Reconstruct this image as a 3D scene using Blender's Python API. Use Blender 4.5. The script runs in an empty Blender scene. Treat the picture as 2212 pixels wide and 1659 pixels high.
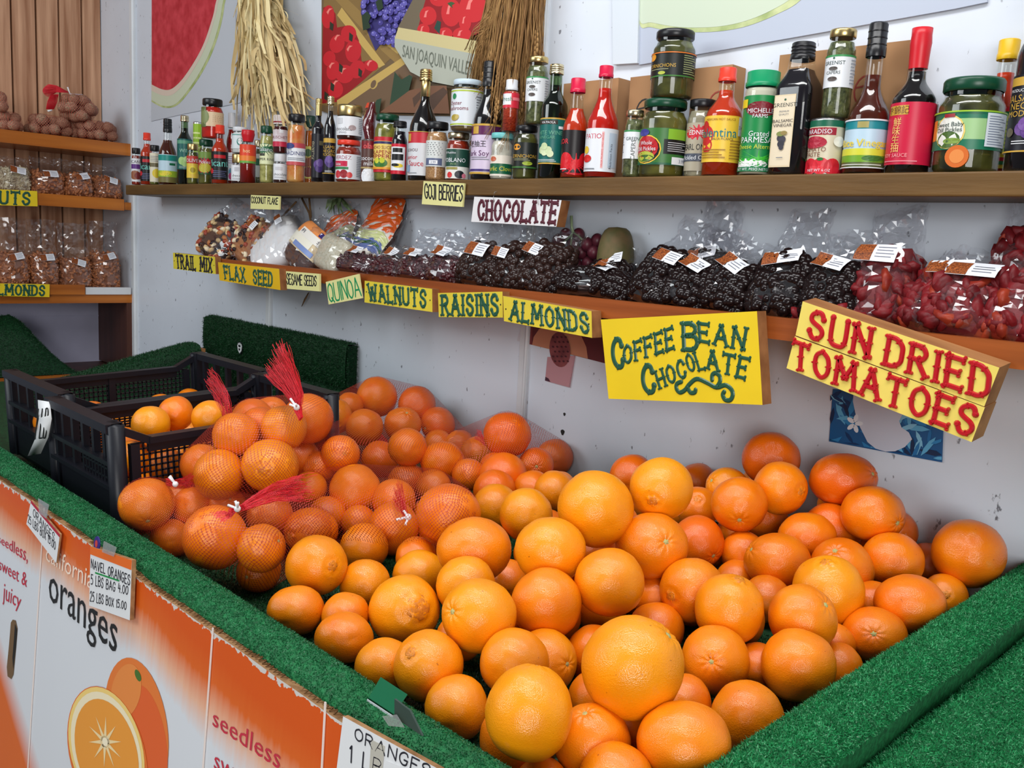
import bpy, bmesh, math, random
import numpy as np
from mathutils import Vector, Matrix, noise as mnoise
random.seed(7); RNG = np.random.default_rng(11)
SC = bpy.context.scene
COL = SC.collection
PI = math.pi
ZC = 1.45                       # eye height of the photographer above the floor

# ------------------------------------------------------------------ camera
F_PX, CX, CY = 1970.0, 1106.0, 829.5
RW = np.array([[0.70060314, 0.1458999, -0.69847581],
               [0.7114795, -0.06829971, 0.69937978],
               [0.05433374, -0.98693889, -0.15165578]])   # columns: image right, image down, forward
cam_d = bpy.data.cameras.new('camera'); cam = bpy.data.objects.new('camera', cam_d); COL.objects.link(cam)
cam_d.sensor_fit = 'HORIZONTAL'; cam_d.sensor_width = 36.0
cam_d.lens = 36.0 * F_PX / 2212.0
cam_d.clip_start = 0.02
r, d, f = RW[:, 0], RW[:, 1], RW[:, 2]
cam.matrix_world = Matrix(((r[0], -d[0], -f[0], 0), (r[1], -d[1], -f[1], 0), (r[2], -d[2], -f[2], ZC), (0, 0, 0, 1)))
SC.camera = cam

# ------------------------------------------------------------------ light and exposure
SC.view_settings.view_transform = 'Standard'
SC.view_settings.look = 'None'
SC.view_settings.gamma = 1.0
SC.view_settings.use_curve_mapping = False
SC.view_settings.exposure = -0.10
SC.cycles.max_bounces = 7; SC.cycles.diffuse_bounces = 3; SC.cycles.glossy_bounces = 3
SC.cycles.transmission_bounces = 3; SC.cycles.transparent_max_bounces = 24
SC.cycles.caustics_reflective = False; SC.cycles.caustics_refractive = False
W = bpy.data.worlds.new('world'); SC.world = W; W.use_nodes = True
bg = W.node_tree.nodes['Background']; bg.inputs[0].default_value = (0.80, 0.88, 1.0, 1); bg.inputs[1].default_value = 0.18
def area(name, loc, target, sx, sy, power, col):
    l = bpy.data.lights.new(name, 'AREA'); l.shape = 'RECTANGLE'; l.size = sx; l.size_y = sy
    l.energy = power; l.color = col
    o = bpy.data.objects.new(name, l); COL.objects.link(o); o.location = loc
    o.rotation_euler = (Vector(target) - Vector(loc)).to_track_quat('-Z', 'Y').to_euler()
    return o
area('storefront_daylight', (1.7, -1.9, 1.75), (-0.9, 1.2, 1.0), 1.7, 1.4, 84, (1.0, 0.99, 0.97))
area('doorway_daylight', (-3.2, -2.0, 2.9), (-2.6, 1.4, 1.3), 2.2, 1.5, 62, (0.91, 0.97, 1.0))
area('skylight', (-0.7, 0.45, 3.1), (-0.9, 1.1, 1.0), 2.4, 0.45, 48, (1.0, 1.0, 1.0))

# ------------------------------------------------------------------ picture point -> place in the room
def ray(x, y): return RW @ np.array([x - CX, y - CY, F_PX])
def onY(x, y, Y):
    d = ray(x, y); p = d * (Y / d[1]); return Vector((p[0], p[1], p[2] + ZC))
def onX(x, y, X):
    d = ray(x, y); p = d * (X / d[0]); return Vector((p[0], p[1], p[2] + ZC))
def onZ(x, y, Z):
    d = ray(x, y); p = d * ((Z - ZC) / d[2]); return Vector((p[0], p[1], p[2] + ZC))
def onP(x, y, p0, n):
    d = Vector(ray(x, y)); o = Vector((0, 0, ZC)); t = (Vector(p0) - o).dot(n) / d.dot(n); return o + d * t
def depth(p): return float(RW[:, 2] @ np.array([p[0], p[1], p[2] - ZC]))
def pxsize(w, p):
    v = np.array([p[0], p[1], p[2] - ZC]); c = depth(p) / np.linalg.norm(v)
    return w * depth(p) / F_PX * c

YW = 1.645      # long wall
YS = 1.50       # front edge of the upper shelf
ZS = 0.148 + ZC; ZSB = 0.110 + ZC
YL = 1.43       # front of the lower shelf
ZR = -0.469 + ZC   # top of the turf rails
ZB = ZR - 0.092    # bin floor
XS = -4.017     # front of the shelves on the left wall
XRI = -0.423    # inner side of the right rail

# ------------------------------------------------------------------ materials
MATS = {}
def nt(m): return m.node_tree.nodes, m.node_tree.links
def pmat(name, col, rough=0.5, spec=0.5, metal=0.0, coat=0.0, var=0.0, scale=8.0, bump=0.0, bscale=60.0, col2=None, stretch=None, detail=4.0, sss=0.0):
    if name in MATS: return MATS[name]
    m = bpy.data.materials.new(name); m.use_nodes = True
    N, L = nt(m); b = N['Principled BSDF']
    b.inputs['Base Color'].default_value = (*col, 1); b.inputs['Roughness'].default_value = rough
    b.inputs['Specular IOR Level'].default_value = spec; b.inputs['Metallic'].default_value = metal
    b.inputs['Coat Weight'].default_value = coat
    if sss: b.inputs['Subsurface Weight'].default_value = sss; b.inputs['Subsurface Radius'].default_value = (0.01, 0.004, 0.001)
    if var or bump or col2:
        tc = N.new('ShaderNodeTexCoord'); src = tc.outputs['Object']
        if stretch:
            mp = N.new('ShaderNodeMapping'); mp.inputs['Scale'].default_value = stretch
            L.new(src, mp.inputs['Vector']); src = mp.outputs[0]
    if var or col2:
        n = N.new('ShaderNodeTexNoise'); n.inputs['Scale'].default_value = scale; n.inputs['Detail'].default_value = detail
        L.new(src, n.inputs['Vector'])
        cr = N.new('ShaderNodeValToRGB'); cr.color_ramp.elements[0].position = 0.32; cr.color_ramp.elements[1].position = 0.68
        c2 = col2 if col2 else tuple(max(0, c * (1 - var)) for c in col)
        cr.color_ramp.elements[0].color = (*c2, 1); cr.color_ramp.elements[1].color = (*col, 1)
        L.new(n.outputs[0], cr.inputs[0]); L.new(cr.outputs[0], b.inputs['Base Color'])
    if bump:
        n2 = N.new('ShaderNodeTexNoise'); n2.inputs['Scale'].default_value = bscale; n2.inputs['Detail'].default_value = 3
        L.new(src, n2.inputs['Vector'])
        bp = N.new('ShaderNodeBump'); bp.inputs['Strength'].default_value = bump; bp.inputs['Distance'].default_value = 0.002
        L.new(n2.outputs[0], bp.inputs['Height']); L.new(bp.outputs[0], b.inputs['Normal'])
    MATS[name] = m; return m
def cm(col, rough=0.45):
    k = 'paint_%02x%02x%02x_%d' % (*[int(255 * min(1, c)) for c in col], int(rough * 100))
    return pmat(k, col, rough, 0.4)
def S(r, g, b):   # 8-bit picture colour -> linear
    return tuple(((c / 255) / 12.92 if c / 255 <= 0.04045 else ((c / 255 + 0.055) / 1.055) ** 2.4) for c in (r, g, b))
def film(name, tint=(1, 1, 1), base=0.05, rough=0.03, wave=0.0, wscale=40, veil=0.0, facing=0.45):
    """thin glass or plastic: clear, with mirror reflections growing to grazing angles"""
    if name in MATS: return MATS[name]
    m = bpy.data.materials.new(name); m.use_nodes = True; N, L = nt(m)
    for n in list(N): N.remove(n)
    out = N.new('ShaderNodeOutputMaterial'); t = N.new('ShaderNodeBsdfTransparent'); t.inputs[0].default_value = (*tint, 1)
    g = N.new('ShaderNodeBsdfGlossy'); g.inputs['Roughness'].default_value = rough; g.inputs[0].default_value = (1, 1, 1, 1)
    lw = N.new('ShaderNodeLayerWeight'); lw.inputs[0].default_value = 0.25
    mr = N.new('ShaderNodeMapRange'); mr.inputs['To Min'].default_value = base; mr.inputs['To Max'].default_value = facing + base
    L.new(lw.outputs['Facing'], mr.inputs['Value'])
    mx = N.new('ShaderNodeMixShader'); L.new(mr.outputs[0], mx.inputs[0]); L.new(t.outputs[0], mx.inputs[1]); L.new(g.outputs[0], mx.inputs[2])
    res = mx
    if wave:
        tc = N.new('ShaderNodeTexCoord'); n2 = N.new('ShaderNodeTexNoise'); n2.inputs['Scale'].default_value = wscale
        L.new(tc.outputs['Object'], n2.inputs['Vector']); bp = N.new('ShaderNodeBump'); bp.inputs['Strength'].default_value = wave
        bp.inputs['Distance'].default_value = 0.01
        L.new(n2.outputs[0], bp.inputs['Height']); L.new(bp.outputs[0], g.inputs['Normal'])
    if veil:
        dfs = N.new('ShaderNodeBsdfDiffuse'); dfs.inputs[0].default_value = (0.8, 0.82, 0.86, 1)
        m2 = N.new('ShaderNodeMixShader'); m2.inputs[0].default_value = veil
        L.new(mx.outputs[0], m2.inputs[1]); L.new(dfs.outputs[0], m2.inputs[2]); res = m2
    L.new(res.outputs[0], out.inputs[0]); MATS[name] = m; return m

# ------------------------------------------------------------------ mesh collector
class MB:
    def __init__(s): s.v = []; s.f = []; s.m = []; s.mats = []; s.sm = []
    def mi(s, mat):
        if mat not in s.mats: s.mats.append(mat)
        return s.mats.index(mat)
    def add(s, vs, fs, mat, smooth=False):
        o = len(s.v); k = s.mi(mat); s.v.extend([tuple(p) for p in vs])
        for q in fs: s.f.append(tuple(i + o for i in q)); s.m.append(k); s.sm.append(smooth)
    def box(s, a, b, mat):
        (x0, y0, z0), (x1, y1, z1) = a, b
        s.hexa([(x0, y0, z0), (x1, y0, z0), (x1, y1, z0), (x0, y1, z0), (x0, y0, z1), (x1, y0, z1), (x1, y1, z1), (x0, y1, z1)], mat)
    def hexa(s, p, mat):
        s.add(p, [(0, 3, 2, 1), (4, 5, 6, 7), (0, 1, 5, 4), (1, 2, 6, 5), (2, 3, 7, 6), (3, 0, 4, 7)], mat)
    def slab(s, q, n, mat, mat_edge=None):
        """q: four (or more) corners of the face, n: vector to the back"""
        n = Vector(n); q = [Vector(p) for p in q]; k = len(q)
        s.add(q + [p + n for p in q], [tuple(range(k)), tuple(range(2 * k - 1, k - 1, -1))], mat)
        s.add(q + [p + n for p in q], [(i, i + k, (i + 1) % k + k, (i + 1) % k) for i in range(k)], mat_edge or mat)
    def beam(s, a, b, w, h, mat, up=(0, 0, 1)):
        a, b = Vector(a), Vector(b); d = (b - a).normalized(); up = Vector(up)
        if abs(d.dot(up)) > 0.95: up = Vector((0, 1, 0))
        x = d.cross(up).normalized() * (w / 2); y = x.cross(d).normalized() * (h / 2)
        s.hexa([a - x - y, a + x - y, b + x - y, b - x - y, a - x + y, a + x + y, b + x + y, b - x + y], mat)
    def lathe(s, prof, mat, n=28, c=(0, 0, 0), sq=0.0, smooth=True, a0=0.0, cap=False):
        vs = []; fs = []
        for (r, z) in prof:
            for i in range(n):
                a = a0 + 2 * PI * i / n; ca, sa = math.cos(a), math.sin(a)
                k = 1.0
                if sq: k = 1.0 / (abs(ca) ** sq + abs(sa) ** sq) ** (1.0 / sq)
                vs.append((c[0] + r * k * ca, c[1] + r * k * sa, c[2] + z))
        for j in range(len(prof) - 1):
            for i in range(n): fs.append((j * n + i, j * n + (i + 1) % n, (j + 1) * n + (i + 1) % n, (j + 1) * n + i))
        if cap: fs.append(tuple(range((len(prof) - 1) * n, len(prof) * n)))
        s.add(vs, fs, mat, smooth)
    def tube(s, pts, rad, mat, n=6, smooth=True, taper=None):
        pts = [Vector(p) for p in pts]; vs = []; fs = []
        for i, p in enumerate(pts):
            d = (pts[min(i + 1, len(pts) - 1)] - pts[max(i - 1, 0)]).normalized()
            u = d.cross(Vector((0.13, 0.21, 0.97))).normalized(); w = d.cross(u)
            rr = rad * (taper[i] if taper else 1)
            for k in range(n): vs.append(p + (u * math.cos(2 * PI * k / n) + w * math.sin(2 * PI * k / n)) * rr)
        for i in range(len(pts) - 1):
            for k in range(n): fs.append((i * n + k, i * n + (k + 1) % n, (i + 1) * n + (k + 1) % n, (i + 1) * n + k))
        fs.append(tuple(range(n - 1, -1, -1))); fs.append(tuple(range((len(pts) - 1) * n, len(pts) * n)))
        s.add(vs, fs, mat, smooth)
    def ribbon(s, pts, w, side, mat):
        vs = []; fs = []; side = Vector(side)
        for i, p in enumerate(pts):
            k = w if not isinstance(w, (list, tuple)) else w[i]
            vs += [Vector(p) - side * k, Vector(p) + side * k]
        for i in range(len(pts) - 1): fs.append((2 * i, 2 * i + 1, 2 * i + 3, 2 * i + 2))
        s.add(vs, fs, mat, True)
    def ball(s, c, r, mat, nu=10, nv=7, sc=(1, 1, 1), rot=None):
        vs = []; fs = []
        for j in range(nv + 1):
            t = PI * j / nv
            for i in range(nu):
                a = 2 * PI * i / nu; p = Vector((math.sin(t) * math.cos(a) * sc[0], math.sin(t) * math.sin(a) * sc[1], math.cos(t) * sc[2])) * r
                if rot: p = rot @ p
                vs.append(Vector(c) + p)
        for j in range(nv):
            for i in range(nu): fs.append((j * nu + i, (j + 1) * nu + i, (j + 1) * nu + (i + 1) % nu, j * nu + (i + 1) % nu))
        s.add(vs, fs, mat, True)
    def mesh(s, name):
        me = bpy.data.meshes.new(name); me.from_pydata(s.v, [], s.f); 
        for m in s.mats: me.materials.append(m)
        me.polygons.foreach_set('material_index', s.m); me.polygons.foreach_set('use_smooth', s.sm); me.update(); return me
    def build(s, name, parent=None, loc=None):
        return link(name, s.mesh(name), parent, loc)
def link(name, me, parent=None, loc=None):
    o = bpy.data.objects.new(name, me); COL.objects.link(o)
    if parent: o.parent = parent
    if loc is not None: o.location = loc
    return o
def thing(name, label, cat, loc=(0, 0, 0), group=None, rz=0.0):
    o = bpy.data.objects.new(name, None); COL.objects.link(o); o.location = loc; o.rotation_euler = (0, 0, rz); o.empty_display_size = 0.05
    return tag(o, label, cat, group)
def tag(o, label, cat, group=None, kind=None):
    o['label'] = label; o['category'] = cat
    if group: o['group'] = group
    if kind: o['kind'] = kind
    return o
def struct(o): o['kind'] = 'structure'; return o

# ------------------------------------------------------------------ lettering
_GC = {}
def glyphs(txt):
    """outline font text as a flat mesh, size 1, baseline 0, starting at x=0: (verts, faces, width)"""
    if txt in _GC: return _GC[txt]
    c = bpy.data.curves.new('t', 'FONT'); c.body = txt; c.size = 1.0; c.resolution_u = 2; c.fill_mode = 'FRONT'
    o = bpy.data.objects.new('t', c); COL.objects.link(o); bpy.context.view_layer.update()
    ev = o.evaluated_get(bpy.context.evaluated_depsgraph_get()); me = ev.to_mesh()
    vs = [(v.co.x, v.co.y) for v in me.vertices]; fs = [tuple(p.vertices) for p in me.polygons]
    ev.to_mesh_clear(); bpy.data.objects.remove(o); bpy.data.curves.remove(c)
    if vs:
        x0 = min(v[0] for v in vs); vs = [(x - x0, y) for x, y in vs]; w = max(v[0] for v in vs)
    else: w = 0.01
    _GC[txt] = (vs, fs, w); return _GC[txt]
# sign painter's letters as strokes; '~' marks a curved stroke
SF = {'A': (.62, ['0 0 .31 1', '.62 0 .31 1', '.14 .34 .48 .34']), 'B': (.5, ['0 0 0 1', '~0 1 .3 1 .45 .78 .3 .54 0 .54', '~0 .54 .36 .54 .5 .27 .36 0 0 0']),
 'C': (.5, ['~.5 .76 .42 .97 .24 1 .06 .8 0 .5 .06 .2 .24 0 .42 .03 .5 .24']), 'D': (.5, ['0 0 0 1', '~0 1 .25 1 .47 .8 .5 .5 .47 .2 .25 0 0 0']),
 'E': (.45, ['0 0 0 1', '0 1 .45 1', '0 .52 .34 .52', '0 0 .45 0']), 'F': (.45, ['0 0 0 1', '0 1 .45 1', '0 .52 .34 .52']),
 'G': (.52, ['~.5 .78 .42 .97 .24 1 .06 .8 0 .5 .06 .2 .24 0 .44 .06 .5 .3', '.3 .42 .52 .42']), 'H': (.5, ['0 0 0 1', '.5 0 .5 1', '0 .5 .5 .5']),
 'I': (.06, ['.03 0 .03 1']), 'J': (.38, ['~.34 1 .34 .3 .3 .04 .14 0 0 .2', '.1 1 .46 1']), 'K': (.5, ['0 0 0 1', '.48 1 .02 .45', '.14 .56 .5 0']), 'L': (.42, ['0 0 0 1', '0 0 .42 0']),
 'M': (.72, ['0 0 .06 1', '.06 1 .36 .35', '.36 .35 .66 1', '.66 1 .72 0']), 'N': (.52, ['0 0 0 1', '0 1 .52 0', '.52 0 .52 1']),
 'O': (.54, ['~.27 1 .06 .82 0 .5 .06 .18 .27 0 .48 .18 .54 .5 .48 .82 .27 1']), 'P': (.46, ['0 0 0 1', '~0 1 .3 1 .46 .76 .3 .5 0 .5']),
 'Q': (.58, ['~.27 1 .06 .82 0 .5 .06 .18 .27 0 .48 .18 .54 .5 .48 .82 .27 1', '.34 .2 .6 -.06']),
 'R': (.52, ['0 0 0 1', '~0 1 .32 1 .46 .77 .32 .53 0 .53', '.2 .53 .52 0']), 'S': (.48, ['~.46 .78 .38 .97 .22 1 .04 .85 .06 .62 .4 .42 .46 .2 .3 0 .12 .02 0 .24']),
 'T': (.56, ['.28 0 .28 1', '0 1 .56 1']), 'U': (.52, ['~0 1 0 .3 .08 .05 .26 0 .44 .05 .52 .3 .52 1']), 'V': (.54, ['0 1 .27 0', '.27 0 .54 1']),
 'W': (.8, ['0 1 .2 0', '.2 0 .4 .8', '.4 .8 .6 0', '.6 0 .8 1']), 'X': (.52, ['0 0 .52 1', '0 1 .52 0']), 'Z': (.5, ['0 1 .5 1', '.5 1 0 0', '0 0 .5 0']),
 '0': (.5, ['~.25 1 .06 .82 0 .5 .06 .18 .25 0 .44 .18 .5 .5 .44 .82 .25 1']), '1': (.12, ['.1 0 .1 1', '0 .82 .1 1']),
 '2': (.46, ['~0 .78 .1 .97 .28 1 .44 .78 .36 .5 0 0', '0 0 .46 0']), '4': (.46, ['.1 1 0 .42', '0 .42 .46 .42', '.34 .8 .34 0']), '5': (.46, ['.44 1 .06 1', '.06 1 .04 .58', '~.04 .56 .26 .64 .46 .38 .34 .06 .0 .04']),
 '.': (.06, ['.03 0 .03 .06']), ' ': (.28, [])}
def _crom(p, k=5):
    out = []
    for i in range(len(p) - 1):
        a, b, c, d = p[max(i - 1, 0)], p[i], p[i + 1], p[min(i + 2, len(p) - 1)]
        for j in range(k):
            t = j / k; out.append(tuple(0.5 * (2 * b[q] + (c[q] - a[q]) * t + (2 * a[q] - 5 * b[q] + 4 * c[q] - d[q]) * t * t + (3 * b[q] - a[q] - 3 * c[q] + d[q]) * t ** 3) for q in (0, 1)))
    out.append(p[-1]); return out
def bil(q):
    """unit square -> the four corners TL TR BR BL"""
    TL, TR, BR, BL = [Vector(p) for p in q]
    return lambda u, v: (TL * (1 - u) + TR * u) * v + (BL * (1 - u) + BR * u) * (1 - v)
def stroke_ribbon(mb, pts3, w, nrm, mat, h):
    """a brush stroke with a slightly domed back along 3-D points lying on a face with normal nrm"""
    vs = []; fs = []; n = len(pts3)
    for i, p in enumerate(pts3):
        d = (pts3[min(i + 1, n - 1)] - pts3[max(i - 1, 0)])
        d = d.normalized() if d.length > 1e-9 else Vector((1, 0, 0)); sdir = nrm.cross(d).normalized()
        vs += [p - sdir * w, p - sdir * w * 0.55 + nrm * h, p + sdir * w * 0.55 + nrm * h, p + sdir * w]
    for i in range(n - 1):
        for k in range(3): fs.append((4 * i + k, 4 * i + k + 1, 4 * i + 5 + k, 4 * i + 4 + k))
    mb.add(vs, fs, mat, False)
    for i in (0, n - 1): dot(mb, pts3[i], w, nrm, mat, h)
def dot(mb, p, r, nrm, mat, h):
    t = nrm.cross(Vector((0.3, 0.2, 0.9))).normalized(); b = nrm.cross(t); n = 9; h = h * random.uniform(1.05, 1.5)
    vs = [p + (t * math.cos(2 * PI * k / n) + b * math.sin(2 * PI * k / n)) * r for k in range(n)]
    vs += [p + (t * math.cos(2 * PI * k / n) + b * math.sin(2 * PI * k / n)) * r * .55 + nrm * h for k in range(n)]
    mb.add(vs, [tuple(range(n, 2 * n))] + [(k, (k + 1) % n, n + (k + 1) % n, n + k) for k in range(n)], mat)
def paint(mb, txt, q, mat, bold=0.085, tuscan=True, gap=0.2, h=0.0012, jitter=0.0):
    """stroke lettering filling the quad q (TL TR BR BL in the room)"""
    adv = [SF[c][0] for c in txt]; tot = sum(adv) + gap * (len(txt) - 1); B = bil(q)
    nrm = (Vector(q[1]) - Vector(q[0])).cross(Vector(q[0]) - Vector(q[3])).normalized(); 
    hgt = ((Vector(q[0]) - Vector(q[3])).length + (Vector(q[1]) - Vector(q[2])).length) / 2; wid = (Vector(q[1]) - Vector(q[0])).length
    w = bold * min(hgt, wid / tot * 1.15); x = 0.0
    off = nrm * 0.0004
    for c, a in zip(txt, adv):
        jy = random.uniform(-jitter, jitter)
        for st in SF[c][1]:
            cur = st[0] == '~'; n = [float(t) for t in st.lstrip('~').split()]; pts = list(zip(n[::2], n[1::2]))
            pp = _crom(pts) if cur else [(pts[0][0] + (pts[1][0] - pts[0][0]) * k / 3, pts[0][1] + (pts[1][1] - pts[0][1]) * k / 3) for k in range(4)]
            P = [B((x + u) / tot, v + jy) + off for u, v in pp]
            stroke_ribbon(mb, P, w, nrm, mat, h)
            if tuscan:
                up = (P[-1] - P[0])
                if not cur:
                    d = up.normalized(); sd = nrm.cross(d)
                    for e, sg in ((P[0], -1), (P[-1], 1)):
                        for k in (-1, 1): dot(mb, e + sd * k * w * 1.05 + d * sg * w * .35, w * .78, nrm, mat, h)
                    if up.length > 0.75 * hgt:
                        mid = (P[0] + P[-1]) / 2
                        for k in (-1, 1): dot(mb, mid + sd * k * w * .95, w * .5, nrm, mat, h)
                else:
                    for e in (P[0], P[-1]): dot(mb, e, w * 1.3, nrm, mat, h)
                    for t in (len(P) // 4, 3 * len(P) // 4):
                        d = (P[t + 1] - P[t - 1]).normalized(); sd = nrm.cross(d)
                        for k in (-1, 1): dot(mb, P[t] + sd * k * w * .9, w * .45, nrm, mat, h)
        x += a + gap
def print_text(mb, txt, q, mat, ref=0.72, off=0.0004):
    """outline lettering: q spans the text's width, and height `ref` (font units) above the baseline"""
    vs, fs, w = glyphs(txt); B = bil(q); nrm = (Vector(q[1]) - Vector(q[0])).cross(Vector(q[0]) - Vector(q[3])).normalized()
    mb.add([B(x / w, y / ref) + nrm * off for x, y in vs], fs, mat)
# ------------------------------------------------------------------ surfaces of the place
def wall_mat():
    m = pmat('white_wall_paint', (0.66, 0.68, 0.72), 0.42, 0.4, bump=0.12, bscale=55)
    N, L = nt(m); b = N['Principled BSDF']
    tc = N.new('ShaderNodeTexCoord')
    n = N.new('ShaderNodeTexNoise'); n.inputs['Scale'].default_value = 2.2; n.inputs['Detail'].default_value = 6
    v = N.new('ShaderNodeTexNoise'); v.inputs['Scale'].default_value = 24; v.inputs['Detail'].default_value = 5; v.inputs['Roughness'].default_value = 0.7
    L.new(tc.outputs['Object'], n.inputs['Vector'])
    mp = N.new('ShaderNodeMapping'); mp.inputs['Scale'].default_value = (1, 1, 0.55); L.new(tc.outputs['Object'], mp.inputs['Vector']); L.new(mp.outputs[0], v.inputs['Vector'])
    r1 = N.new('ShaderNodeValToRGB'); r1.color_ramp.elements[0].color = (0.61, 0.65, 0.72, 1); r1.color_ramp.elements[1].color = (0.68, 0.735, 0.815, 1)
    r1.color_ramp.elements[0].position = .35; r1.color_ramp.elements[1].position = .65
    L.new(n.outputs[0], r1.inputs[0])
    r2 = N.new('ShaderNodeValToRGB'); r2.color_ramp.elements[0].position = 0.265; r2.color_ramp.elements[1].position = 0.31
    r2.color_ramp.elements[0].color = (0.25, 0.24, 0.25, 1); r2.color_ramp.elements[1].color = (1, 1, 1, 1); L.new(v.outputs[0], r2.inputs[0])
    w2 = N.new('ShaderNodeTexNoise'); w2.inputs['Scale'].default_value = 75; w2.inputs['Detail'].default_value = 3; L.new(mp.outputs[0], w2.inputs['Vector'])
    r3 = N.new('ShaderNodeValToRGB'); r3.color_ramp.elements[0].position = 0.25; r3.color_ramp.elements[1].position = 0.30; r3.color_ramp.elements[0].color = (.35, .34, .35, 1); r3.color_ramp.elements[1].color = (1, 1, 1, 1); L.new(w2.outputs[0], r3.inputs[0])
    m3 = N.new('ShaderNodeMixRGB'); m3.blend_type = 'MULTIPLY'; m3.inputs[0].default_value = 1; L.new(r1.outputs[0], m3.inputs[1]); L.new(r3.outputs[0], m3.inputs[2])
    mx = N.new('ShaderNodeMixRGB'); mx.blend_type = 'MULTIPLY'; mx.inputs[0].default_value = 1
    L.new(m3.outputs[0], mx.inputs[1]); L.new(r2.outputs[0], mx.inputs[2]); L.new(mx.outputs[0], b.inputs['Base Color'])
    return m
def wood(name, c1, c2, axis, rough=0.45, scale=7, knots=True, spec=0.4):
    st = [1.0, 1.0, 1.0]; st = [14, 14, 14]; st[axis] = 0.7
    m = pmat(name, c1, rough, spec, col2=c2, scale=scale * 0.22, stretch=tuple(st), bump=0.12, bscale=scale, detail=6)
    if knots:
        N, L = nt(m); b = N['Principled BSDF']; tc = N.new('ShaderNodeTexCoord'); v = N.new('ShaderNodeTexVoronoi'); v.inputs['Scale'].default_value = 3.1
        st2 = [1.6, 1.6, 1.6]; st2[axis] = 0.8; mp = N.new('ShaderNodeMapping'); mp.inputs['Scale'].default_value = st2
        L.new(tc.outputs['Object'], mp.inputs['Vector']); L.new(mp.outputs[0], v.inputs['Vector'])
        cr = N.new('ShaderNodeValToRGB'); cr.color_ramp.elements[0].position = 0.03; cr.color_ramp.elements[1].position = 0.12
        cr.color_ramp.elements[0].color = (0.35, 0.2, 0.12, 1); cr.color_ramp.elements[1].color = (1, 1, 1, 1); L.new(v.outputs['Distance'], cr.inputs[0])
        mx = N.new('ShaderNodeMixRGB'); mx.blend_type = 'MULTIPLY'; mx.inputs[0].default_value = 1
        src = b.inputs['Base Color'].links[0].from_socket; L.new(src, mx.inputs[1]); L.new(cr.outputs[0], mx.inputs[2]); L.new(mx.outputs[0], b.inputs['Base Color'])
    return m
M_WALL = wall_mat()
M_LAV = pmat('lavender_wall_paint', (0.50, 0.50, 0.66), 0.6, 0.3, var=0.15, scale=5)
M_TRIM = pmat('white_trim_paint', (0.70, 0.73, 0.76), 0.35, 0.5, var=0.12, scale=9)
M_PLANK = wood('pine_planks', S(222, 174, 138), S(160, 110, 78), 2, 0.6, scale=12)
M_PINE = wood('varnished_pine', S(196, 116, 42), S(150, 78, 22), 1, 0.3)
M_PINEX = wood('orange_varnished_pine', S(172, 92, 40), S(120, 58, 22), 0, 0.32)
M_BRN = pmat('brown_shelf_paint', S(116, 86, 48), 0.5, 0.25, col2=S(88, 64, 34), scale=2.2, stretch=(1.2, 10, 10), bump=0.35, bscale=14)
M_DKW = wood('dark_brown_wood', S(86, 48, 36), S(62, 34, 26), 2, 0.5, knots=False)
M_RAW = wood('raw_sign_wood', S(176, 122, 74), S(134, 84, 46), 0, 0.7, knots=False)
M_FLOOR = pmat('grey_concrete', (0.3, 0.29, 0.27), 0.8, 0.3, var=0.3, scale=4)
M_BLK = pmat('black_plastic', (0.007, 0.008, 0.013), 0.42, 0.35, bump=0.15, bscale=30)
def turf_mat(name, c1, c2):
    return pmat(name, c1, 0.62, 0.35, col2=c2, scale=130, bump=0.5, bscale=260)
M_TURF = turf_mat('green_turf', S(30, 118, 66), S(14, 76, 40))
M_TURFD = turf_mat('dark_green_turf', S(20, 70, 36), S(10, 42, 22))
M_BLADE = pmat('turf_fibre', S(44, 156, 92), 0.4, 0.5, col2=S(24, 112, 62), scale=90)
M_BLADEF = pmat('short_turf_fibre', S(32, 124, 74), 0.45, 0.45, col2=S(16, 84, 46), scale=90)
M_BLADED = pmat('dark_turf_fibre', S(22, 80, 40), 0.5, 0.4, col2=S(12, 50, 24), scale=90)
M_WHITE = cm((0.74, 0.75, 0.76), 0.5)

# ------------------------------------------------------------------ room shell
def plain_box(name, a, b, mat):
    mb = MB(); mb.box(a, b, mat); return struct(mb.build(name))
plain_box('floor', (-6, -1.5, -0.05), (3, 1.7, 0.0), M_FLOOR)
plain_box('wall_back', (-4.45, YW, 0.0), (2.6, YW + 0.1, 3.1), M_WALL)
XB = -4.345
mb = MB()      # plank wall behind the nut shelves: upright boards with open joints
ys = [-0.6, -0.42, -0.22, -0.02, .18, .38, .58]
edges = [onX(x, 150, XB)[1] for x in (27, 80, 129, 178)]
bw = edges[1] - edges[0]
cuts = [edges[0] - bw * k for k in range(9, 0, -1)] + edges + [YW]
for a, b in zip(cuts[:-1], cuts[1:]): mb.box((XB - 0.03, a + 0.004, ZC - 0.33), (XB, b - 0.004, 3.1), M_PLANK)
mb.box((XB - 0.05, cuts[0], 0), (XB - 0.031, YW, 3.1), M_DKW)
struct(mb.build('wall_left'))
mb = MB(); mb.box((XB - 0.03, -0.6, 0), (XB, YW, ZC - 0.335), M_LAV); mb.box((XB - 0.005, -0.6, ZC - 0.435), (XB + 0.003, YW, ZC - 0.43), M_LAV)
struct(mb.build('wall_lower_left'))
def trim(n, x, w, z0, z1, t=0.008):
    mb = MB(); mb.box((x - w / 2, YW - t, z0), (x + w / 2, YW, z1), M_TRIM)
    mb.lathe([(w * .16, 0), (w * .16, z1 - z0)], M_TRIM, 8, (x + w * .28, YW - t, z0)); struct(mb.build('trim_%d' % n))
trim(1, XS + 0.022, 0.05, ZC - 0.72, 3.1)
trim(2, -2.855, 0.035, ZC - 0.6, 3.1)
trim(3, -1.60, 0.03, ZC - 0.6, 3.1)

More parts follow.
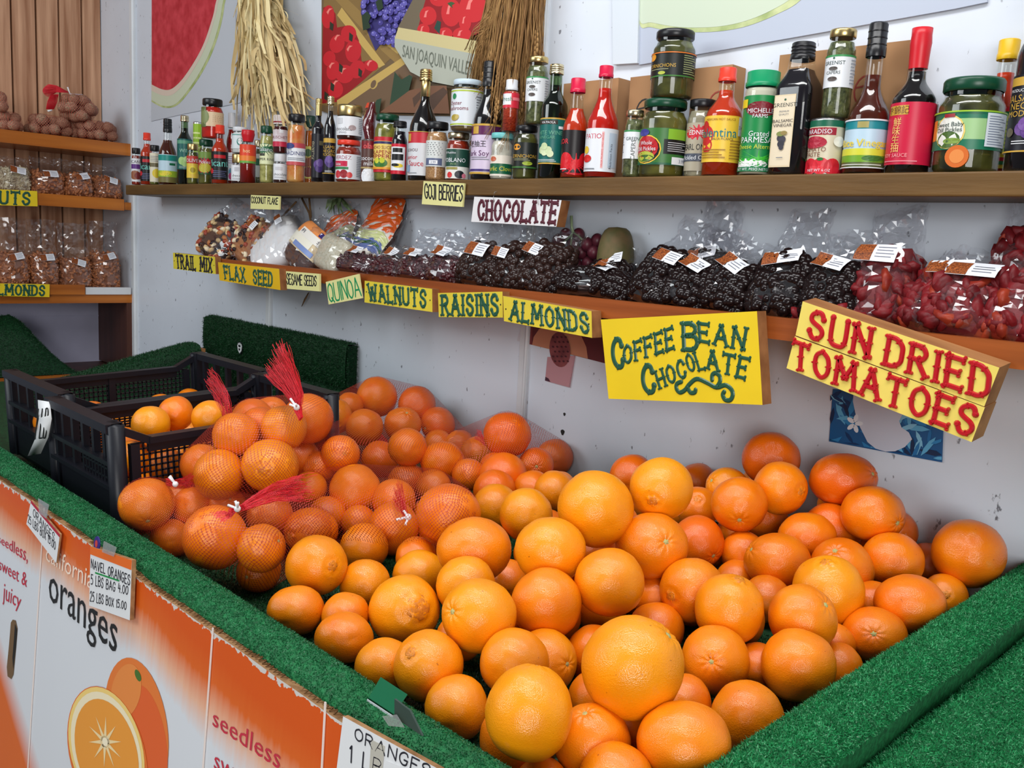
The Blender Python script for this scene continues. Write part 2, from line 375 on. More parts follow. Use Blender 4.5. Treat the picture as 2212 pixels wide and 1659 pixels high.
# ------------------------------------------------------------------ shelves on the long wall
mb = MB(); mb.box((-3.733, YS, ZSB), (0.35, YW, ZS), M_BRN)
sh = mb.build('wall_shelf'); tag(sh, 'long brown painted plank shelf carrying bottles and jars', 'shelf')
bv = sh.modifiers.new('bevel', 'BEVEL'); bv.width = 0.003; bv.segments = 2
t = thing('snack_shelf', 'orange varnished lower shelf with a lip holding bagged snacks', 'shelf', (-1.3, YL, ZC - 0.12))
xl = onY(380, 560, YL)[0]; o3 = Vector((-1.3, YL, ZC - 0.12))
mb = MB(); mb.box((xl + 1.3, 0.02, -0.015), (1.55, YW - YL, 0.003), M_PINEX); mb.build('shelf_board', t)
mb = MB(); mb.box((xl + 1.3, 0, -0.018), (1.55, 0.02, 0.02), M_PINEX); lp = mb.build('front_lip', t)
mb = MB(); mb.box((xl + 1.3, 0.02, 0.003), (xl + 1.32, YW - YL, 0.02), M_PINEX); mb.build('end_lip', t)
ZL = ZC - 0.117   # top of the lower shelf board

# ------------------------------------------------------------------ shelves on the left wall
def left_shelf(z_top, z_bot, label, lip=None):
    t = thing('nut_shelf', label, 'shelf', (XS, 0.9, z_bot + ZC))
    mb = MB(); mb.box((XB - XS, -0.75, 0), (0, YW - 0.9 - .002, z_top - z_bot), M_PINE); mb.build('shelf_board', t)
    if lip:
        mb = MB(); mb.box((-0.005, -0.75, lip[0] - z_bot), (0.014, lip[2] - 0.9, lip[1] - z_bot), M_PINE); mb.build('front_lip', t)
    return t
left_shelf(0.333, 0.283, 'top varnished pine shelf carrying net bags of walnuts')
left_shelf(0.086, 0.054, 'middle varnished pine shelf carrying clear bags of almonds', (0.05, 0.098, 1.602))
left_shelf(-0.309, -0.346, 'lowest varnished pine shelf carrying tall bags of almonds', (-0.309, -0.268, 1.435))
ZN = [0.333 + ZC, 0.086 + ZC, -0.309 + ZC]
mb = MB(); mb.box((0, 0, 0), (0.02, 0.19, 0.03), cm((0.72, 0.73, 0.74), .6))
o = mb.build('card_strip', None, (XS - 0.012, 1.44, ZN[2])); tag(o, 'white card strip lying at the right end of lowest nut shelf', 'card')
mb = MB(); mb.box((XB, YW - 0.03, ZC - 0.64), (XS - 0.002, YW - 0.001, ZC - 0.347), M_DKW)
o = mb.build('shelf_support', None); tag(o, 'dark brown wooden upright under the left end shelves', 'support')
mb = MB(); mb.box((XB, 0.3, ZC - 0.665), (XS, YW - 0.001, ZC - 0.645), M_DKW); mb.box((XS - 0.001, 0.3, ZC - 0.668), (XS + .012, 1.52, ZC - 0.645), M_PINE)
o = mb.build('bench_board', None); tag(o, 'low brown wooden bench board below the left shelves', 'bench')

# ------------------------------------------------------------------ artificial turf
def blades(pts, nrms, n_len, mat, name, parent, lean=0.8, wid=0.0007, curl=True):
    """thousands of little fibres standing on a turf surface (numpy), one object"""
    n = len(pts); pts = np.asarray(pts, float); nr = np.asarray(nrms, float)
    rd = RNG.normal(size=(n, 3)); rd /= np.linalg.norm(rd, axis=1)[:, None]
    dirv = nr + rd * lean; dirv /= np.linalg.norm(dirv, axis=1)[:, None]
    side = np.cross(dirv, RNG.normal(size=(n, 3))); side /= np.linalg.norm(side, axis=1)[:, None]
    ln = n_len * RNG.uniform(0.6, 1.25, size=(n, 1))
    bend = RNG.normal(size=(n, 3)) * n_len * 0.35
    a = pts - side * wid; b = pts + side * wid; c = pts + dirv * ln * .6 + side * wid * .9; e = pts + dirv * ln * .6 - side * wid * .9; tip = pts + dirv * ln + bend
    V = np.stack([a, b, c, e, tip], 1).reshape(-1, 3)
    base = np.arange(n)[:, None] * 5
    quads = base + np.array([0, 1, 2, 3]); tris = base + np.array([3, 2, 4])
    me = bpy.data.meshes.new(name); me.vertices.add(len(V)); me.vertices.foreach_set('co', V.ravel())
    loops = np.concatenate([quads, tris], 1).ravel(); me.loops.add(len(loops)); me.loops.foreach_set('vertex_index', loops.astype(np.int32))
    st = np.stack([np.arange(n) * 7, np.arange(n) * 7 + 4], 1).ravel(); me.polygons.add(2 * n)
    me.polygons.foreach_set('loop_start', st.astype(np.int32)); me.materials.append(mat); me.update(calc_edges=True)
    o = link(name, me, parent); o['kind'] = 'stuff'; return o
def extrude_profile(prof, axis, a0, a1, mat, n=60, wob=0.0015, seed=0):
    """sweep a closed-ish profile of (p, z) along x or y with a slightly uneven hand; returns MB and sample data"""
    mb = MB(); vs = []; fs = []; k = len(prof); rows = []
    for i in range(n + 1):
        a = a0 + (a1 - a0) * i / n; row = []
        for j, (p, z) in enumerate(prof):
            w = mnoise.noise_vector(Vector((a * 7 + seed, p * 30, z * 30))) * wob
            row.append((a, p + w[1], z + w[2]) if axis == 'x' else (p + w[1], a, z + w[2]))
        rows.append(row); vs += row
    for i in range(n):
        for j in range(k - 1): fs.append((i * k + j, i * k + j + 1, (i + 1) * k + j + 1, (i + 1) * k + j))
    mb.add(vs, fs, mat, True); return mb, np.array(rows)
def sample_rows(rows, dens, j0=0, j1=None, flip=1):
    """random points and normals over the swept grid"""
    R = rows[:, j0:j1]; P = []; Nn = []
    a = R[:-1, :-1]; b = R[1:, :-1]; c = R[:-1, 1:]; d = R[1:, 1:]
    cr = np.cross(b - a, c - a); ar = np.linalg.norm(cr, axis=2); nn = cr / (ar[..., None] + 1e-12) * flip
    cnt = RNG.poisson(ar * dens)
    idx = np.repeat(np.arange(cnt.size), cnt.ravel()); u = RNG.random((len(idx), 1)); v = RNG.random((len(idx), 1))
    fl = lambda q: q.reshape(-1, 3)[idx]
    P = fl(a) * (1 - u) * (1 - v) + fl(b) * u * (1 - v) + fl(c) * (1 - u) * v + fl(d) * u * v
    return P, fl(nn)
def arc(cx, cz, rx, rz, a0, a1, n=8): return [(cx + rx * math.cos(math.radians(a0 + (a1 - a0) * i / n)), cz + rz * math.sin(math.radians(a0 + (a1 - a0) * i / n))) for i in range(n + 1)]

# long rail in front of the bin (runs along the wall direction)
t = thing('turf_rail', 'long green turf covered rail along the front of orange bin, above the cardboard', 'rail')
prof = [(0.510, ZR - 0.14), (0.510, ZR - 0.025)] + arc(0.529, ZR - 0.022, 0.020, 0.020, 180, 90, 5) + arc(0.545, ZR - 0.022, 0.022, 0.021, 90, 0, 5) + [(0.569, ZR - 0.05), (0.572, ZB)]
mb, rows = extrude_profile(prof, 'x', -4.0, 0.88, M_TURF, 190, 0.002, 3); mb.build('turf_cover', t)
P, Nn = sample_rows(rows[60:], 430000, 1, 13, 1)
blades(P, Nn, 0.0019, M_BLADEF, 'turf_pile', t, lean=1.4, wid=.0006)
mb = MB(); mb.box((-4.0, 0.513, ZR - 0.2), (0.88, 0.565, ZR - 0.03), M_RAW); mb.build('rail_board', t)
# dividing rail on the right and the empty turf bay beyond it
t = thing('turf_divider', 'thick rolled green turf divider at right side of loose oranges', 'divider')
x0 = XRI
prof = [(x0, ZB), (x0 - 0.002, ZR - 0.03)] + arc(x0 + 0.026, ZR - 0.026, 0.028, 0.026, 180, 90, 5) + arc(x0 + 0.038, ZR - 0.030, 0.032, 0.030, 90, 10, 6) + [(x0 + 0.068, ZR - 0.05), (x0 + 0.066, ZR - 0.062)]
mb, rows = extrude_profile(prof, 'y', 0.572, YW - 0.002, M_TURF, 90, 0.0025, 9); mb.build('turf_cover', t)
P, Nn = sample_rows(rows, 420000, 1, 15, -1); blades(P, Nn, 0.0036, M_BLADE, 'turf_pile', t, lean=1.2, wid=.0006)
t = thing('turf_liner', 'loose folded sheet of green turf lining the empty bay right of the divider', 'turf')
prof = [(x0 + 0.060, ZR - 0.075), (x0 + 0.072, ZR - 0.056), (x0 + 0.088, ZR - 0.047), (x0 + 0.106, ZR - 0.050), (x0 + 0.122, ZR - 0.064), (x0 + 0.134, ZR - 0.072), (x0 + 0.16, ZR - 0.070), (x0 + 0.22, ZR - 0.074), (x0 + 0.34, ZR - 0.09), (x0 + 0.6, ZR - 0.12), (x0 + 1.2, ZR - 0.16)]
mb, rows = extrude_profile(prof, 'y', 0.575, YW - 0.002, M_TURF, 90, 0.006, 21); mb.build('turf_sheet', t)
P, Nn = sample_rows(rows, 300000, 0, 10, -1); blades(P, Nn, 0.0036, M_BLADE, 'turf_pile', t, lean=1.2, wid=.0006)
# turf on the bin floor
mb = MB(); t = thing('bin_floor', 'dark green turf on the floor of the orange bin', 'turf')
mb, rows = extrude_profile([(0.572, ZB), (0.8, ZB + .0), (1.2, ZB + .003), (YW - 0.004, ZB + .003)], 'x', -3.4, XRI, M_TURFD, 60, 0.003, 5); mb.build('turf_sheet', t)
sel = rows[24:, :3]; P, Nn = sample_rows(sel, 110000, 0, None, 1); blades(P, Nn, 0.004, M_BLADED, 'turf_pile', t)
mb = MB(); mb.box((-2.8, 0.58, ZB - 0.04), (XRI + .04, YW - 0.002, ZB - 0.012), M_RAW); mb.build('floor_board', t)
# turf wrapped board on the long wall behind the crates
t = thing('turf_back_board', 'dark green turf covered board on the wall behind the black crates', 'board')
x0, x1 = -3.262, -2.322; y0 = 1.600
prof = [(YW - .002, ZC - 0.333), (y0 + 0.006, ZC - 0.333), (y0, ZC - 0.340), (y0 - 0.004, ZC - 0.40), (y0, ZC - 0.462), (y0 + 0.02, ZC - 0.47), (y0 + 0.012, ZC - 0.485), (y0 + 0.012, ZB)]
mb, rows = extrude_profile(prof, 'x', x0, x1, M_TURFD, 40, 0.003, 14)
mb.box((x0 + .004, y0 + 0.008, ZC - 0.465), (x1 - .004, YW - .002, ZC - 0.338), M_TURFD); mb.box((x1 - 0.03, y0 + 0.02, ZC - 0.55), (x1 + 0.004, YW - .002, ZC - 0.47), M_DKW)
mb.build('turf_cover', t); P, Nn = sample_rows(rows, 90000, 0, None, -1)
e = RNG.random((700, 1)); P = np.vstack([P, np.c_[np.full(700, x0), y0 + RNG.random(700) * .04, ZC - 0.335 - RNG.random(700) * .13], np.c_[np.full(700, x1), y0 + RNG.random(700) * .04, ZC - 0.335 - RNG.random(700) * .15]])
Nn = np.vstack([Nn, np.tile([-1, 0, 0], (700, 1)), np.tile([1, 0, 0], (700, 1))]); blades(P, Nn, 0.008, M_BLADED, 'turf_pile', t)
p = onY(521, 751, y0 - 0.003); mb = MB()
prof = [(-.016, .006), (-.011, .015), (0, .018), (.011, .015), (.016, .006), (.012, -.010), (0, -.02), (-.012, -.010)]
mb.slab([p + Vector((a * 1.25, -.005, b * 1.25)) for a, b in prof], (0, .004, 0), M_BLK); mb.slab([p + Vector((a * 1.02, -.0065, b * 1.02)) for a, b in prof], (0, .003, 0), M_WHITE)
mb.slab([p + Vector((a * .5, -.0075, b * .22 + .006)) for a, b in prof], (0, .002, 0), M_BLK); mb.slab([p + Vector((a * .3, -.0075, b * .22 - .006)) for a, b in prof], (0, .002, 0), M_BLK)
o = mb.build('badge', None); tag(o, 'small white shield badge pinned on the turf back board', 'badge')
# sloping turf board left of the crates
t = thing('turf_side_board', 'dark green turf draped on a slanting board left of the crates', 'board')
a0 = onX(432, 748, -3.0); a1 = onX(60, 862, -3.0)
q = [onX(432, 746, -3.0), onX(232, 800, -3.0), onX(60, 858, -3.0)]; w = Vector((-0.10, 0, 0.0))
mb = MB(); vs = []; n = 16; rows = []
for i in range(n + 1):
    u = i / n; c = (q[0] * (1 - u) * (1 - u) + q[1] * 2 * u * (1 - u) + q[2] * u * u)
    rows.append([c + Vector((-0.12, 0, -0.10)), c + Vector((-0.10, 0, 0.0)), c + Vector((-0.03, 0, 0.006)), c + Vector((0.0, 0, 0.0)), c + Vector((0.012, 0, -0.02)), c + Vector((0.02, 0, -0.075)), c + Vector((0.06, 0, -0.20))])
k = 7; mb.add([p for r_ in rows for p in r_], [(i * k + j, i * k + j + 1, (i + 1) * k + j + 1, (i + 1) * k + j) for i in range(n) for j in range(k - 1)], M_TURFD, True)
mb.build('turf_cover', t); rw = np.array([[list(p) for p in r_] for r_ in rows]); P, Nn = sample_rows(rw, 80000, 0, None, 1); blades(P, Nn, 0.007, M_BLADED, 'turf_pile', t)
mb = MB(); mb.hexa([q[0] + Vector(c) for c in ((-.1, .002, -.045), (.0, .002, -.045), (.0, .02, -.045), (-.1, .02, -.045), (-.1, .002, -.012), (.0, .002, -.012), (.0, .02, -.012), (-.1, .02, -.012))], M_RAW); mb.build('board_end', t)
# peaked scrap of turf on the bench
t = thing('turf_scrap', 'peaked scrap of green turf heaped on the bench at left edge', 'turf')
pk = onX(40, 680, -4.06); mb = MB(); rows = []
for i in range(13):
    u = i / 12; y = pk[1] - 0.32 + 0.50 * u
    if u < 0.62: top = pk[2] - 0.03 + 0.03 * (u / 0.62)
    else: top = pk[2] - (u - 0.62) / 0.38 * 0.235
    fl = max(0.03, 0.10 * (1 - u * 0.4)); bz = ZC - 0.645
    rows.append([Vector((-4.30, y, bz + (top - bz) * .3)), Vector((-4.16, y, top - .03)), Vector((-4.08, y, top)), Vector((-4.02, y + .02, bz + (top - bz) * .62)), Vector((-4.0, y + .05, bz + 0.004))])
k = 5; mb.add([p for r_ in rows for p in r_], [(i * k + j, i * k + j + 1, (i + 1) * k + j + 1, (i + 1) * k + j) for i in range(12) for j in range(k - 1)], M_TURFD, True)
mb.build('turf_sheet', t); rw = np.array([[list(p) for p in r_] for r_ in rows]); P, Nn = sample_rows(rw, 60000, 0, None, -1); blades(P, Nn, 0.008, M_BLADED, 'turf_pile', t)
ORANGES = """1|-0.540,0.743,-0.434,0.0538,1.00|1.00|S 1445 1372|largest orange of the loose pile, perched front and centre on its neighbours
2|-0.571,0.621,-0.457,0.0452,0.93|1.00|S 1162 1437|large egg-shaped orange nearest the front rail, left of the stem-up orange
3|-0.576,0.969,-0.507,0.0439,1.00|0.50|S 1537 1430|rough skinned orange with pale stem scar facing out, right of largest orange
4|-0.495,1.029,-0.501,0.0458,1.00|0.50|-|smooth round orange leaning on the right divider, right of the stem-scarred one
5|-0.485,0.896,-0.521,0.0417,1.00|0.50|-|orange tucked low against the right divider, between two rounder ones
6|-0.463,0.734,-0.482,0.0441,1.17|0.50|-|wide orange at bottom front against the right divider
7|-0.491,0.664,-0.510,0.0376,1.00|0.50|-|orange cut by the picture's lower edge, below the largest orange
8|-0.543,0.689,-0.501,0.0395,1.00|0.50|S 1263 1538|orange with green stem on top, wedged below the largest orange
9|-0.557,0.631,-0.534,0.0289,1.00|0.30|-|orange barely showing at bottom edge, under the big egg-shaped orange
10|-0.718,0.658,-0.526,0.0371,1.00|0.75|-|orange resting on the front turf rail beside the big egg-shaped orange
11|-0.787,0.672,-0.506,0.0420,1.00|0.75|N 885 1408|orange with a cracked dark navel at upper left, beside the front rail
12|-0.852,0.656,-0.527,0.0360,1.06|0.75|-|orange half hidden behind the front rail, left of cracked-navel orange
13|-0.713,0.744,-0.495,0.0412,1.03|0.75|-|smooth orange behind the big egg-shaped orange, overlapping another
14|-0.727,0.815,-0.521,0.0411,1.00|0.75|S 1229 1435|orange with dark stem spot peeking out right of the smooth one it hides behind
15|-0.708,0.890,-0.525,0.0379,1.00|0.30|-|orange mostly hidden at upper left of the largest orange
16|-0.635,0.807,-0.529,0.0331,1.00|0.30|-|shaded orange under the lower left of the largest orange
17|-0.563,0.885,-0.530,0.0326,1.00|0.30|-|shaded orange under the lower right of the largest orange
18|-0.948,0.762,-0.513,0.0494,1.00|1.00|B 906 1311|big orange with large wrinkled open navel facing out, front left of pile
19|-0.790,0.755,-0.465,0.0470,1.00|1.00|S 975 1321|yellowish orange with pale green stem at its left, right of wrinkled-navel orange
20|-0.772,0.860,-0.469,0.0474,1.00|0.50|-|plain reddish orange, round and stemless, right of yellow stemmed orange
21|-0.726,0.933,-0.442,0.0470,1.03|0.75|-|plain round orange above the largest orange, no scar showing
22|-0.897,0.829,-0.477,0.0425,1.00|1.00|-|orange peeking from behind the yellow orange with pale green stem
23|-0.951,0.892,-0.452,0.0521,1.15|0.50|-|wide orange with shiny creased cheek below the netted fruit
24|-0.822,0.917,-0.421,0.0486,1.08|1.00|-|orange with two brown specks right of the wide creased orange
25|-0.832,1.022,-0.381,0.0576,1.00|1.00|-|big yellow orange crowning the middle of the loose pile
26|-0.791,1.127,-0.357,0.0488,1.02|1.00|N 1409 1083|yellow orange with double navel scar, high beside the biggest crown orange
27|-0.762,1.074,-0.429,0.0517,1.10|0.50|S 1439 1169|broad reddish orange with tan stem scar under the double-navel orange
28|-0.827,1.298,-0.485,0.0451,1.00|0.00|S 1542 1202|orange with dark stem pit tucked right of the broad reddish orange
29|-1.065,1.119,-0.467,0.0470,1.00|1.00|-|yellow topped orange left of the crown orange, by the netted fruit
30|-1.214,1.189,-0.501,0.0446,1.00|0.75|-|orange half hidden left of the yellow topped orange
31|-1.169,1.305,-0.477,0.0411,1.00|0.75|-|small orange behind the yellow topped orange, scarred on top
32|-1.095,1.456,-0.454,0.0470,1.00|0.00|-|dark orange at the wall behind the double-navel orange
33|-1.037,1.605,-0.474,0.0414,1.00|0.00|-|dark small orange at the wall right of the double-navel orange
34|-0.883,1.470,-0.431,0.0406,1.00|0.75|S 1535 1037|greenish yellow orange with dark stem at left, near the wall
35|-0.790,1.358,-0.420,0.0475,1.01|0.30|S 1597 1126|round deep orange with pale stem dot below, in front of greenish one
36|-0.835,1.534,-0.372,0.0530,1.07|0.00|-|topmost orange against the wall, alone above the right half
37|-0.758,1.436,-0.396,0.0469,1.00|0.50|N 1733 1062|orange with navel at right edge, just under the topmost wall orange
38|-0.686,1.521,-0.377,0.0526,1.24|0.00|S 1883 1021|long orange lying against the wall, stem end to the right
39|-0.607,1.472,-0.410,0.0493,1.10|0.30|S 1940 1132|deep orange with yellow stem at lower right below the long one
40|-0.903,1.406,-0.462,0.0395,1.00|0.30|N 1507 1078|small orange with round navel between yellow double-navel and deep orange
41|-0.821,1.512,-0.480,0.0400,1.00|0.00|-|orange with pale patch low behind the round deep orange
42|-0.680,1.396,-0.456,0.0451,1.17|0.30|-|oval orange in the middle of the right half, below the pale patched one
43|-0.681,1.480,-0.457,0.0447,1.00|0.00|-|orange hidden behind the oval one, left of deep yellow-stemmed orange
44|-0.619,1.609,-0.469,0.0372,1.00|0.00|-|sliver of orange behind the deep orange with yellow stem
45|-0.678,1.299,-0.477,0.0494,1.15|0.30|S 1625 1184|oval orange with bumpy stem end at its upper left, right of centre
46|-0.766,1.345,-0.498,0.0384,1.00|0.30|-|shaded orange behind the left end of the bumpy stemmed oval
47|-0.599,1.358,-0.479,0.0497,1.00|0.30|S 1803 1189|orange with green stem on top, behind the orange with navel on top
48|-0.563,1.241,-0.476,0.0524,0.99|1.00|N 1785 1215|shiny yellow orange with round navel at its top, right half
49|-0.551,1.432,-0.466,0.0469,1.10|0.30|-|smooth orange with flat right side below the yellow-stemmed orange
50|-0.472,1.535,-0.453,0.0559,1.00|0.30|-|orange alone at far right in the corner of wall and divider
51|-0.557,1.608,-0.513,0.0384,1.00|0.00|-|dark orange in the gap left of the corner orange
52|-0.470,1.305,-0.481,0.0461,1.17|0.30|-|pale cheeked orange lying along the divider below the corner
53|-0.481,1.478,-0.515,0.0358,1.00|0.50|N 2043 1284|orange with brown ringed navel sitting against divider under the corner orange
54|-0.682,1.067,-0.471,0.0460,1.00|0.50|N 1448 1289|orange with small ringed navel at its left, centre of pile
55|-0.604,1.038,-0.466,0.0468,1.00|0.75|N 1597 1252|brownish orange with open navel on top and pale bruise, centre right
56|-0.656,1.234,-0.516,0.0364,1.00|0.30|-|orange in the gap behind brownish navel orange and glossy one
57|-0.532,1.103,-0.471,0.0453,1.00|0.50|S 1787 1305|glossy wide orange with dark specks on its upper right edge
58|-0.486,1.232,-0.514,0.0420,1.15|0.30|S 1889 1368|puckered orange with green stem and radiating creases beside the divider
59|-0.487,1.128,-0.530,0.0315,1.00|0.30|-|shaded orange between the puckered one and the smooth divider orange
60|-0.534,1.332,-0.507,0.0333,1.00|0.30|-|shaded orange under the pale cheeked orange's left end
61|-0.519,1.176,-0.524,0.0305,1.00|0.30|-|sliver of orange below the glossy wide orange
62|-0.695,1.006,-0.519,0.0392,1.00|0.30|-|orange behind the upper right of the largest orange
63|-0.745,1.065,-0.502,0.0323,1.00|0.30|-|dark orange deep in the gap left of small ringed navel orange
64|-0.558,1.043,-0.531,0.0312,1.00|0.30|-|shaded orange between stem-scarred orange and the smooth divider orange
65|-0.739,1.287,-0.527,0.0361,1.00|0.30|-|small shaded sliver of orange above the brownish navel orange
66|-1.122,0.730,-0.492,0.0464,1.00|0.75|N 719 1222|orange with small round navel, loose beside the net bags at left
67|-1.216,0.885,-0.522,0.0409,1.00|0.50|S 747 1146|loose orange with green stem at upper left, touching the netted fruit
68|-1.082,0.791,-0.524,0.0383,1.00|0.75|-|oval orange on dark turf right of the small round navel orange
69|-1.057,0.876,-0.521,0.0412,1.05|1.00|-|orange with brown scratch marks above the wrinkled navel orange
70|-1.115,0.917,-0.518,0.0352,1.00|0.30|-|orange peeking out behind the brown scratched orange
71|-1.062,0.659,-0.525,0.0376,1.17|0.50|-|oval orange leaning on the front rail, farthest left of loose fruit
72|-1.002,0.701,-0.525,0.0341,1.00|0.50|-|orange behind the front rail, second from the left
73|-0.949,0.662,-0.526,0.0364,1.15|0.50|-|pale cheeked orange on the front rail left of wrinkled navel orange
74|-0.970,0.984,-0.528,0.0348,1.00|0.30|-|shaded orange in the gap between wide and plain reddish oranges
76|-1.324,1.314,-0.483,0.0503,1.00|0.00|-|loose dull orange without net below the right-hand net bag
77|-1.275,1.243,-0.492,0.0431,1.00|0.00|-|dull orange under the loose one below right-hand net bag
78|-1.241,1.319,-0.494,0.0402,1.00|0.30|-|small dull orange between net bags and crown orange, by the wall
A1|-1.453,0.773,-0.358,0.0398,1.05|0.50|-|bagged orange at left front of fan-tailed net, upper row
A2|-1.413,0.845,-0.347,0.0412,1.00|0.75|-|bagged orange directly below the tie of the fan-tailed net
A3|-1.379,0.799,-0.403,0.0482,1.06|0.75|N 568 1015|bagged orange with round navel facing out in the fan-tailed net
A4|-1.437,0.734,-0.422,0.0441,0.97|0.75|N 460 985|bagged orange with yellow navel on top in the fan-tailed net
A5|-1.536,0.750,-0.428,0.0380,1.00|0.30|-|bagged orange at far left of the fan-tailed net, half hidden
A6|-1.497,0.947,-0.355,0.0492,1.00|0.30|-|large bagged orange right behind the tie of fan-tailed net
A7|-1.527,0.846,-0.352,0.0404,1.00|0.30|-|bagged orange at the back of fan-tailed net beside short red tail
A8|-1.549,0.897,-0.353,0.0371,1.00|0.30|N 590 880|bagged orange with yellow scar at the back of fan-tailed net
A9|-1.475,0.831,-0.351,0.0338,1.00|0.30|-|bagged orange peeking between two upper ones of the fan-tailed net
A10|-1.903,1.279,-0.452,0.0474,1.00|0.75|N 728 923|bagged orange with open navel at left edge of the wall net
A11|-1.507,0.938,-0.432,0.0369,1.00|0.30|-|bagged orange hidden right of the round navel one in its net
B1|-1.966,1.457,-0.426,0.0552,1.00|0.30|-|topmost bagged orange of the net against the long wall
B2|-1.887,1.532,-0.442,0.0511,1.00|0.00|-|bagged orange right of the topmost one in the wall net
B3|-1.826,1.318,-0.470,0.0466,1.00|0.30|-|bagged orange directly below the topmost one in the wall net
B4|-1.820,1.434,-0.474,0.0470,1.06|0.30|S 879 890|bagged orange with tiny stem on top in the wall net
B5|-1.810,1.543,-0.482,0.0460,1.00|0.00|S 917 926|bagged orange at right slope of the wall net with stem at left
B6|-1.973,1.374,-0.446,0.0373,1.00|0.30|-|bagged orange left of the topmost one in the wall net
B7|-1.697,1.521,-0.512,0.0366,1.00|0.30|-|bagged orange at the far right end of the wall net
B8|-1.761,1.504,-0.522,0.0378,1.00|0.30|-|small bagged orange between the right slope ones of wall net
B9|-1.515,1.208,-0.446,0.0428,1.00|0.30|-|bagged orange right of the red knotted tail in the wall net
B10|-1.437,0.983,-0.416,0.0369,1.05|0.30|N 747 978|bagged orange with dark open navel left of red knotted tail
B11|-1.700,1.274,-0.519,0.0438,1.00|0.00|-|bagged orange glowing red behind the red knotted tail
B12|-1.461,1.263,-0.474,0.0466,1.08|0.30|-|large oval bagged orange at lower right of the wall net
B13|-1.470,0.956,-0.447,0.0318,1.00|0.30|-|dull bagged orange low between wall net and fan-tailed net
B14|-1.504,1.202,-0.522,0.0430,1.00|0.30|-|bagged orange under the red knotted tail in the wall net
C1|-1.382,0.980,-0.475,0.0487,1.02|0.50|-|large bagged orange at the middle net, top of it
C2|-1.442,0.919,-0.477,0.0332,1.00|0.50|-|yellowish bagged orange at the left end of middle net
C3|-1.375,0.915,-0.511,0.0354,1.00|0.30|-|bagged orange below the large one in the middle net
C4|-1.307,1.015,-0.482,0.0404,1.00|0.30|-|bagged orange behind the frayed white tie of middle net
C5|-1.246,0.969,-0.512,0.0470,0.95|0.30|-|bagged orange directly below the frayed white tie
C6|-1.092,0.962,-0.445,0.0520,1.07|0.30|-|biggest bagged orange, right of the frayed white tie
C7|-1.423,1.208,-0.513,0.0379,1.00|0.30|-|bagged orange peeking over the biggest bagged one
C8|-1.362,0.790,-0.488,0.0399,1.00|0.30|-|bagged orange under the long red tail of the front net
C9|-1.326,0.950,-0.518,0.0318,1.00|0.30|-|small bagged orange peeking above the green-stemmed loose orange
D1|-1.478,0.624,-0.467,0.0449,1.04|0.50|S 319 1128|creased bagged orange at far left corner of front net near crate
D2|-1.480,0.706,-0.485,0.0341,1.00|0.30|-|bagged orange right of the creased one by the crate
D3|-1.271,0.642,-0.472,0.0497,0.97|0.30|-|biggest bagged orange of the front net, below its white tie
D4|-1.203,0.684,-0.479,0.0372,1.00|0.50|S 604 1167|bagged orange with pale stem at right in the front net
D5|-1.300,0.833,-0.505,0.0431,1.19|0.30|N 630 1160|oval bagged orange with navel at left in the front net
D6|-1.443,0.753,-0.485,0.0335,1.00|0.30|S 498 1077|bagged orange with pale scar behind the white tie of front net
D7|-1.463,0.658,-0.530,0.0333,1.00|0.30|-|bagged orange low on the rail under the creased one
D8|-1.239,0.700,-0.529,0.0349,1.00|0.30|S 532 1247|rough bagged orange with stem, lowest of the front net
D9|-1.548,0.710,-0.489,0.0268,1.00|0.30|-|sliver of bagged orange behind the creased one
E1|-1.402,1.398,-0.418,0.0525,1.07|0.00|-|topmost bagged orange of the right-hand net by the wall seam
E2|-1.440,1.601,-0.503,0.0453,1.00|0.00|-|bagged orange at far right end of right-hand net
E3|-1.343,1.434,-0.479,0.0398,1.00|0.00|S 1159 1008|bagged orange with dark stem dot in the right-hand net
E4|-1.625,1.516,-0.518,0.0416,1.00|0.30|-|bagged orange left below the topmost of right-hand net
E5|-1.751,1.573,-0.527,0.0366,1.00|0.30|-|small bagged orange at far left of right-hand net
E6|-1.393,1.357,-0.488,0.0370,1.00|0.00|-|bagged orange under the topmost of right-hand net
E7|-1.391,1.276,-0.489,0.0349,1.00|0.30|-|bagged orange lowest at left of right-hand net"""
FILLERS = "-0.868,1.084,-0.469,0.032;-1.000,1.393,-0.469,0.039;-0.872,1.484,-0.519,0.031;-0.604,1.523,-0.494,0.042;-0.816,0.926,-0.519,0.040;-0.806,1.016,-0.519,0.042;-0.524,0.768,-0.519,0.039;-1.106,1.222,-0.519,0.034;-0.973,1.044,-0.494,0.032;-0.665,1.579,-0.519,0.034;-0.900,1.035,-0.494,0.036;-1.024,1.536,-0.519,0.042;-0.642,1.130,-0.519,0.039;-1.193,1.038,-0.519,0.043;-0.714,1.586,-0.444,0.043;-0.879,1.588,-0.444,0.041;-1.094,1.055,-0.519,0.041;-0.845,0.775,-0.519,0.032;-0.937,1.206,-0.469,0.043;-0.814,1.114,-0.519,0.042;-0.616,0.657,-0.519,0.042;-0.731,1.144,-0.519,0.041;-1.285,1.453,-0.519,0.035;-1.279,1.073,-0.519,0.032;-0.856,1.372,-0.519,0.038;-0.834,0.836,-0.519,0.032"
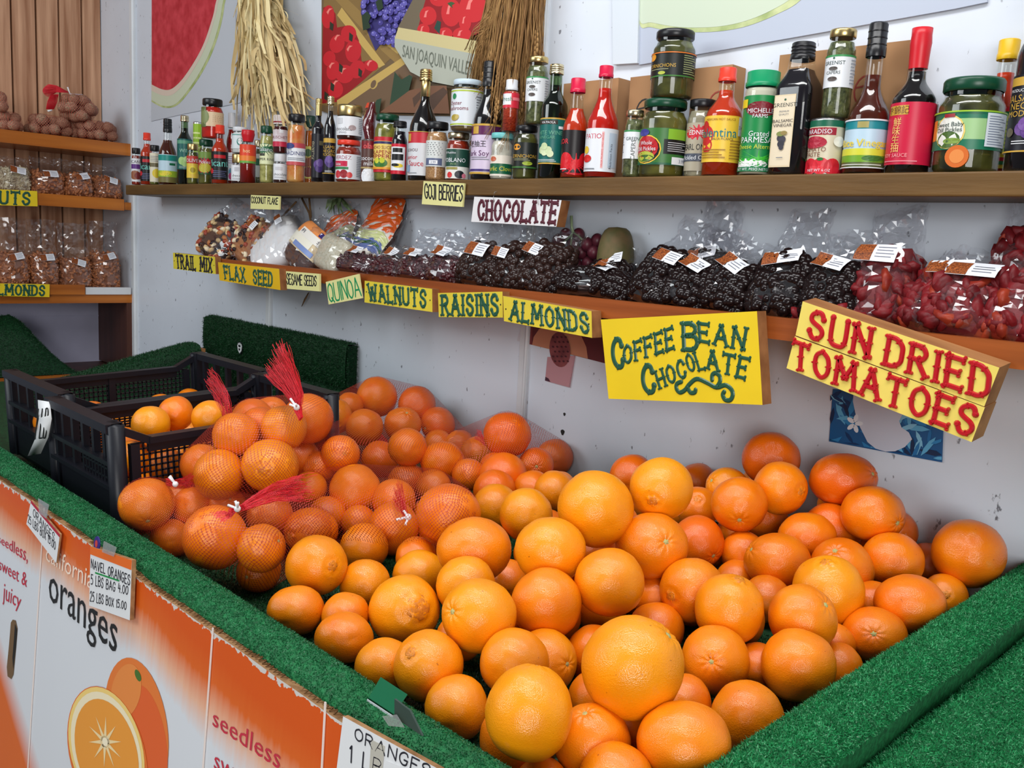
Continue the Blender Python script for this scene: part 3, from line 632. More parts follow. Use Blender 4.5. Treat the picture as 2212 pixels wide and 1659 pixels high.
# ------------------------------------------------------------------ oranges
def orange_mat():
    m = bpy.data.materials.new('orange_peel'); m.use_nodes = True; N, L = nt(m); b = N['Principled BSDF']
    oi = N.new('ShaderNodeObjectInfo'); tc = N.new('ShaderNodeTexCoord')
    def noise(s, d=4):
        n = N.new('ShaderNodeTexNoise'); n.noise_dimensions = '4D'; n.inputs['Scale'].default_value = s; n.inputs['Detail'].default_value = d
        mm = N.new('ShaderNodeMath'); mm.operation = 'MULTIPLY'; mm.inputs[1].default_value = 37.0; L.new(oi.outputs['Random'], mm.inputs[0])
        L.new(mm.outputs[0], n.inputs['W']); L.new(tc.outputs['Object'], n.inputs['Vector']); return n
    def ramp(src, p0, p1, c0, c1):
        r = N.new('ShaderNodeValToRGB'); r.color_ramp.elements[0].position = p0; r.color_ramp.elements[1].position = p1
        r.color_ramp.elements[0].color = (*c0, 1); r.color_ramp.elements[1].color = (*c1, 1); L.new(src, r.inputs[0]); return r
    sep = N.new('ShaderNodeSeparateColor'); L.new(oi.outputs['Color'], sep.inputs[0])
    n1 = noise(1.3, 3)
    ad = N.new('ShaderNodeMath'); ad.operation = 'MULTIPLY_ADD'; ad.inputs[1].default_value = 0.9; ad.inputs[2].default_value = -0.45; L.new(n1.outputs[0], ad.inputs[0])
    a2 = N.new('ShaderNodeMath'); a2.operation = 'ADD'; a2.use_clamp = True; L.new(ad.outputs[0], a2.inputs[0]); L.new(sep.outputs[0], a2.inputs[1])
    base = ramp(a2.outputs[0], 0.0, 1.0, (0.80, 0.138, 0.002), (0.92, 0.315, 0.003))
    n2 = noise(2.6, 5); sc = ramp(n2.outputs[0], 0.60, 0.76, (0, 0, 0), (0.45, 0.45, 0.45))
    mx = N.new('ShaderNodeMixRGB'); L.new(sc.outputs[0], mx.inputs[0]); L.new(base.outputs[0], mx.inputs[1]); mx.inputs[2].default_value = (0.76, 0.27, 0.06, 1)
    n3 = noise(9, 2); sp = ramp(n3.outputs[0], 0.72, 0.76, (1, 1, 1), (0.42, 0.30, 0.25))
    m2 = N.new('ShaderNodeMixRGB'); m2.blend_type = 'MULTIPLY'; m2.inputs[0].default_value = 0.8; L.new(mx.outputs[0], m2.inputs[1]); L.new(sp.outputs[0], m2.inputs[2])
    L.new(m2.outputs[0], b.inputs['Base Color'])
    b.inputs['Roughness'].default_value = 0.27; b.inputs['Specular IOR Level'].default_value = 0.6
    v = N.new('ShaderNodeTexVoronoi'); v.inputs['Scale'].default_value = 42; L.new(tc.outputs['Object'], v.inputs['Vector'])
    n4 = N.new('ShaderNodeTexNoise'); n4.inputs['Scale'].default_value = 20; L.new(tc.outputs['Object'], n4.inputs['Vector'])
    ms = N.new('ShaderNodeMath'); ms.operation = 'MULTIPLY_ADD'; ms.inputs[1].default_value = 0.5; L.new(v.outputs['Distance'], ms.inputs[0]); L.new(n4.outputs[0], ms.inputs[2])
    bp = N.new('ShaderNodeBump'); bp.inputs['Strength'].default_value = 0.15; bp.inputs['Distance'].default_value = 0.03; L.new(ms.outputs[0], bp.inputs['Height'])
    L.new(bp.outputs[0], b.inputs['Normal']); return m
M_OR = orange_mat()
M_STEM = pmat('orange_stem', S(160, 160, 80), 0.6, 0.3, col2=S(196, 190, 140), scale=500)
M_NAV = pmat('orange_navel', (0.80, 0.27, 0.012), 0.4, 0.45, col2=(0.55, 0.17, 0.02), scale=9, bump=0.3, bscale=14)
def orange_mesh(kind, seed):
    nu, nv = 44, 30; vs = []; fs = []; rs = random.Random(seed); ph = [rs.uniform(0, 6.28) for _ in range(8)]
    def rad(t, a):
        p = Vector((math.sin(t) * math.cos(a), math.sin(t) * math.sin(a), math.cos(t)))
        r = 1 + 0.035 * mnoise.noise(p * 1.3 + Vector((seed * 3.1, 0, 0))) + 0.014 * mnoise.noise(p * 4 + Vector((0, seed, 0)))
        if kind == 'S':
            r += 0.02 * math.exp(-(t / .45) ** 2) - .075 * math.exp(-(t / .13) ** 2) + .013 * math.cos(9 * a + ph[0]) * math.exp(-((t - .24) / .14) ** 2)
        elif kind in 'NB':
            g = .23 if kind == 'N' else .46
            r += -.045 * math.exp(-((t - g) / (.035 if kind == 'N' else .06)) ** 2) + .012 * math.exp(-((t - g * 1.4) / .1) ** 2)
            if t < g: r += .018 * math.cos(5 * a + ph[1]) * (t / g) + .012 * math.cos(3 * a + 30 * t)
        else: r -= 0.02 * math.exp(-(t / .2) ** 2)
        r -= .035 * math.exp(-((PI - t) / .15) ** 2)
        return p * r
    for j in range(nv + 1):
        t = PI * (j / nv) ** 1.25
        for i in range(nu): vs.append(rad(t, 2 * PI * i / nu))
    for j in range(nv):
        for i in range(nu): fs.append((j * nu + i, (j + 1) * nu + i, (j + 1) * nu + (i + 1) % nu, j * nu + (i + 1) % nu))
    mb = MB(); mb.add(vs, fs, M_OR, True); return mb.mesh('orange')
OM = {k: [orange_mesh(k, s) for s in ((1, 2, 3) if k != 'B' else (5,))] for k in 'SNBP'}
def stem_mesh():
    mb = MB(); vs = []; n = 15
    for k in range(n):
        a = 2 * PI * k / n; r = .10 if k % 3 else .055
        vs.append((r * math.cos(a), r * math.sin(a), .955))
    vs += [(.04 * math.cos(2 * PI * k / n), .04 * math.sin(2 * PI * k / n), .985) for k in range(n)]
    mb.add(vs, [(k, (k + 1) % n, n + (k + 1) % n, n + k) for k in range(n)] + [tuple(range(n, 2 * n))], M_STEM, True); return mb.mesh('stem')
def navel_mesh(g, seed):
    mb = MB(); rs = random.Random(seed); vs = []; fs = []; n = 20; m = 7
    for j in range(m + 1):
        t = g * .92 * j / m
        for k in range(n):
            a = 2 * PI * k / n
            r = .985 + .03 * (1 - (j / m) ** 2) + .028 * math.cos(5 * a + 2.2 * j) * (j / m) + .016 * mnoise.noise(Vector((math.cos(a) * 3 * j / m, math.sin(a) * 3 * j / m, seed)) * 2.0)
            if j == m: r = .955
            if j == 0: r = .97
            vs.append((r * math.sin(t) * math.cos(a), r * math.sin(t) * math.sin(a), r * math.cos(t)))
    for j in range(m):
        for k in range(n): fs.append((j * n + k, (j + 1) * n + k, (j + 1) * n + (k + 1) % n, j * n + (k + 1) % n))
    mb.add(vs, fs, M_NAV, True); return mb.mesh('navel')
STEM = stem_mesh(); NAV = {'N': navel_mesh(.21, 2), 'B': navel_mesh(.44, 5)}
BAGGED = {}
def place_orange(x, y, z, rad, hue, kind, pole, label, cat='orange', group='loose navel oranges', name='orange', asp=1.0):
    k = kind if kind else 'P'
    o = link(name, random.choice(OM[k]), None); o.location = (x, y, z)
    q = Vector(pole).to_track_quat('Z', 'Y'); o.rotation_mode = 'QUATERNION'; o.rotation_quaternion = q
    el = random.uniform(.97, 1.03); o.scale = (rad / el ** .5, rad / el ** .5, rad * el); o.color = (hue, hue, hue, 1)
    tag(o, label, cat, group)
    part = STEM if k == 'S' else NAV.get(k)
    if abs(asp - 1) > .03:      # an egg-shaped fruit gets its own mesh, longer across than high
        a = Vector(ray(CX, CY)).normalized(); rt = Vector(RW[:, 0]); up = -Vector(RW[:, 1]); e = asp ** .5
        M = Matrix.Identity(3)
        for ax, f_ in ((rt, e), (up, 1 / e)):
            M = M + Matrix([[ax[i] * ax[j] * (f_ - 1) for j in range(3)] for i in range(3)])
        T = (M @ q.to_matrix()).to_4x4(); o.data = o.data.copy(); o.data.transform(T); o.rotation_quaternion = (1, 0, 0, 0); o.scale = (rad, rad, rad)
        if part: part = part.copy(); part.transform(T)
    if part: link('stem' if k == 'S' else 'navel', part, o)
    return o
for line in ORANGES.split('\n'):
    k, pos, hue, fe, lab = line.split('|'); x, y, z, rad, asp = [float(t) for t in pos.split(',')]
    c = Vector((x, y, z + ZC)); rad *= 0.99
    if fe != '-':
        kind, fx, fy = fe.split(); v = Vector(ray(float(fx), float(fy))).normalized(); oc = c - Vector((0, 0, ZC))
        b = oc.dot(v); disc = b * b - oc.length_squared + rad * rad
        hit = v * (b - math.sqrt(disc)) if disc > 0 else v * b
        pole = (hit - oc).normalized()
    else:
        kind = None; away = c.normalized(); pole = (away + Vector((random.uniform(-.5, .5), random.uniform(-.5, .5), random.uniform(-.9, 0)))).normalized()
    g = 'loose navel oranges in the turf bin' if k[0].isdigit() else 'oranges inside red net bags'
    place_orange(c.x, c.y, c.z, rad, float(hue), kind, pole, lab, 'orange', g, asp=asp)
    if not k[0].isdigit(): BAGGED.setdefault('B' if k == 'A10' else k[0], []).append((c, rad))

for s_ in FILLERS.split(';'):
    x, y, z, rad = [float(t) for t in s_.split(',')]
    place_orange(x, y, z + ZC, rad, random.uniform(.1, .5), 'P', (random.uniform(-1, 1), .8, -.4), 'shaded orange glimpsed through a gap at the bottom of loose pile', 'orange', 'shaded oranges at the bottom of the pile')

# ------------------------------------------------------------------ red net bags over the fruit
def net_mat(name, spacing, thin, col, tintw=0.0):
    m = bpy.data.materials.new(name); m.use_nodes = True; N, L = nt(m); b = N['Principled BSDF']; b.inputs['Base Color'].default_value = (*col, 1); b.inputs['Roughness'].default_value = 0.5
    out = N['Material Output']; tc = N.new('ShaderNodeTexCoord'); masks = []
    # diamond mesh laid on by the main direction the net faces
    ge = N.new('ShaderNodeNewGeometry'); ab = N.new('ShaderNodeVectorMath'); ab.operation = 'ABSOLUTE'; L.new(ge.outputs['True Normal'], ab.inputs[0])
    sn = N.new('ShaderNodeSeparateXYZ'); L.new(ab.outputs[0], sn.inputs[0]); sp = N.new('ShaderNodeSeparateXYZ'); L.new(tc.outputs['Object'], sp.inputs[0])
    def mth(op, a, b_, c=None):
        n = N.new('ShaderNodeMath'); n.operation = op
        for i, q in enumerate((a, b_, c)):
            if q is None: continue
            if isinstance(q, (int, float)): n.inputs[i].default_value = q
            else: L.new(q, n.inputs[i])
        return n.outputs[0]
    zx = mth('GREATER_THAN', sn.outputs['Z'], sn.outputs['X']); zy = mth('GREATER_THAN', sn.outputs['Z'], sn.outputs['Y']); isz = mth('MULTIPLY', zx, zy); isx = mth('MULTIPLY', mth('GREATER_THAN', sn.outputs['X'], sn.outputs['Y']), mth('SUBTRACT', 1.0, isz))
    def pick(a, b_, k): return mth('ADD', mth('MULTIPLY', a, mth('SUBTRACT', 1.0, k)), mth('MULTIPLY', b_, k))
    u_ = pick(sp.outputs['X'], sp.outputs['Y'], isx); v_ = pick(sp.outputs['Z'], sp.outputs['Y'], isz)
    for sg in (1.0, -1.0):
        fr = N.new('ShaderNodeMath'); fr.operation = 'PINGPONG'; fr.inputs[1].default_value = 0.5
        L.new(mth('MULTIPLY', mth('MULTIPLY_ADD', v_, sg * .8, u_), 1 / spacing), fr.inputs[0]); masks.append(fr)
    s1 = []
    for mk in masks:
        lt = N.new('ShaderNodeMath'); lt.operation = 'LESS_THAN'; lt.inputs[1].default_value = thin; L.new(mk.outputs[0], lt.inputs[0])
        h = N.new('ShaderNodeMath'); h.operation = 'MULTIPLY'; h.inputs[1].default_value = 0.55; L.new(lt.outputs[0], h.inputs[0]); s1.append(h)
    mxm = N.new('ShaderNodeMath'); mxm.operation = 'MAXIMUM'; L.new(s1[0].outputs[0], mxm.inputs[0]); L.new(s1[1].outputs[0], mxm.inputs[1])
    sm = N.new('ShaderNodeMath'); sm.operation = 'ADD'; L.new(masks[0].outputs[0], sm.inputs[0]); L.new(masks[1].outputs[0], sm.inputs[1])
    kn = N.new('ShaderNodeMath'); kn.operation = 'LESS_THAN'; kn.inputs[1].default_value = 0.27; L.new(sm.outputs[0], kn.inputs[0])
    mm = N.new('ShaderNodeMath'); mm.operation = 'MAXIMUM'; L.new(mxm.outputs[0], mm.inputs[0]); L.new(kn.outputs[0], mm.inputs[1])
    t = N.new('ShaderNodeBsdfTransparent'); mx = N.new('ShaderNodeMixShader'); L.new(mm.outputs[0], mx.inputs[0]); L.new(t.outputs[0], mx.inputs[1]); L.new(b.outputs[0], mx.inputs[2]); L.new(mx.outputs[0], out.inputs[0]); return m
M_NET = net_mat('red_net', 0.0052, 0.06, (0.46, 0.04, 0.02))
M_NETS = net_mat('dense_red_net', .0030, .17, (.62, .02, .035))
M_NETR = pmat('red_net_strand', (0.70, 0.022, 0.035), 0.45, 0.4)
M_TIE = cm((0.80, 0.79, 0.80), 0.4)
def hull(balls, pad, mat, parent, name='net', n=110, sub=True):
    bm = bmesh.new()
    for c, r_ in balls:
        for i in range(n):
            zz = 1 - 2 * (i + .5) / n; a = i * 2.39996; s_ = math.sqrt(1 - zz * zz)
            bm.verts.new(c + Vector((s_ * math.cos(a), s_ * math.sin(a), zz)) * (r_ + pad))
    res = bmesh.ops.convex_hull(bm, input=bm.verts); bm.verts.ensure_lookup_table()
    bmesh.ops.delete(bm, geom=list({e for e in res['geom_interior'] if isinstance(e, bmesh.types.BMVert)}), context='VERTS')
    me = bpy.data.meshes.new(name); bm.to_mesh(me); bm.free(); me.materials.append(mat)
    for p in me.polygons: p.use_smooth = True
    return link(name, me, parent)
def tie_mesh(mb, p, s=0.012, seed=1):
    rs = random.Random(seed); mb.ball(p, s * .42, M_TIE, 7, 5)
    for k in range(3):
        d = Vector((rs.uniform(-1, 1), rs.uniform(-.6, .1), rs.uniform(-.2, 1))).normalized() * s * rs.uniform(.9, 1.6)
        mb.tube([p, p + d * .6, p + d], s * .16, M_TIE, 5)
def tail(path, Y0, Y1, w0, w1, n, parent, fray=0.3, seed=3, knots=5):
    """gathered end of a net: n strands from the tie, spreading along a centre line of picture points"""
    rs = random.Random(seed); mb = MB(); m = len(path); C = [onY(px, py, Y0 + (Y1 - Y0) * i / (m - 1)) for i, (px, py) in enumerate(path)]
    for k in range(n):
        u0 = (k + .5) / n * 2 - 1; ph = rs.uniform(0, 6.28); end = 1 - rs.uniform(0, fray); dy = rs.uniform(-1, 1); P = []
        for i in range(m * 4 - 3):
            s_ = i / 4 / (m - 1) * end; q = s_ * (m - 1); a = min(int(q), m - 2); fr = q - a; c = C[a].lerp(C[a + 1], fr)
            d = (C[a + 1] - C[a]).normalized(); side = d.cross(Vector((0, -1, 0))).normalized(); w = w0 + (w1 - w0) * s_ ** 1.3
            zig = math.sin(ph + i * 1.9) * w / n * 1.4
            P.append(c + side * (u0 * w + zig) + Vector((0, dy * w * .35 + math.sin(i + ph) * .001, 0)))
        mb.tube(P, 0.00042, M_NETR, 3, False)
    rows = []
    for i in range(m * 4 - 3):
        s_ = i / 4 / (m - 1) * (1 - fray * .6); q = s_ * (m - 1); a = min(int(q), m - 2); c = C[a].lerp(C[a + 1], q - a); d = (C[a + 1] - C[a]).normalized(); side = d.cross(Vector((0, -1, 0))).normalized(); w = w0 + (w1 - w0) * s_ ** 1.3
        rows.append([c + side * (w * u) + Vector((0, w * .3 * math.sin(5 * u + i * .4), 0)) for u in (-1, -.66, -.33, 0, .33, .66, 1)])
    mb.add([p for r_ in rows for p in r_], [(i * 7 + j, i * 7 + j + 1, i * 7 + j + 8, i * 7 + j + 7) for i in range(len(rows) - 1) for j in range(6)], M_NETS, True)
    o = mb.build('net_tail', parent); o['kind'] = 'stuff'; return o
NB = {'A': ('net_bag', 'red net bag of oranges with fan-shaped tail standing up, beside the crate'), 'B': ('net_bag', 'red net bag of oranges piled against the long wall, with knotted red tail'),
      'C': ('net_bag', 'red net bag of oranges in the middle of the pile with frayed tie'), 'D': ('net_bag', 'red net bag of oranges at front left on the turf rail, long flat tail'), 'E': ('net_bag', 'red net bag of oranges at right, under the wall seam')}
NETS = {}
for k, (nm, lab) in NB.items():
    cs = BAGGED[k]; base = Vector((sum(c.x for c, r_ in cs) / len(cs), sum(c.y for c, r_ in cs) / len(cs), min(c.z - r_ for c, r_ in cs)))
    t = thing(nm, lab, 'net bag', (0, 0, 0), 'red net bags of oranges'); NETS[k] = t
    hull(cs, 0.0018, M_NET, t)
def bag_tail(k, path, Y0, Y1, w0, w1, n, tie, fray=.25, seed=1, ts=.013):
    tail(path, Y0, Y1, w0, w1, n, NETS[k], fray, seed)
    if tie: mb = MB(); tie_mesh(mb, onY(tie[0], tie[1], Y0 - .012), ts, seed); mb.build('white_tie', NETS[k])
def ycen(k, i): return BAGGED[k][i][0].y
ya = BAGGED['A'][1][0].y - BAGGED['A'][1][1] * .75
bag_tail('A', [(650, 905), (643, 880), (641, 855), (625, 825), (608, 798), (590, 768)], ya, ya + .02, .005, .044, 110, (641, 880), .14, 4)
ya7 = BAGGED['A'][6][0].y - 0.04
bag_tail('A', [(490, 905), (487, 880), (478, 855), (462, 830), (446, 812)], ya7 - .03, ya7 - .01, .016, .022, 26, None, .12, 6)
yb = BAGGED['B'][8][0].y - .05
bag_tail('B', [(782, 950), (800, 940), (818, 942), (832, 960), (838, 985), (830, 1010)], yb, yb, .006, .028, 34, (781, 960), .1, 8)
yc = BAGGED['C'][4][0].y - .055
bag_tail('C', [(880, 1120), (873, 1100), (864, 1080), (856, 1055)], yc + .0, yc + .05, .005, .024, 30, (882, 1117), .2, 9, .014)
yd = BAGGED['D'][2][0].y - .02
bag_tail('D', [(500, 1103), (525, 1096), (560, 1078), (598, 1062), (640, 1056), (684, 1052)], yd + .0, yd + .10, .004, .024, 40, (513, 1099), .2, 12, .012)
bag_tail('D', [(470, 1118), (492, 1110), (508, 1102)], yd - .03, yd, .014, .004, 20, None, .1, 13)
bag_tail('D', [(360, 1040), (378, 1046), (400, 1043), (418, 1036)], BAGGED['D'][0][0].y + .03, BAGGED['D'][0][0].y + .03, .006, .012, 18, (379, 1046), .1, 14, .012)
bag_tail('E', [(1050, 960), (1038, 945), (1028, 935)], BAGGED['E'][0][0].y + .03, BAGGED['E'][0][0].y + .03, .006, .016, 18, None, .2, 15)
# ------------------------------------------------------------------ black produce crates
def lattice(mb, o, u, v, nu, nv, bar, thick, n, frame=None):
    """grid of bars on the parallelogram o + u, v with face normal n"""
    o, u, v, n = Vector(o), Vector(u), Vector(v), Vector(n).normalized()
    for i in range(nu + 1):
        p = o + u * (i / nu); mb.beam(p, p + v, bar, thick, M_BLK, n)
    for j in range(nv + 1):
        p = o + v * (j / nv); mb.beam(p, p + u, bar, thick, M_BLK, n)
def crate(x0, x1, y0, y1, zb, label, tilt, dz=0.0):
    t = thing('produce_crate', label, 'crate', (x0, y0, zb), 'black plastic produce crates'); t.rotation_euler = (tilt, 0, 0)
    w, l, h = x1 - x0, y1 - y0, 0.165; rise = 0.032
    for yy, s in ((0.0, -1), (l, 1)):                              # raised end walls
        mb = MB(); yi = yy + 0.012 * (-s)
        mb.box((0.0, min(yy, yi), 0), (w, max(yy, yi), h * .46), M_BLK)
        for x in (0, w - .03): mb.box((x, min(yy, yi) - .004, 0), (x + .03, max(yy, yi) + .004, h + rise), M_BLK)
        mb.box((0, yy - .014, h + rise - .016), (w, yy + .014, h + rise), M_BLK); mb.box((0, yy - .009, h * .72), (w, yy + .009, h * .72 + .008), M_BLK); mb.box((0, yy - .011, h * .46), (w, yy + .011, h * .46 + .008), M_BLK)
        for k in range(1, 6): mb.box((k * w / 6 - .006, min(yy, yi), h * .46), (k * w / 6 + .006, max(yy, yi), h + rise - .01), M_BLK)
        lattice(mb, (w * .52, yy, h * .46), (w * .42, 0, 0), (0, 0, h * .3), 9, 3, .0035, .005, (0, 1, 0))
        mb.build('end_wall', t)
    for xx in (0.005, w - .005):                                    # lower side walls with sloping corners
        mb = MB()
        mb.box((xx - .006, 0, 0), (xx + .006, l, h * .14), M_BLK)
        mb.beam((xx, .06, h - .006), (xx, l - .06, h - .006), .022, .012, M_BLK)
        mb.beam((xx, .06, h - .018), (xx, l - .06, h - .018), .008, .02, M_BLK)
        mb.beam((xx, .0, h + rise - .008), (xx, .065, h - .008), .018, .014, M_BLK); mb.beam((xx, l, h + rise - .008), (xx, l - .065, h - .008), .018, .014, M_BLK)
        for k in (0, .5, 1): mb.beam((xx, .035 + (l - .07) * k, 0), (xx, .035 + (l - .07) * k, h - .01), .016, .014, M_BLK, (1, 0, 0))
        lattice(mb, (xx, .03, h * .12), (0, l - .06, 0), (0, 0, h * .82), 36, 12, .0028, .004, (1, 0, 0))
        mb.build('side_wall', t)
    mb = MB(); mb.box((0, 0, 0), (w, l, .006), M_BLK); mb.build('base', t)
    for px, py in ((0.004, 0.004), (w - .004, 0.004), (0.004, l - .004), (w - .004, l - .004)):
        mb = MB(); mb.lathe([(.016, 0), (.016, h + rise - .004), (.001, h + rise)], M_BLK, 12, (px, py, 0)); mb.build('corner_post', t)
    return t
CZ = ZB + 0.004
crate(-1.900, -1.588, 0.622, 1.075, CZ + .012, 'black slatted produce crate nearest the netted oranges, a few oranges showing', 0.045)
crate(-2.285, -1.920, 0.655, 1.11, CZ + .012, 'black slatted produce crate at left, behind a white price card', 0.045)
def crate_orange(px, py, X, dia, hue, lab, kind=None):
    c = onX(px, py, X); place_orange(c.x, c.y, c.z, dia / 2, hue, kind, (random.uniform(-1, 1), .6, random.uniform(-1, 1)), lab, 'orange', 'oranges in the black crates')
crate_orange(380, 893, -1.74, .070, .35, 'reddish orange on top in the right crate, higher of two')
crate_orange(326, 917, -1.70, .072, .95, 'yellowish orange on top in the right crate, lower of two', 'N')
crate_orange(452, 902, -1.66, .068, .9, 'yellow orange at far side of the right crate beside the short red net tail')
rs = random.Random(5); got = []
for (x0, x1, y0, y1, n, lab) in ((-1.865, -1.625, .66, 1.03, 34, 'orange seen through the lattice of the right-hand black crate'), (-2.245, -1.955, .69, 1.07, 34, 'orange seen through the lattice of the left-hand black crate')):
    tries = 0; k = 0
    while k < n and tries < 4000:
        tries += 1; r_ = rs.uniform(.033, .037); c = Vector((rs.uniform(x0, x1), rs.uniform(y0, y1), CZ + .055 + (0 if k < n * .55 else .052)))
        if all((c - g).length > r_ + q - .010 for g, q in got):
            got.append((c, r_)); k += 1
            o = place_orange(c.x, c.y, c.z, r_, rs.uniform(.2, .8), 'P', (rs.uniform(-1, 1), .5, -.5), lab, 'orange', lab.replace('orange seen', 'oranges seen'))
# curled white price card on the left crate
mb = MB(); q = [onY(107, 868, .60), onY(111, 905, .597), onY(104, 945, .60), onY(88, 980, .604)]; w = Vector((-.046, -.004, -.012)) 
P = []
for i, p in enumerate(q): P += [p, p + Vector((-0.030 - .004 * i, -.012, -.004 * i))]
mb.add(P, [(2 * i, 2 * i + 1, 2 * i + 3, 2 * i + 2) for i in range(3)], M_WHITE, True)
o = mb.build('price_card'); md = o.modifiers.new('thick', 'SOLIDIFY'); md.thickness = .0012
tag(o, 'curled white price card hanging on the left black crate', 'price card')
mb = MB(); inkq = [P[3] + Vector((.004, -.0025, .02)), P[2] + Vector((-.004, -.0025, .02)), P[4] + Vector((-.004, -.0025, -0.0)), P[5] + Vector((.004, -.0025, 0.0))]
paint(mb, '1 LB', inkq, cm((.02, .02, .02)), .09, False, h=.0003); mb.build('lettering', o)

# ------------------------------------------------------------------ printed cardboard along the front
BP = Vector((0, 0.498, ZR - 0.018)); BN = Vector((0, 1, -0.095)).normalized()
def onB(x, y, d=0.0): return onP(x, y, BP, BN) - BN * d
def box_mat():
    m = pmat('printed_cardboard', (0.68, 0.69, 0.70), 0.45, 0.35); N, L = nt(m); b = N['Principled BSDF']
    tc = N.new('ShaderNodeTexCoord'); sp = N.new('ShaderNodeSeparateXYZ'); L.new(tc.outputs['Object'], sp.inputs[0])
    mp = N.new('ShaderNodeMapping'); mp.inputs['Scale'].default_value = (60, 1, 1.5); L.new(tc.outputs['Object'], mp.inputs['Vector'])
    nz = N.new('ShaderNodeTexNoise'); nz.inputs['Scale'].default_value = 2.0; L.new(mp.outputs[0], nz.inputs['Vector'])
    big = N.new('ShaderNodeTexNoise'); big.inputs['Scale'].default_value = 3.2; big.inputs['Detail'].default_value = 1; L.new(tc.outputs['Object'], big.inputs['Vector'])
    def mth(op, a, b_, c=None):
        n = N.new('ShaderNodeMath'); n.operation = op
        for i, q in enumerate((a, b_, c)):
            if q is None: continue
            if isinstance(q, (int, float)): n.inputs[i].default_value = q
            else: L.new(q, n.inputs[i])
        return n.outputs[0]
    # printed band along the top edge, a little deeper towards the right
    cen = mth('MULTIPLY_ADD', mth('MAXIMUM', mth('ADD', sp.outputs['X'], 1.15), 0.0), 0.10, 0.062)
    dep_ = mth('ADD', mth('MULTIPLY', mth('ADD', sp.outputs['Z'], cen), -1.0), mth('MULTIPLY_ADD', nz.outputs[0], 0.02, -0.01))
    dep_ = mth('ADD', dep_, mth('MULTIPLY_ADD', big.outputs[0], 0.04, -0.02))
    cr = N.new('ShaderNodeValToRGB'); e = cr.color_ramp.elements
    e[0].position = 0.0; e[0].color = (*S(212, 84, 14), 1); e[1].position = 1.0; e[1].color = (*S(214, 217, 222), 1)
    k = cr.color_ramp.elements.new(0.3); k.color = (*S(216, 98, 28), 1); k = cr.color_ramp.elements.new(0.65); k.color = (*S(228, 176, 146), 1)
    L.new(mth('MULTIPLY_ADD', dep_, 9.5, 0.5), cr.inputs[0])
    # orange returns at the lower left corner
    low = mth('SUBTRACT', mth('MULTIPLY', mth('ADD', sp.outputs['Z'], 0.325), -1.0), mth('MULTIPLY', mth('ADD', sp.outputs['X'], 1.67), 0.55))
    c2 = N.new('ShaderNodeValToRGB'); c2.color_ramp.elements[0].position = 0.0; c2.color_ramp.elements[1].position = 0.07; L.new(low, c2.inputs[0])
    mx = N.new('ShaderNodeMixRGB'); L.new(c2.outputs[0], mx.inputs[0]); L.new(cr.outputs[0], mx.inputs[1]); mx.inputs[2].default_value = (*S(218, 102, 34), 1)
    # torn paper along the top edge
    tn = N.new('ShaderNodeTexNoise'); tn.inputs['Scale'].default_value = 80; tn.inputs['Detail'].default_value = 5; L.new(tc.outputs['Object'], tn.inputs['Vector'])
    tear = mth('LESS_THAN', mth('ADD', mth('MULTIPLY', sp.outputs['Z'], -1.0), mth('MULTIPLY', tn.outputs[0], -0.03)), -0.0125)
    m2 = N.new('ShaderNodeMixRGB'); L.new(tear, m2.inputs[0]); L.new(mx.outputs[0], m2.inputs[1]); m2.inputs[2].default_value = (0.62, 0.58, 0.54, 1)
    L.new(m2.outputs[0], b.inputs['Base Color']); return m
M_BOX = box_mat()
M_KRAFT = pmat('brown_cardboard', S(168, 128, 88), 0.85, 0.2, col2=S(120, 86, 54), scale=60, bump=0.4, bscale=90)
t = thing('produce_carton', 'orange and white printed orange carton standing under the turf rail', 'cardboard box', (0, 0, 0))
xa, xb = -2.6, 0.90; zt = ZR - 0.018; hh = 0.80; org = Vector((0, BP.y, zt))
mb = MB(); nrm = BN * 0.012; dn = Vector((0, -0.095, -1)) 
L_ = hh
nseg = 60; vs = []; fs = []
for i in range(nseg + 1):
    x = xa + (xb - xa) * i / nseg; rag = 0.004 * mnoise.noise(Vector((x * 14, 0, 3))) + .003 * mnoise.noise(Vector((x * 60, 2, 3)))
    vs += [Vector((x, 0, rag)), Vector((x, 0, 0)) + dn * L_, Vector((x, 0, rag)) + nrm, Vector((x, 0, 0)) + dn * L_ + nrm]
for i in range(nseg): a = 4 * i; fs.append((a, a + 1, a + 5, a + 4))
mb.add(vs, fs, M_BOX); mb.add(vs, [(4 * i, 4 * i + 4, 4 * i + 6, 4 * i + 2) for i in range(nseg)] + [(4 * i + 2, 4 * i + 6, 4 * i + 7, 4 * i + 3) for i in range(nseg)], M_KRAFT)
pan = mb.build('carton_panel', t, org)
mb = MB()    # zigzag flutes of darker brown board on the cut top edge
for i in range(int((xb - xa) / 0.004)):
    x = xa + i * .004; rag = 0.004 * mnoise.noise(Vector((x * 14, 0, 3))) + .003 * mnoise.noise(Vector((x * 60, 2, 3)))
    p = org + Vector((x, 0.001, rag + .0004)); a, b = (.002, .0095) if i % 2 else (.0095, .002); q = Vector((x + .004, 0.001, rag + .0004)) + org
    mb.beam(p + Vector((0, a, -.0008)), q + Vector((0, b, -.0008)), .0011, .0012, pmat('flute_brown', S(104, 74, 46), .9, .1))
fl = mb.build('corrugation', t); fl['kind'] = 'stuff'
mb = MB()    # scored folds
M_FOLD = pmat('fold_line', S(228, 214, 206), 0.6, 0.3)
for a, b in (((462, 1356), (436, 1720)), ((705, 1516), (690, 1800)), ((97, 1098), (58, 1720))):
    mb = MB(); p, q = onB(*a, .0012), onB(*b, .0012); mb.beam(p, q, .0026, .0012, M_FOLD, BN); mb.build('fold', t)
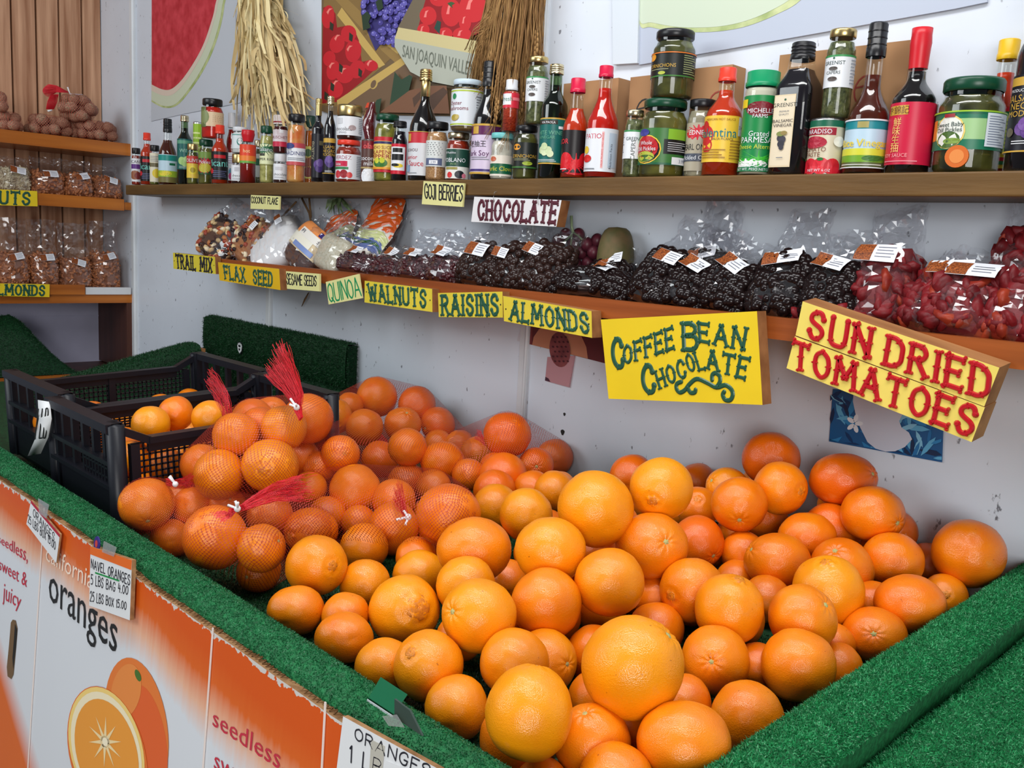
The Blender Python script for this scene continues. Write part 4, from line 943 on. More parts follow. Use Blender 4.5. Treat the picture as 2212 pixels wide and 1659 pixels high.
mb = MB(); RED = cm(S(196, 44, 66), .5); BLK = cm((.012, .012, .014), .5); CRM = cm(S(246, 220, 200), .5)
def B4(x, y): return onB(x / 2.518, 1000 + y / 2.518, .0006)
def B5(x, y): return onB(400 + x / 2.911, 1150 + y / 2.911, .0006)
def q4(*p, f=B4): return [f(*c) for c in p]
mb = MB(); print_text(mb, 'california', q4((255, 462), (512, 612), (506, 690), (252, 528)), CRM, .52); mb.build('lettering', t)
mb = MB(); print_text(mb, 'oranges', q4((270, 590), (645, 868), (636, 1036), (268, 742)), BLK, .53); mb.build('lettering', t)
mb = MB(); print_text(mb, 'seedless,', q4((-8, 398), (156, 478), (152, 540), (-8, 430)), RED, .53); mb.build('lettering', t)
mb = MB(); print_text(mb, 'sweet &', q4((-4, 528), (152, 618), (148, 676), (-4, 578)), RED, .53); mb.build('lettering', t)
mb = MB(); print_text(mb, 'juicy', q4((22, 668), (120, 735), (112, 790), (18, 740)), RED, .53); mb.build('lettering', t)
mb = MB(); print_text(mb, 'seedless,', q4((180, 1128), (640, 1415), (628, 1510), (176, 1212), f=B5), RED, .53); mb.build('lettering', t)
mb = MB(); print_text(mb, 'sweet &', q4((190, 1392), (600, 1650), (590, 1745), (184, 1480), f=B5), RED, .53); mb.build('lettering', t)
mb = MB()    # picture of a whole orange and a cut half
def ell(cx, cy, rx, ry, rot, col, d, f=B4, n=40, a0=0, a1=360):
    P = []
    for k in range(n):
        a = math.radians(a0 + (a1 - a0) * k / n); x, y = rx * math.cos(a), ry * math.sin(a); c, s_ = math.cos(math.radians(rot)), math.sin(math.radians(rot))
        P.append(f(cx + x * c - y * s_, cy + x * s_ + y * c) - BN * d)
    mb.add(P, [tuple(range(n))], cm(col, .5))
ell(745, 1440, 168, 385, -8, S(224, 120, 50), .0002); ell(800, 1500, 105, 300, -10, S(222, 96, 40), .0003); ell(690, 1240, 80, 150, 10, S(228, 136, 64), .0005)
ell(755, 1155, 14, 34, -20, S(70, 110, 40), .0007); ell(590, 1590, 205, 385, -14, S(222, 110, 40), .0008)
ell(585, 1560, 196, 350, -14, S(240, 206, 120), .0010); ell(585, 1565, 182, 330, -14, S(240, 226, 190), .0012); ell(588, 1575, 164, 300, -14, S(232, 152, 54), .0015)
for k in range(10):
    a = math.radians(36 * k + 8); c, s_ = math.cos(math.radians(-14)), math.sin(math.radians(-14))
    def rotp(x, y): return (580 + x * c - y * s_, 1515 + x * s_ + y * c)
    tip = rotp(math.cos(a) * 88, math.sin(a) * 150); l_ = rotp(math.cos(a + .5) * 16, math.sin(a + .5) * 26); r2 = rotp(math.cos(a - .5) * 16, math.sin(a - .5) * 26)
    mb.add([B4(*l_) - BN * .0018, B4(*tip) - BN * .0018, B4(*r2) - BN * .0018], [(0, 1, 2)], cm(S(240, 214, 160), .5))
ell(580, 1515, 24, 34, -14, S(244, 232, 200), .0018)
mb.build('printed_fruit', t)
mb = MB()    # hand hole at the left
P = [B4(*p) for p in ((62, 868), (72, 852), (88, 856), (98, 900), (90, 1000), (76, 1150), (64, 1175), (44, 1160), (40, 1110), (52, 990))]
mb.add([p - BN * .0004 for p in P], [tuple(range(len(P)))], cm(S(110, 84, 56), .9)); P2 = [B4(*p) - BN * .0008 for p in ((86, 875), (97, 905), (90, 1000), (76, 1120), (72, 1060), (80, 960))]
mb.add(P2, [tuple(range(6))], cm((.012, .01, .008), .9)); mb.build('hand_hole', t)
# hand written cards taped on the carton
INK = cm((.012, .012, .02), .5)
def price_card(label, q, lines, strips=(), thick=.005, edge=None):
    t = thing('price_card', label, 'price card'); mb = MB(); mb.slab(q, BN * thick, M_WHITE, edge or M_KRAFT); mb.build('card', t)
    for s_, col in strips: mb = MB(); mb.slab([p - BN * .0004 for p in s_], BN * .0003, col); mb.build('colour_strip', t)
    mb = MB()
    for txt, tq, w in lines: paint(mb, txt, tq, INK, w, False, gap=.22, h=.0002, jitter=.04)
    mb.build('handwriting', t); return t
def B4d(d): return lambda x, y: onB(x / 2.518, 1000 + y / 2.518, d)
def B5d(d): return lambda x, y: onB(400 + x / 2.911, 1150 + y / 2.911, d)
f1 = B4d(.009); REDS = cm(S(176, 30, 50), .5)
price_card('white card reading oranges 25 lbs box, hung crooked at upper left of carton', q4((200, 200), (358, 385), (338, 542), (174, 330), f=f1),
    [('ORANGES', q4((214, 246), (330, 384), (326, 428), (212, 286), f=f1), .06), ('25 LBS BOX 15.00', q4((184, 276), (336, 428), (334, 470), (184, 318), f=f1), .06)],
    [(q4((200, 200), (358, 385), (357, 402), (199, 216), f=f1), REDS)], .003)
f1 = B4d(.010)
t = price_card('white card reading navel oranges 5 lbs bag, taped on carton over the big lettering', q4((530, 450), (757, 525), (745, 850), (522, 770), f=f1),
    [('NAVEL ORANGES', q4((535, 520), (748, 605), (746, 658), (534, 566), f=f1), .07), ('5 LBS BAG 4.00', q4((534, 602), (738, 668), (735, 712), (533, 655), f=f1), .065), ('25 LBS BOX 15.00', q4((530, 692), (728, 752), (726, 792), (528, 744), f=f1), .065)],
    [(q4((530, 450), (757, 525), (754, 578), (528, 492), f=f1), cm(S(226, 104, 24), .5)), (q4((556, 588), (688, 632), (688, 641), (556, 597), f=f1), cm(S(24, 140, 70), .5))], .006)
mb = MB(); c = B4d(.0085)(556, 440); u = BN.cross(Vector((1, 0, 0))); P = [c + Vector((1, 0, 0)) * .010 * math.cos(k / 14 * 6.28) + u * .012 * math.sin(k / 14 * 6.28) for k in range(14)]
mb.slab(P, BN * .002, cm(S(50, 36, 120), .4)); mb.slab([p.lerp(c, .55) - BN * .0004 + u * -.001 for p in P], BN * .0003, cm(S(200, 60, 60), .4)); mb.build('round_sticker', t)
f1 = B5d(.008)
t = price_card('large white card reading oranges 1 lb at the lower right of carton', q4((1035, 1145), (1640, 1475), (1600, 1900), (960, 1750), f=f1),
    [('ORANGES', q4((1115, 1218), (1590, 1455), (1575, 1530), (1110, 1288), f=f1), .075), ('1 LB', q4((1082, 1325), (1285, 1425), (1272, 1520), (1078, 1425), f=f1), .07)], [], .006)
mb = MB(); mb.slab(q4((1310, 1418), (1520, 1500), (1500, 1700), (1300, 1640), f=B5d(.0088)), BN * .0006, M_WHITE); mb.slab(q4((1215, 1290), (1300, 1330), (1260, 1720), (1190, 1690), f=B5d(.0086)), BN * .0004, cm(S(186, 182, 170), .35)); mb.build('paper_patch', t)
M_TAPE = film('clear_tape', (.95, .95, .9), .10, .25, veil=.12)
def tape(label, q, mat=None, n=(0, .0004, 0)):
    mb = MB(); mb.slab(q, n, mat or M_TAPE); o = mb.build('tape_strip'); tag(o, label, 'tape'); return o
tape('clear tape holding the crooked oranges card to carton', q4((245, 190), (305, 225), (290, 300), (250, 270), f=B4d(.011)))
tape('clear tape holding the navel oranges card to carton', q4((610, 420), (680, 455), (665, 505), (600, 480), f=B4d(.012)))
tape('crumpled clear tape at the top edge above the large oranges card', q4((1260, 1150), (1350, 1140), (1400, 1220), (1300, 1210), f=B5d(.004)))
p = [onZ(803, 1512, ZR - .004), onZ(822, 1470, ZR + .004), onZ(880, 1508, ZR + .004), onZ(858, 1548, ZR - .004)]
o = tape('piece of dark green tape wrapped over the front turf rail', [p[0] + Vector((0, -.004, .004)), p[1] + Vector((0, 0, .004)), p[2] + Vector((0, 0, .004)), p[3] + Vector((0, -.004, .004))], cm(S(20, 92, 60), .25), (0, 0, -.0006))
mb = MB(); a, b = p[0] + Vector((0, -.006, .003)), p[3] + Vector((0, -.006, .003)); dn2 = Vector((0, -.001, -.028)); mb.slab([a, b, b + dn2, a + dn2], (0, .0006, 0), cm(S(190, 196, 200), .4)); mb.build('tape_backing', o)
mb = MB(); a = onY(852, 1510, .503); b = onY(885, 1535, .503); c = onY(912, 1590, .503); d_ = onY(852, 1550, .503); mb.slab([a, b, c, d_], (0, .002, 0), cm(S(52, 70, 62), .6)); o = mb.build('plastic_flap'); tag(o, 'small dark grey plastic flap hanging beside the green tape', 'flap')
# ------------------------------------------------------------------ painted signs
YEL = pmat('yellow_sign_paint', S(222, 202, 60), 0.5, 0.35, var=0.1, scale=14); YEL2 = pmat('golden_sign_paint', S(224, 178, 24), 0.5, 0.35, var=0.08, scale=10)
YEL3 = pmat('bright_yellow_paint', S(234, 204, 32), 0.5, 0.35, var=0.07, scale=10); YEL4 = pmat('pale_yellow_paint', S(236, 216, 104), 0.5, 0.35, var=0.08, scale=16); PALE = pmat('pale_card', S(222, 218, 150), 0.6, 0.3, var=0.05, scale=10)
WSP = pmat('white_sign_paint', S(224, 224, 226), 0.45, 0.35); GRN = pmat('green_sign_letter', S(34, 84, 64), 0.32, 0.5); REDL = pmat('red_sign_letter', S(184, 22, 34), 0.25, 0.6)
MAR = pmat('maroon_sign_letter', S(84, 28, 44), 0.35, 0.5); BLKL = cm((.015, .015, .015), .5); GRQ = cm(S(20, 140, 84), .5)
def C(scale, ox, oy, Y): return lambda x, y: onY(ox + x / scale, oy + y / scale, Y)
def sign(label, q, thick, face, words, edge=None, skew=(0, 0), screws=False):
    t = thing('wooden_sign' if edge is not PALE else 'card_sign', label, 'sign'); mb = MB(); mb.slab(q, (skew[0], thick, skew[1]), face, edge or M_RAW); mb.build('sign_board', t)
    for txt, tq, col, bold, tus in words: mb = MB(); paint(mb, txt, tq, col, bold, tus, gap=.3 if tus else .14, h=.0014 if tus else .0002, jitter=0 if tus else .03); mb.build('lettering', t)
    if screws:
        mb = MB(); B = bil(q)
        for u in (.03, .97): mb.ball(B(u, .5), .0018, M_BLK, 7, 5)
        mb.build('screw', t)
    return t
YF = YL - .022
def qq(f, *p): return [f(*c) for c in p]
f = C(4.424, 360, 400, YF)
sign('yellow wooden sign reading trail mix at left end of lower shelf', qq(f, (60, 645), (462, 685), (470, 850), (65, 798)), .02, YEL, [('TRAIL MIX', qq(f, (88, 668), (432, 708), (432, 828), (98, 786)), BLKL, .095, True)], screws=True)
sign('golden wooden sign reading flax seed, right of the trail mix one', qq(f, (490, 735), (1075, 800), (1088, 1003), (505, 910)), .022, YEL2, [('FLAX', qq(f, (548, 775), (742, 800), (752, 922), (562, 888)), GRN, .098, True), ('SEED', qq(f, (828, 815), (1008, 840), (1008, 962), (834, 935)), GRN, .098, True)])
sign('pale handwritten card reading sesame seeds on the lower shelf lip', qq(f, (1140, 822), (1458, 848), (1460, 1015), (1150, 990)), .006, PALE, [('SESAME SEEDS', qq(f, (1146, 846), (1432, 872), (1430, 962), (1150, 946)), BLKL, .075, False)], PALE)
sign('tilted pale card with green handwriting reading quinoa', qq(f, (1520, 925), (1835, 848), (1868, 1080), (1548, 1140)), .004, PALE, [('QUINOA', qq(f, (1534, 952), (1826, 884), (1862, 1056), (1556, 1120)), GRQ, .05, False)], PALE)
f = C(3.95, 760, 400, YF)
sign('yellow wooden sign reading walnuts on lower shelf', qq(f, (110, 815), (685, 885), (688, 1083), (108, 1000)), .024, YEL, [('WALNUTS', qq(f, (138, 848), (630, 902), (630, 1040), (152, 976)), GRN, .098, True)], screws=True)
sign('yellow wooden sign reading raisins between walnuts and almonds signs', qq(f, (735, 920), (1285, 908), (1290, 1130), (742, 1125)), .022, YEL, [('RAISINS', qq(f, (770, 948), (1242, 938), (1248, 1104), (774, 1102)), GRN, .098, True)], screws=True)
f2 = C(3.95, 760, 400, YF - .012)
sign('yellow wooden sign reading almonds on the lower shelf, right of raisins', qq(f2, (1290, 945), (2045, 1075), (2050, 1303), (1298, 1160)), .03, YEL, [('ALMONDS', qq(f2, (1364, 995), (2005, 1100), (2024, 1260), (1354, 1142)), GRN, .098, True)], screws=True)
fs_ = C(3.95, 760, 400, YS - .005)
f3 = lambda x, y: fs_(x, y)
t = sign('white wooden sign with maroon letters reading chocolate, under the upper shelf', qq(f3, (1045, 98), (1790, 128), (1745, 355), (1018, 312)), .028, WSP, [('CHOCOLATE', qq(f3, (1084, 136), (1756, 152), (1732, 318), (1080, 286)), MAR, .10, True)])
mb = MB()
for u in (.25, .76): p = bil(qq(f3, (1045, 98), (1790, 128), (1745, 355), (1018, 312)))(u, 1.0); mb.tube([p + Vector((0, -.002, -.012)), p + Vector((0, -.004, 0)), p + Vector((0.001, -.002, .012)), p + Vector((0, .008, .014))], .0008, cm((.5, .5, .5), .3), 5)
mb.build('wire_hook', t)
f = C(1, 0, 0, YS - .009)
sign('pale handwritten card reading goji berries on the upper shelf edge', qq(f, (915, 391), (1003, 396), (999, 447), (911, 441)), .005, PALE, [('GOJI BERRIES', qq(f, (917, 398), (1001, 402), (998, 434), (918, 428)), BLKL, .075, False)], PALE)
sign('pale handwritten card reading coconut flake under the upper shelf', qq(f, (542, 421), (604, 424), (603, 453), (541, 451)), .005, PALE, [('COCONUT FLAKE', qq(f, (543, 425), (601, 428), (600, 441.5), (543, 438)), BLKL, .085, False)], PALE)
Yc = YL - .034; f = C(3.687, 1160, 430, Yc)
t = sign('big yellow wooden sign reading coffee bean chocolate with a green scroll', qq(f, (508, 960), (1752, 893), (1796, 1640), (570, 1590)), .03, YEL3, [
    ('C', qq(f, (597, 1122), (668, 1115), (690, 1335), (612, 1340)), GRN, .098, True), ('OFFEE', qq(f, (690, 1180), (1075, 1025), (1088, 1185), (700, 1310)), GRN, .098, True), ('B', qq(f, (1165, 995), (1272, 992), (1278, 1196), (1172, 1196)), GRN, .098, True),
    ('EAN', qq(f, (1290, 992), (1668, 1032), (1640, 1196), (1300, 1130)), GRN, .098, True), ('C', qq(f, (838, 1330), (912, 1325), (940, 1535), (850, 1540)), GRN, .098, True), ('HOC', qq(f, (942, 1378), (1158, 1280), (1188, 1410), (980, 1505)), GRN, .098, True),
    ('OL', qq(f, (1180, 1243), (1290, 1222), (1335, 1352), (1212, 1370)), GRN, .098, True), ('ATE', qq(f, (1352, 1205), (1692, 1275), (1652, 1428), (1362, 1345)), GRN, .098, True)])
mb = MB(); q = qq(f, (508, 960), (1752, 893), (1796, 1640), (570, 1590)); nrm = Vector((0, -1, 0))
for st in ([(1150, 1455), (1115, 1472), (1112, 1512), (1140, 1540), (1180, 1520), (1215, 1475), (1275, 1432), (1360, 1465), (1430, 1500), (1500, 1482), (1548, 1515), (1560, 1560), (1540, 1600), (1500, 1598), (1480, 1560), (1492, 1535)], [(1395, 1440), (1398, 1400), (1425, 1385), (1455, 1410), (1458, 1455), (1435, 1495)], [(1200, 1500), (1222, 1540), (1256, 1540), (1264, 1518)]):
    P = [f(x, y) + nrm * .0006 for x, y in _crom(st, 4)]; stroke_ribbon(mb, P, .0042, nrm, GRN, .0014)
mb.build('painted_scroll', t)
Yt = YL - .040; f = C(2.861, 1650, 430, Yt)
t = thing('wooden_sign', 'big tilted yellow wooden sign in red letters reading sun dried tomatoes', 'sign')
for q in (qq(f, (240, 632), (1456, 1042), (1362, 1282), (196, 842)), qq(f, (192, 848), (1366, 1288), (1284, 1502), (140, 1045))):
    mb = MB(); mb.slab(q, (.004, .034, .006), YEL4, M_RAW); mb.build('sign_board', t)
for w, q in (('SUN', ((300, 690), (668, 805), (640, 975), (276, 848))), ('DRIED', ((778, 852), (1398, 1050), (1378, 1232), (748, 1016))), ('TOMATOES', ((192, 882), (1322, 1296), (1276, 1462), (184, 1036)))): mb = MB(); paint(mb, w, qq(f, *q), REDL, .098, True, gap=.3, h=.003); mb.build('lettering', t)
def CX_(scale, ox, oy, X): return lambda x, y: onX(ox + x / scale, oy + y / scale, X)
f = CX_(4.148, 0, 300, XS + .03)
def xsign(label, q, words, face):
    t = thing('wooden_sign', label, 'sign'); mb = MB(); mb.slab(q, (-.014, 0, 0), face, M_RAW); mb.build('sign_board', t); mb = MB()
    for txt, tq in words: paint(mb, txt, tq, GRN, .098, True, gap=.3, h=.0012)
    mb.build('lettering', t)
xsign('yellow sign ending in nuts on the middle left shelf', qq(f, (-160, 445), (333, 468), (337, 605), (-160, 590)), [('NUTS', qq(f, (-100, 470), (266, 484), (262, 588), (-100, 574)))], YEL3)
xsign('yellow sign reading almonds on the lowest left shelf', qq(f, (-160, 1292), (445, 1303), (443, 1418), (-160, 1404)), [('ALMONDS', qq(f, (-100, 1306), (398, 1318), (396, 1402), (-100, 1392)))], YEL3)
# ------------------------------------------------------------------ bottles and jars
M_GLASS = film('clear_glass', (.97, .99, .98), .03, .02, facing=.32); M_GLASSG = film('green_glass', (.34, .46, .28), .04, .02, facing=.32); M_CLEARP = film('clear_plastic', (.98, .98, .98), .05, .06)
M_GOLD = pmat('gold_metal', (0.62, 0.46, 0.20), 0.28, 0.5, metal=1.0); M_PGOLD = pmat('pale_gold_metal', (0.72, 0.62, 0.40), 0.25, 0.5, metal=1.0)
M_STEEL = pmat('tin_rim', (0.6, 0.6, 0.6), 0.3, 0.5, metal=1.0)
def liq(name, col, rough=.12, coat=.0): return pmat('liquid_' + name, col, max(rough, .2), .15, coat=coat)
def chunks(name, c1, c2, scale, rough=.3, bump=.9): return pmat('contents_' + name, c1, rough, .25, col2=c2, scale=scale, bump=bump, bscale=scale * 1.6, detail=2)
LQ = dict(soy=liq('soy', (.006, .004, .004)), dark=liq('balsamic', (.008, .006, .009)), hot=liq('hot_sauce', S(186, 50, 16), .25), red=liq('red_sauce', S(186, 26, 12), .22), amber=liq('amber', S(176, 84, 12), .2),
  brown=liq('vinegar', S(70, 24, 10), .12), ketch=liq('dark_red_sauce', S(128, 20, 12), .2), choc=liq('chocolate', S(58, 26, 20), .3), cream=liq('cream', S(206, 204, 196), .4), salsa=chunks('salsa', S(150, 44, 22), S(110, 24, 12), 60),
  olive=chunks('olives', S(112, 112, 46), S(50, 54, 18), 38), pick=chunks('pickles', S(104, 100, 40), S(40, 42, 16), 22), jal=chunks('pepper_rings', S(140, 134, 52), S(70, 76, 24), 48), gher=chunks('gherkins', S(84, 84, 38), S(28, 30, 14), 26),
  pepr=chunks('red_peppers', S(206, 34, 18), S(140, 14, 10), 26), ring=chunks('yellow_peppers', S(186, 180, 110), S(140, 136, 70), 60), giard=chunks('giardiniera', S(214, 160, 90), S(206, 100, 40), 30), seas=chunks('seasoning', S(196, 150, 104), S(150, 104, 62), 260),
  garlic=chunks('garlic', S(210, 204, 190), S(160, 156, 146), 40), capers=chunks('capers', S(104, 108, 66), S(52, 58, 34), 90, bump=1), chili=chunks('chili_powder', S(190, 66, 34), S(150, 42, 20), 200), onion=chunks('onions', S(160, 152, 128), S(120, 112, 92), 36), jam=liq('jam', S(66, 16, 20), .2), parm=liq('cheese', S(200, 196, 176), .5), oliveoil=liq('green_bottle', (.012, .014, .006), .1), white=liq('coconut', S(216, 218, 216), .5), mush=chunks('mushrooms', S(120, 100, 60), S(80, 64, 34), 40))
CAPC = dict(red=cm(S(226, 62, 44), .3), black=cm((.010, .010, .012), .3), white=cm(S(214, 216, 220), .35), green=cm(S(12, 66, 44), .3), dgreen=cm(S(22, 58, 46), .4), pink=cm(S(206, 24, 66), .3), teal=cm(S(110, 190, 190), .35), bgreen=cm(S(18, 142, 92), .35), yellow=cm(S(222, 176, 22), .35), gold=M_GOLD, pgold=M_PGOLD, fred=cm(S(200, 28, 40), .35))
NAME_OF = {'jar': 'glass_jar', 'bot': 'sauce_bottle', 'can': 'tin_can', 'sq': 'square_bottle', 'shk': 'shaker_bottle'}
def smooth(a, b, n, r0, z0, r1, z1):
    out = []
    for i in range(1, n + 1):
        t = i / n; s_ = t * t * (3 - 2 * t); out.append((r0 + (r1 - r0) * s_, z0 + (z1 - z0) * t))
    return out
def wrap(mb, R, a0, a1, z0, z1, mat, n=20, sq=0):
    vs = []; fs = []
    for i in range(n + 1):
        a = a0 + (a1 - a0) * i / n; k = 1.0
        if sq: k = 1 / (abs(math.cos(a)) ** sq + abs(math.sin(a)) ** sq) ** (1 / sq)
        vs += [(R * k * math.cos(a), R * k * math.sin(a), z0), (R * k * math.cos(a), R * k * math.sin(a), z1)]
    for i in range(n): fs.append((2 * i, 2 * i + 2, 2 * i + 3, 2 * i + 1))
    mb.add(vs, fs, mat, True)
def vessel(label, typ, xl, xr, yt, body, cap=None, lab=(), on=None, back=0, H=None, neck=.36, s0=.55, s1=.74, c0=.86, capr=None, fill=None, glass=None, yaw=None, foil=None, band=None, name=None, lidh=None, cat=None, xt=None, yb=385, ov=None):
    """a bottle / jar / can standing on the shelf (or on the thing `on`), seen between picture columns xl..xr, top at row yt"""
    xc = (xl + xr) / 2; Y = YS + .012 + .03
    for _ in range(4):
        p = onY(xc, yb, Y); R = pxsize(xr - xl, p) / 2
        Y = (YS + .012 + R) if not back else (YW - .006 - R)
        if ov is not None: Y = ov
    if on: X, Y0, Z0 = on; Y = Y0
    else: Z0 = ZS
    X = p[0]
    if on: p = onY(xc, yb, Y); X = p[0]; R = pxsize(xr - xl, p) / 2
    if H is None: q = onY(xt if xt else xc, yt, Y); H = q[2] - Z0
    root = thing(name or NAME_OF[typ], label, cat or {'can': 'can', 'jar': 'jar'}.get(typ, 'bottle'), (X, Y, Z0), 'groceries on the upper shelf')
    B_ = LQ[body]; G = glass or M_GLASS; sq = 0
    if typ == 'jar':
        lh = lidh or min(.022, H * .16); zn = H - lh
        outer = [(R * .90, 0), (R * .98, H * .02), (R, H * .06), (R, zn - H * .16)] + smooth(0, 0, 5, R, zn - H * .16, R * .84, zn - H * .04) + [(R * .84, H - .002)]
        inner = [(0, .003), (R * .88, .003), (R * .955, H * .06), (R * .955, zn - H * .16)] + smooth(0, 0, 4, R * .955, zn - H * .16, R * .80, zn - H * .05) + [(0, zn - H * .05)]
        cr = capr * R if capr else R * .91; capp = [(cr * .96, zn), (cr, zn + lh * .12), (cr, zn + lh * .82), (cr * .95, H), (0, H)]
    elif typ == 'can':
        outer = [(R * .97, 0), (R, .003), (R, H - .003), (R * .97, H), (R * .93, H - .004), (0, H - .004)]; inner = None; capp = None
    else:
        rn = R * neck
        if typ == 'sq': sq = 6
        if typ == 'shk': s0, s1, c0 = .80, .83, .85; rn = R * .97
        outer = [(0, 0), (R * .92, 0), (R, H * .015), (R, H * s0)] + smooth(0, 0, 8, R, H * s0, rn, H * s1) + [(rn * .96, H * c0), (rn * .96, H * c0 + .004)]
        fl = (fill or s1 + (c0 - s1) * .3) * H; inner = [(0, .004)]
        for r_, z in outer[1:]:
            if z > fl: break
            inner.append((max(r_ - R * .05, r_ * .9), max(z, .004)))
        inner.append((inner[-1][0] * .98, fl)); inner.append((0, fl))
        cr = (capr or neck * 1.12) * R; zc = H * c0; ch = H - zc
        capp = [(cr * .98, zc), (cr, zc + ch * .05), (cr, zc + ch * .28), (cr * .94, zc + ch * .3), (cr * .94, H - ch * .05), (cr * .86, H), (0, H)] if cap != 'fred' else [(rn, zc), (cr, zc + ch * .5), (cr * 1.05, zc + ch * .62), (cr * .98, zc + ch * .8), (cr, H - .002), (0, H)]
    if typ == 'can':
        mb = MB(); mb.lathe(outer, M_STEEL, 30); mb.build('can_body', root)
    else:
        mb = MB(); mb.lathe(outer, G, 32, sq=sq, a0=(PI / 4 if False else 0)); mb.build('glass_body', root)
        mb = MB(); mb.lathe(inner, B_, 28, sq=sq); mb.build('contents', root)
    if capp:
        mb = MB(); cmat = CAPC[cap] if isinstance(cap, str) else cap
        if typ == 'jar' and cap not in ('gold',):
            mb.lathe(capp, cmat, 36)
        else:
            mb.lathe(capp, cmat, 30)
            if typ != 'jar' and cap in ('gold', 'pgold', 'black'):
                for k in (.35, .55, .75): mb.lathe([(cr * .965, zc + ch * k - .0012), (cr * .99, zc + ch * k), (cr * .965, zc + ch * k + .0012)], cmat, 24)
        mb.build('lid' if typ == 'jar' else 'cap', root)
    if foil:   # foil sleeve over the neck
        z0f, colf = foil; mb = MB(); pr = [(r_ * 1.03 + .0006, z) for r_, z in outer if z >= H * z0f - .001]
        pr = [(np.interp(H * z0f, [z for r_, z in outer[1:]], [r_ for r_, z in outer[1:]]) * 1.03 + .0006, H * z0f)] + pr
        mb.lathe(pr, CAPC[colf] if isinstance(colf, str) else colf, 24); mb.build('neck_foil', root)
    # label: (z0, z1, colour, span degrees, facing offset degrees, elements)
    face = math.atan2(-Y, -X) if yaw is None else yaw
    for (z0, z1, col, span, off, els) in lab:
        rr = R * 1.006 + .0003; a_c = face + math.radians(off); hs = math.radians(span) / 2
        if z0 > s1 and typ not in ('jar', 'can', 'sq', 'shk'): rr = R * neck * 1.05 + .0005
        mb = MB(); wrap(mb, rr, a_c - hs, a_c + hs, z0 * H, z1 * H, cm(S(*col), .38), 24, sq); lb = mb.build('paper_label', root)
        if not els: continue
        mb = MB(); h_ = (z1 - z0) * H; lay = 0
        for e in els:
            lay += 1; r2 = rr + .00018 * lay
            def P3(u, v, r2=r2):
                a = a_c + u * hs; k = 1.0
                if sq: k = 1 / (abs(math.cos(a)) ** sq + abs(math.sin(a)) ** sq) ** (1 / sq)
                return (r2 * k * math.cos(a), r2 * k * math.sin(a), (z0 + v * (z1 - z0)) * H)
            if e[0] == 'b':
                wrap(mb, r2, a_c - hs, a_c + hs, (z0 + e[1] * (z1 - z0)) * H, (z0 + e[2] * (z1 - z0)) * H, cm(S(*e[3]), .38), 24, sq)
            elif e[0] == 'r':
                wrap(mb, r2, a_c + e[1] * hs, a_c + e[2] * hs, (z0 + e[3] * (z1 - z0)) * H, (z0 + e[4] * (z1 - z0)) * H, cm(S(*e[5]), .38), 10, sq)
            elif e[0] == 'd':
                rx = e[3] * h_ / (rr * hs) * (e[5] if len(e) > 5 else 1); n = 16; rings = max(1, int(rx / .12))
                vs = [P3(e[1], e[2])]; fs = []
                for q in range(1, rings + 1): vs += [P3(e[1] + rx * q / rings * math.cos(2 * PI * k / n), e[2] + e[3] * q / rings * math.sin(2 * PI * k / n)) for k in range(n)]
                fs = [(0, 1 + k, 1 + (k + 1) % n) for k in range(n)] + [(1 + q * n + k, 1 + (q + 1) * n + k, 1 + (q + 1) * n + (k + 1) % n, 1 + q * n + (k + 1) % n) for q in range(rings - 1) for k in range(n)]
                mb.add(vs, fs, cm(S(*e[4]), .38))
            elif e[0] == 't':
                vs, fs, w = glyphs(e[1]); sz = e[4] * h_ / .72; wide = e[6] if len(e) > 6 else None
                uw = w * sz / (rr * hs)
                if wide: uw = wide
                mb.add([P3(e[2] + (x / w - .5) * uw, e[3] + y * e[4] / .72 - e[4] / 2) for x, y in vs], fs, cm(S(*e[5]), .38))
            elif e[0] == 'v':    # upright text reading upwards
                vs, fs, w = glyphs(e[1]); sz = e[4]; k2 = sz / (rr * hs)
                mb.add([P3(e[2] - y * k2, e[3] + (x - w / 2) * sz / h_) for x, y in vs], fs, cm(S(*e[5]), .38))
            elif e[0] == 'l':    # lines of small print as bars
                for k in range(e[5]): wrap(mb, r2, a_c + e[1] * hs, a_c + (e[2] - .08 * (k % 3)) * hs, (z0 + (e[3] + (e[4] - e[3]) * (k + .2) / e[5]) * (z1 - z0)) * H, (z0 + (e[3] + (e[4] - e[3]) * (k + .55) / e[5]) * (z1 - z0)) * H, cm(S(*e[6]), .45), 5, sq)
        mb.build('label_print', lb)
    return (X, Y, Z0 + H)
Wt = (226, 228, 232); Bk = (18, 18, 20); Cr = (222, 214, 190); Rd = (196, 30, 40); Gn = (22, 96, 70); Gd = (196, 156, 60); Pu = (88, 62, 128); Gy = (120, 124, 132)
FR = 0
